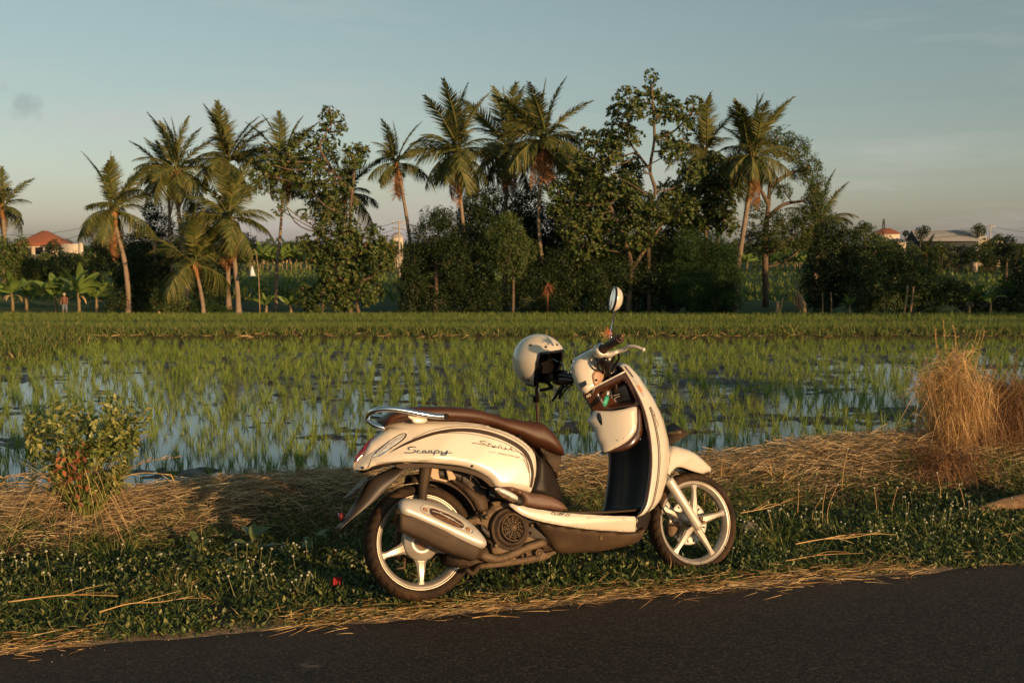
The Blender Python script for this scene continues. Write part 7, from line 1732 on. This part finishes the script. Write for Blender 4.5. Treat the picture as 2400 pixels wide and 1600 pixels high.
panel('glove_box_frame', [c2(838, 694), c2(862, 720), c2(872, 780), c2(870, 830), c2(850, 880), c2(800, 920), c2(740, 935), c2(664, 944), c2(668, 930), c2(730, 905), c2(790, 870), c2(825, 830), c2(835, 770)], Surf(lambda x, z: gbs(x, z)+.010), M['choc'], scooter, .03, .010, .010, 2)
decal('glove_box_hole', [c2(610, 740), c2(622, 736), c2(634, 750), c2(642, 775), c2(642, 800), c2(630, 798), c2(616, 780), c2(607, 758)], gbs, M['gloss_black'], scooter, .0016, 3, .01)
ribbon_on('scratch', [[c2(724, 874), c2(735, 880)], [c2(760, 868), c2(765, 866)]], gbs, M['ink'], scooter, .0022, .0012, 1)
rings('glove_box_core', [((B(c2(700, 790), 0)[0], 0, .47), .05, .05), ((B(c2(800, 800), 0)[0], 0, .46), .10, .07)], M['plastic'], scooter, 24, 3)
cl = Surf(lambda x, z: -.060+0*x)

# ---- handlebar cover, meter, grips, levers, mirror
# the cover: a rounded nacelle, widest around the meter, tilted back
hc = [(c2(575, 612), .045, .045), (c2(565, 590), .062, .058), (c2(570, 555), .078, .068), (c2(575, 510), .088, .074), (c2(580, 465), .090, .072), (c2(590, 425), .082, .062), (c2(598, 404), .06, .045)]
ax0, ax1 = B3(c2(552, 628), 0), B3(c2(590, 400), 0)
nac = [c2(572, 628), c2(540, 590), c2(515, 545), c2(497, 500), c2(496, 488), c2(520, 458), c2(560, 425), c2(600, 400), c2(632, 396), c2(638, 420), c2(630, 470), c2(645, 520), c2(660, 560), c2(640, 590), c2(600, 612)]
ns = Surf(lambda x, z: -(.015+.085*np.sqrt(np.clip(1-((x-nc[0]-.02)/.105)**2, .03, 1))))
nc = B(c2(590, 510), -.08)
panel('handlebar_cover', nac, ns, M['cream'], scooter, .02, .016, .008, 3)
zA, zB = B3(c2(500, 478), -.0), B3(c2(628, 398), -.0)
mdv = nrm((zB-zA)[None])[0]; mup = np.cross(mdv, [0, 1, 0]); mup = mup if mup[2] > 0 else -mup
mc = (zA+zB)/2+mup*.010+mdv*.004
def ell(name, c, a_, b_, h0, h1, m, n=40, inner=0.0, parent=scooter):
    th = np.linspace(0, 2*math.pi, n, endpoint=False); V = []
    for (s_, h_) in ((1.0, h0), (1.0, h1*.7), (.93, h1), (.0001, h1*1.05)):
        V.append(c+np.outer(np.cos(th)*a_*s_, mdv)+np.outer(np.sin(th)*b_*s_, [0, 1, 0])+mup*h_)
    k = 4; V = np.concatenate(V); i = np.arange(k-1)[:, None]*n; j = np.arange(n)[None]; j2 = (j+1) % n
    return mk(name, V, [np.stack([i+j, i+j2, i+n+j2, i+n+j], -1).reshape(-1, 4)], m, parent, True)
La = float(np.linalg.norm(zB-zA))/2
ell('meter_ring', mc, La*1.02, .070, -.03, .004, M['chrome'])
ell('meter_face', mc, La*.92, .062, -.01, .008, mat('meter_glass', (.03, .05, .07), .05, coat=1))
ell('meter_bezel', mc, La*.99, .067, -.01, .006, M['gloss_black'])
rings('cover_core', [(B3(c2(585, 600), -.02), .05, .03), (B3(c2(580, 550), -.02), .06, .05), (B3(c2(590, 480), -.02), .06, .05), (B3(c2(605, 440), -.02), .05, .03)], M['cream'], scooter, 24, 2.5)
panel('cover_bracket', [c3(1010, 1080), c3(1025, 1040), c3(1060, 1000), c3(1085, 985), c3(1110, 1015), c3(1160, 1050), c3(1150, 1110), c3(1110, 1160), c3(1040, 1200), c3(1020, 1130)], ns, mat('tan_bracket', (.36, .21, .12), .4), scooter, .012, .008, .008, 2, off=.006)
bolt(scooter, c3(1067, 1130), ns.at(c3(1067, 1130))[1]-.008, .005, 'plastic')
decal('cover_sticker', [c3(860, 1175), c3(940, 1132), c3(958, 1182), c3(890, 1228)], ns, M['gloss_black'], scooter, .002, 1, .01)
# bars
gA, gB = B3(c2(655, 400), -.20), B3(c2(748, 342), -.34)
gdir = nrm((gB-gA)[None])[0]
tubeo('handlebar', [B3(c2(640, 470), -.05), B3(c2(640, 430), -.12), gA-gdir*.02, gA+gdir*.02], .013, M['plastic'], scooter, 12, 4)
gr_ = tubeo('grip', [gA+gdir*.0, gA+gdir*.008, gA+gdir*.012, gB-gdir*.012, gB-gdir*.006, gB], [.021, .022, .0175, .0175, .021, .019], mat('grip_rubber', (.045, .022, .016), .6), scooter, 18, 1)
tubeo('bar_end', [gB-gdir*.002, gB+gdir*.010, gB+gdir*.013], [.014, .014, .010], M['engine_dark'], scooter, 14, 1)
bolt(scooter, c2(757, 330), gB[1]-.016, .006, 'rust', 'bar_end_bolt')
sw = gA-gdir*.012
tubeo('throttle_housing', [sw-gdir*.028, sw-gdir*.022, sw+gdir*.008, sw+gdir*.014], [.022, .031, .031, .024], M['silver'], scooter, 20, 1)
tubeo('lever_perch', [sw+[.0, 0, -.012], sw+[.03, -.01, -.02], B3(c2(735, 410), -.22)], [.016, .013, .009], M['silver'], scooter, 12, 3)
tubeo('brake_lever', [B3(c2(728, 412), -.21), B3(c2(770, 400), -.24), B3(c2(790, 384), -.27), B3(c2(830, 386), -.30), B3(c2(866, 400), -.32)], [.009, .009, .0075, .007, .0065], M['silver'], scooter, 10, 4)
lv_ = B3(c2(868, 401), -.32); a = Acc(); a.add(_iv2*.010+lv_, _if2); a.build('lever_ball', M['silver'], scooter, True)
# cluster of cables and brackets below the right grip
cab = [[c2(650, 440), c2(628, 470), c2(632, 505), c2(660, 520)], [c2(665, 440), c2(690, 470), c2(690, 510), c2(665, 545)], [c2(735, 415), c2(740, 450), c2(722, 480), c2(700, 520)], [c2(720, 410), c2(712, 450), c2(690, 500), c2(690, 550)], [c2(640, 430), c2(640, 470), c2(655, 500), c2(670, 530)]]
for q_, cc in enumerate(cab):
    ys_ = np.linspace(-.17, -.10, 4); tubeo('control_cable', [B3(p, y_) for p, y_ in zip(cc, ys_)], .0055, M['plastic' if q_ % 2 else 'gloss_black'], scooter, 8, 4)
tubeo('master_cylinder', [B3(c2(655, 440), -.15), B3(c2(672, 470), -.14), B3(c2(680, 520), -.12)], [.020, .024, .016], M['gloss_black'], scooter, 14, 2)
for p in (c3(1215, 890), c3(1235, 850), c3(1190, 850)): bolt(scooter, p, -.175, .007, 'silver')
# mirror
m_b, m_t = B3(c2(696, 318), -.20), B3(c2(718, 200), -.24)
tubeo('mirror_stem', [m_b-[0, 0, .02], m_b, (m_b+m_t)/2+[.003, 0, 0], m_t, m_t+(m_t-m_b)*.12], [.008, .0055, .0045, .0042, .004], M['chrome'], scooter, 10, 3)
mirC = B3(c2(714, 136), -.255)
# mirror head frame: glass faces back and to the near-left
w2l = lambda d: np.array([np.dot(d, EX), np.dot(d, EY), np.dot(d, EZ)])
toc = C0-(AR+EX*mirC[0]+EY*mirC[1]+EZ*mirC[2]); toc = toc/np.linalg.norm(toc)
mn = np.array([-math.sin(math.radians(79)), -math.cos(math.radians(79)), 0.16]); mn = nrm(mn[None])[0]; mn = w2l(mn)
mu = w2l(nrm(np.array([[.10, 0, 1.]]))[0]); mu = nrm((mu-mn*np.dot(mu, mn))[None])[0]; ms_ = np.cross(mu, mn)
def mdisc(name, secs, m, n=36, parent=scooter, smooth=True):
    th = np.linspace(0, 2*math.pi, n, endpoint=False); V = []
    for s_, h_ in secs: V.append(mirC+np.outer(np.cos(th)*.046*s_, ms_)+np.outer(np.sin(th)*.052*s_, mu)+mn*h_)
    k = len(secs); V = np.concatenate(V); i = np.arange(k-1)[:, None]*n; j = np.arange(n)[None]; j2 = (j+1) % n
    return mk(name, V, [np.stack([i+j, i+j2, i+n+j2, i+n+j], -1).reshape(-1, 4)], m, parent, smooth)
mh = mdisc('mirror_shell', [(1.0, .006), (1.02, .0), (.97, -.012), (.80, -.024), (.5, -.033), (.001, -.036)], M['cream'])
mdisc('mirror_glass', [(.90, .0065), (.001, .0075)], M['mirror'], parent=mh)
mdisc('mirror_trim', [(.90, .0065), (.93, .009), (1.0, .008), (1.03, .0)], M['gloss_black'], parent=mh)
# straw offering tied at the foot of the mirror stem
a = Acc(); n = 60; P = np.repeat((m_b+[0, 0, .0])[None], n, 0)+rng.normal(size=(n, 3))*.004
a.add(*strands(P, rng.normal(size=(n, 3))*.35+np.array([-1, 0, .05]), rng.uniform(.025, .06, n), .0022, rng.normal(size=(n, 3))*.012+np.array([0, 0, -.012]), 3)); a.build('straw_tie', M['straw_gold'], scooter)
a = Acc(); n = 80; P = np.repeat((m_b+[-.006, 0, .002])[None], n, 0)+rng.normal(size=(n, 3))*.006
a.add(*strands(P, rng.normal(size=(n, 3))*.9+np.array([-.5, -.3, .1]), rng.uniform(.010, .026, n), .0026, None, 2)); a.build('red_tassel', mat('red_thread', (.60, .10, .04), .7), scooter)
# left bar: switch box, grip end inside the helmet, levers
lb0, lb1 = B3(c2(560, 545), .09), B3(c2(500, 545), .16)
tubeo('handlebar', [B3(c2(575, 530), .03), lb0, lb1, B3(c2(440, 535), .20), B3(c2(400, 530), .24)], [.016, .016, .018, .018, .017], M['gloss_black'], scooter, 14, 3)
rings('switch_box', [(B3(c2(488, 555), .17), .026, .026, 3), (B3(c2(465, 550), .19), .030, .034, 3), (B3(c2(430, 548), .215), .032, .036, 3), (B3(c2(400, 550), .235), .024, .026, 3)], M['gloss_black'], scooter, 18)
tubeo('switch_lever', [B3(c2(470, 525), .17), B3(c2(490, 520), .17)], [.008, .006], M['silver'], scooter, 10, 1)
tubeo('grip', [B3(c2(402, 545), .235), B3(c2(380, 545), .26), B3(c2(345, 545), .36)], [.020, .018, .018], bpy.data.materials['grip_rubber'], scooter, 14, 1)
tubeo('brake_lever', [B3(c2(470, 580), .19), B3(c2(430, 610), .21), B3(c2(405, 650), .24), B3(c2(390, 668), .26)], [.010, .009, .007, .006], M['gloss_black'], scooter, 10, 4)
tubeo('brake_lever', [B3(c2(450, 590), .19), B3(c2(435, 625), .21), B3(c2(425, 660), .22)], [.006, .006, .005], M['plastic'], scooter, 10, 3)
tubeo('cable', [B3(c2(500, 585), .14), B3(c2(470, 600), .16), B3(c2(452, 622), .18), B3(c2(430, 655), .2)], .004, M['plastic'], scooter, 8, 4)
tubeo('mirror_stem', [B3(c2(455, 525), .20), B3(c2(448, 490), .22), B3(c2(430, 470), .24), B3(c2(350, 425), .28)], [.005, .0045, .004, .004], M['chrome'], scooter, 8, 4)
# headset neck and shield top (dark)
rings('steering_cover', [(B3(c2(700, 500), 0), .03, .04), (B3(c2(680, 540), 0), .05, .05), (B3(c2(690, 600), 0), .07, .06)], M['plastic'], scooter, 20, 2.5)
panel('shield_top_cap', [c3(1215, 1060), c3(1225, 1010), c3(1260, 970), c3(1310, 955), c3(1345, 975), c3(1350, 1020), c3(1320, 1045), c3(1240, 1085)], Surf(lambda x, z: -.075+0*x), M['gloss_black'], scooter, .12, .012, .008, 2)
# front number plate on its bracket, seen from behind
fpC = [c10(600, 1110), c10(690, 1070), c10(760, 1110), c10(880, 1180), c10(960, 1250), c10(850, 1310), c10(740, 1370), c10(620, 1430)]
fp1, fp2, fp3, fp4 = B3(c10(590, 1120), .00), B3(c10(715, 1068), .09), B3(c10(960, 1250), .0), B3(c10(610, 1440), -.02)
pl_c = B3(c10(700, 1230), .02)
P4 = [B3(c10(700, 1068), .14), B3(c10(958, 1248), -.10), B3(c10(830, 1330), -.12), B3(c10(600, 1440), .12)]
pf = face_quad('front_number_plate', [B3(c10(700, 1066), .10), B3(c10(962, 1250), -.03), B3(c10(640, 1450), -.05), B3(c10(575, 1130), .07)], M['dusty'], .002)
tubeo('plate_bracket', [B3(c10(590, 1250), .02), B3(c10(700, 1240), -.01), B3(c10(830, 1225), -.04)], .007, M['engine'], scooter, 8, 2)
# steering column and wiring behind the fender
tubeo('steering_column', [B3(c2(985, 1080), 0), B3(c2(900, 950), 0), B3(c2(800, 750), 0)], .025, M['engine_dark'], scooter, 14, 1)

# ---------------------------------------------------------------- helmet hung on the far handlebar
hC = AR+EX*0+0; hp = B3(c2(322, 462), .28); Hc = AR+EX*hp[0]+EY*hp[1]+EZ*hp[2]
helm = empty('helmet', tuple(Hc)); tag(helm, 'open face cream helmet with black trim hanging from the far handlebar of the scooter', 'helmet')
fw = nrm(np.array([[.80, -.60, -.06]]))[0]
upv = nrm((np.array([-.07, .02, 1.])-fw*np.dot([-.07, .02, 1.], fw))[None])[0]; rt = np.cross(fw, upv)
helm.matrix_world = Matrix(((fw[0], -rt[0], upv[0], Hc[0]), (fw[1], -rt[1], upv[1], Hc[1]), (fw[2], -rt[2], upv[2], Hc[2]), (0, 0, 0, 1)))
helm.scale = (.97, .97, .97)
# local: +X forward, +Y left, +Z up
def hel(lon, lat, k=1.0):
    a_, b_, c_ = .137*k, .118*k, .130*k
    cl_ = math.cos(lat); s_ = 1.0 if lat > 0 else 1-.10*(lat/1.0)**2
    return np.array([a_*cl_*math.cos(lon)*s_, b_*cl_*math.sin(lon)*s_, c_*math.sin(lat)])
def latmin(lon):
    l_ = abs(math.degrees((lon+math.pi) % (2*math.pi)-math.pi)); t_ = min(max((74-l_)/16, 0), 1); t_ = t_*t_*(3-2*t_)
    lo_ = -58 if l_ > 60 else -58
    return math.radians(lo_+(82+6*math.cos(math.radians(l_*1.3)))*t_)
nlo, nla = 120, 26; V = []; Vi = []
for i_ in range(nlo):
    lon = 2*math.pi*i_/nlo; lm = latmin(lon)
    for j_ in range(nla):
        lat = math.pi/2-(math.pi/2-lm)*(j_/(nla-1)); V.append(hel(lon, lat)); Vi.append(hel(lon, lat, .93))
i = np.arange(nlo)[:, None]; j = np.arange(nla-1)[None]
FQ = np.stack([i*nla+j, ((i+1) % nlo)*nla+j, ((i+1) % nlo)*nla+j+1, i*nla+j+1], -1).reshape(-1, 4)
mk('shell', V, [FQ], mat('helmet_paint', (.60, .53, .41), .2, coat=.8), helm, True)
M['lining'] = mat('helmet_lining', (.006, .005, .005), .95, bump=.3, bump_scale=200)
mk('lining', Vi, [FQ[:, ::-1]], M['lining'], helm, True)
rim_p = [hel(2*math.pi*i_/nlo, latmin(2*math.pi*i_/nlo), .985) for i_ in range(nlo)]; rim_p.append(rim_p[0])
a = Acc(); a.add(*tube_vf(np.array(rim_p), .0072, 8, False)); a.build('edge_trim', M['gloss_black'], helm, True)
def on_hel(lon_d, lat_d, k=1.01): return hel(math.radians(lon_d), math.radians(lat_d), k)
for lo_, la_ in ((-42, 40), (0, 44), (42, 40), (-84, 42), (-98, -30), (98, -30)):
    p = on_hel(lo_, la_, 1.0); n_ = nrm(p[None])[0]; a = Acc(); a.add(*tube_vf([p-n_*.003, p+n_*.003, p+n_*.0045], [.0058, .0058, .003], 14)); a.build('snap_button', M['engine_dark'], helm, True)
sl = [on_hel(-d, -38, 1.006) for d in np.linspace(88, 170, 16)]; a = Acc(); a.add(*tube_vf(np.array(sl), .0024, 6)); p = on_hel(-86, -37, 1.0); n_ = nrm(p[None])[0]; a.add(*tube_vf([p, p+n_*.005], .0062, 12)); a.build('strap_line', M['gloss_black'], helm, True)
def hel_text(s, lo0, lo1, la, h):
    cu = bpy.data.curves.new('t', 'FONT'); cu.body = s; cu.size = 1; cu.shear = .25; cu.offset = .02
    to = bpy.data.objects.new('t', cu); COL.objects.link(to); bpy.context.view_layer.update()
    me = bpy.data.meshes.new_from_object(to.evaluated_get(bpy.context.evaluated_depsgraph_get())); bpy.data.objects.remove(to)
    V = np.array([v.co[:] for v in me.vertices]); lo, hi = V.min(0), V.max(0)
    for v in me.vertices: fx = (v.co.x-lo[0])/(hi[0]-lo[0]); fy = (v.co.y-lo[1])/(hi[1]-lo[1]); v.co = on_hel(lo0+(lo1-lo0)*fx, la+h*fy, 1.008)
    me.materials.append(M['gloss_black']); ob('helmet_script', me, helm)
hel_text('Classic', -124, -96, -54, 8)
lbl = [on_hel(lo_, -50, 1.006) for lo_ in (-134, -128)]; a = Acc(); a.add(*tube_vf(np.array(lbl), .002, 6)); a.build('helmet_mark', M['gloss_black'], helm)
# straps hanging straight down from the rim
a = Acc()
Hm = helm.matrix_world.inverted()
down = np.array((Hm.to_3x3() @ Vector((0, 0, -1)))[:])
p0 = on_hel(-72, -52, .95); wv = np.array([.55, -.2, 0])*.02
def strap(name, P, w, m, th=.003):
    P = np.array(P); T = nrm(np.gradient(P, axis=0)); sd = nrm(np.cross(T, [0.25, -1, 0])); nn2 = np.cross(T, sd); V = []
    for q_, s_, n2 in zip(P, sd, nn2): V += [q_+s_*w/2+n2*th/2, q_-s_*w/2+n2*th/2, q_-s_*w/2-n2*th/2, q_+s_*w/2-n2*th/2]
    k = len(P); i = np.arange(k-1)[:, None]*4; j = np.arange(4)[None]
    a = Acc(); a.add(np.array(V), np.stack([i+j, i+(j+1) % 4, i+4+(j+1) % 4, i+4+j], -1).reshape(-1, 4), np.array([[0, 1, 2, 3], [4*k-4, 4*k-3, 4*k-2, 4*k-1]])); return a.build(name, m, helm, True)
q0 = on_hel(-68, -10, .94)
strap('cheek_strap', cr([q0, on_hel(-66, -40, .93), p0+[.012, 0, 0], p0+down*.05+[.016, 0, 0], p0+down*.085+[.012, 0, 0]], 4), .020, M['gloss_black'])
strap('chin_strap', cr([p0+down*.02+[.006, 0, 0], p0+down*.07+[.010, 0, 0], p0+down*.12+[.012, 0, 0], p0+down*.185+[.017, 0, 0]], 5), .013, mat('strap_brown', (.055, .022, .014), .7))
strap('strap_buckle', [p0+down*.055+[.008, -.003, 0], p0+down*.085+[.010, -.003, 0]], .026, M['gloss_black'], .006)
q1 = on_hel(66, -35, .93)
strap('cheek_strap', cr([q1, q1+down*.03+[-.01, -.05, 0], p0+down*.02+[.05, .07, 0], p0+[.02, .01, 0]+down*.03], 4), .016, M['plastic'])
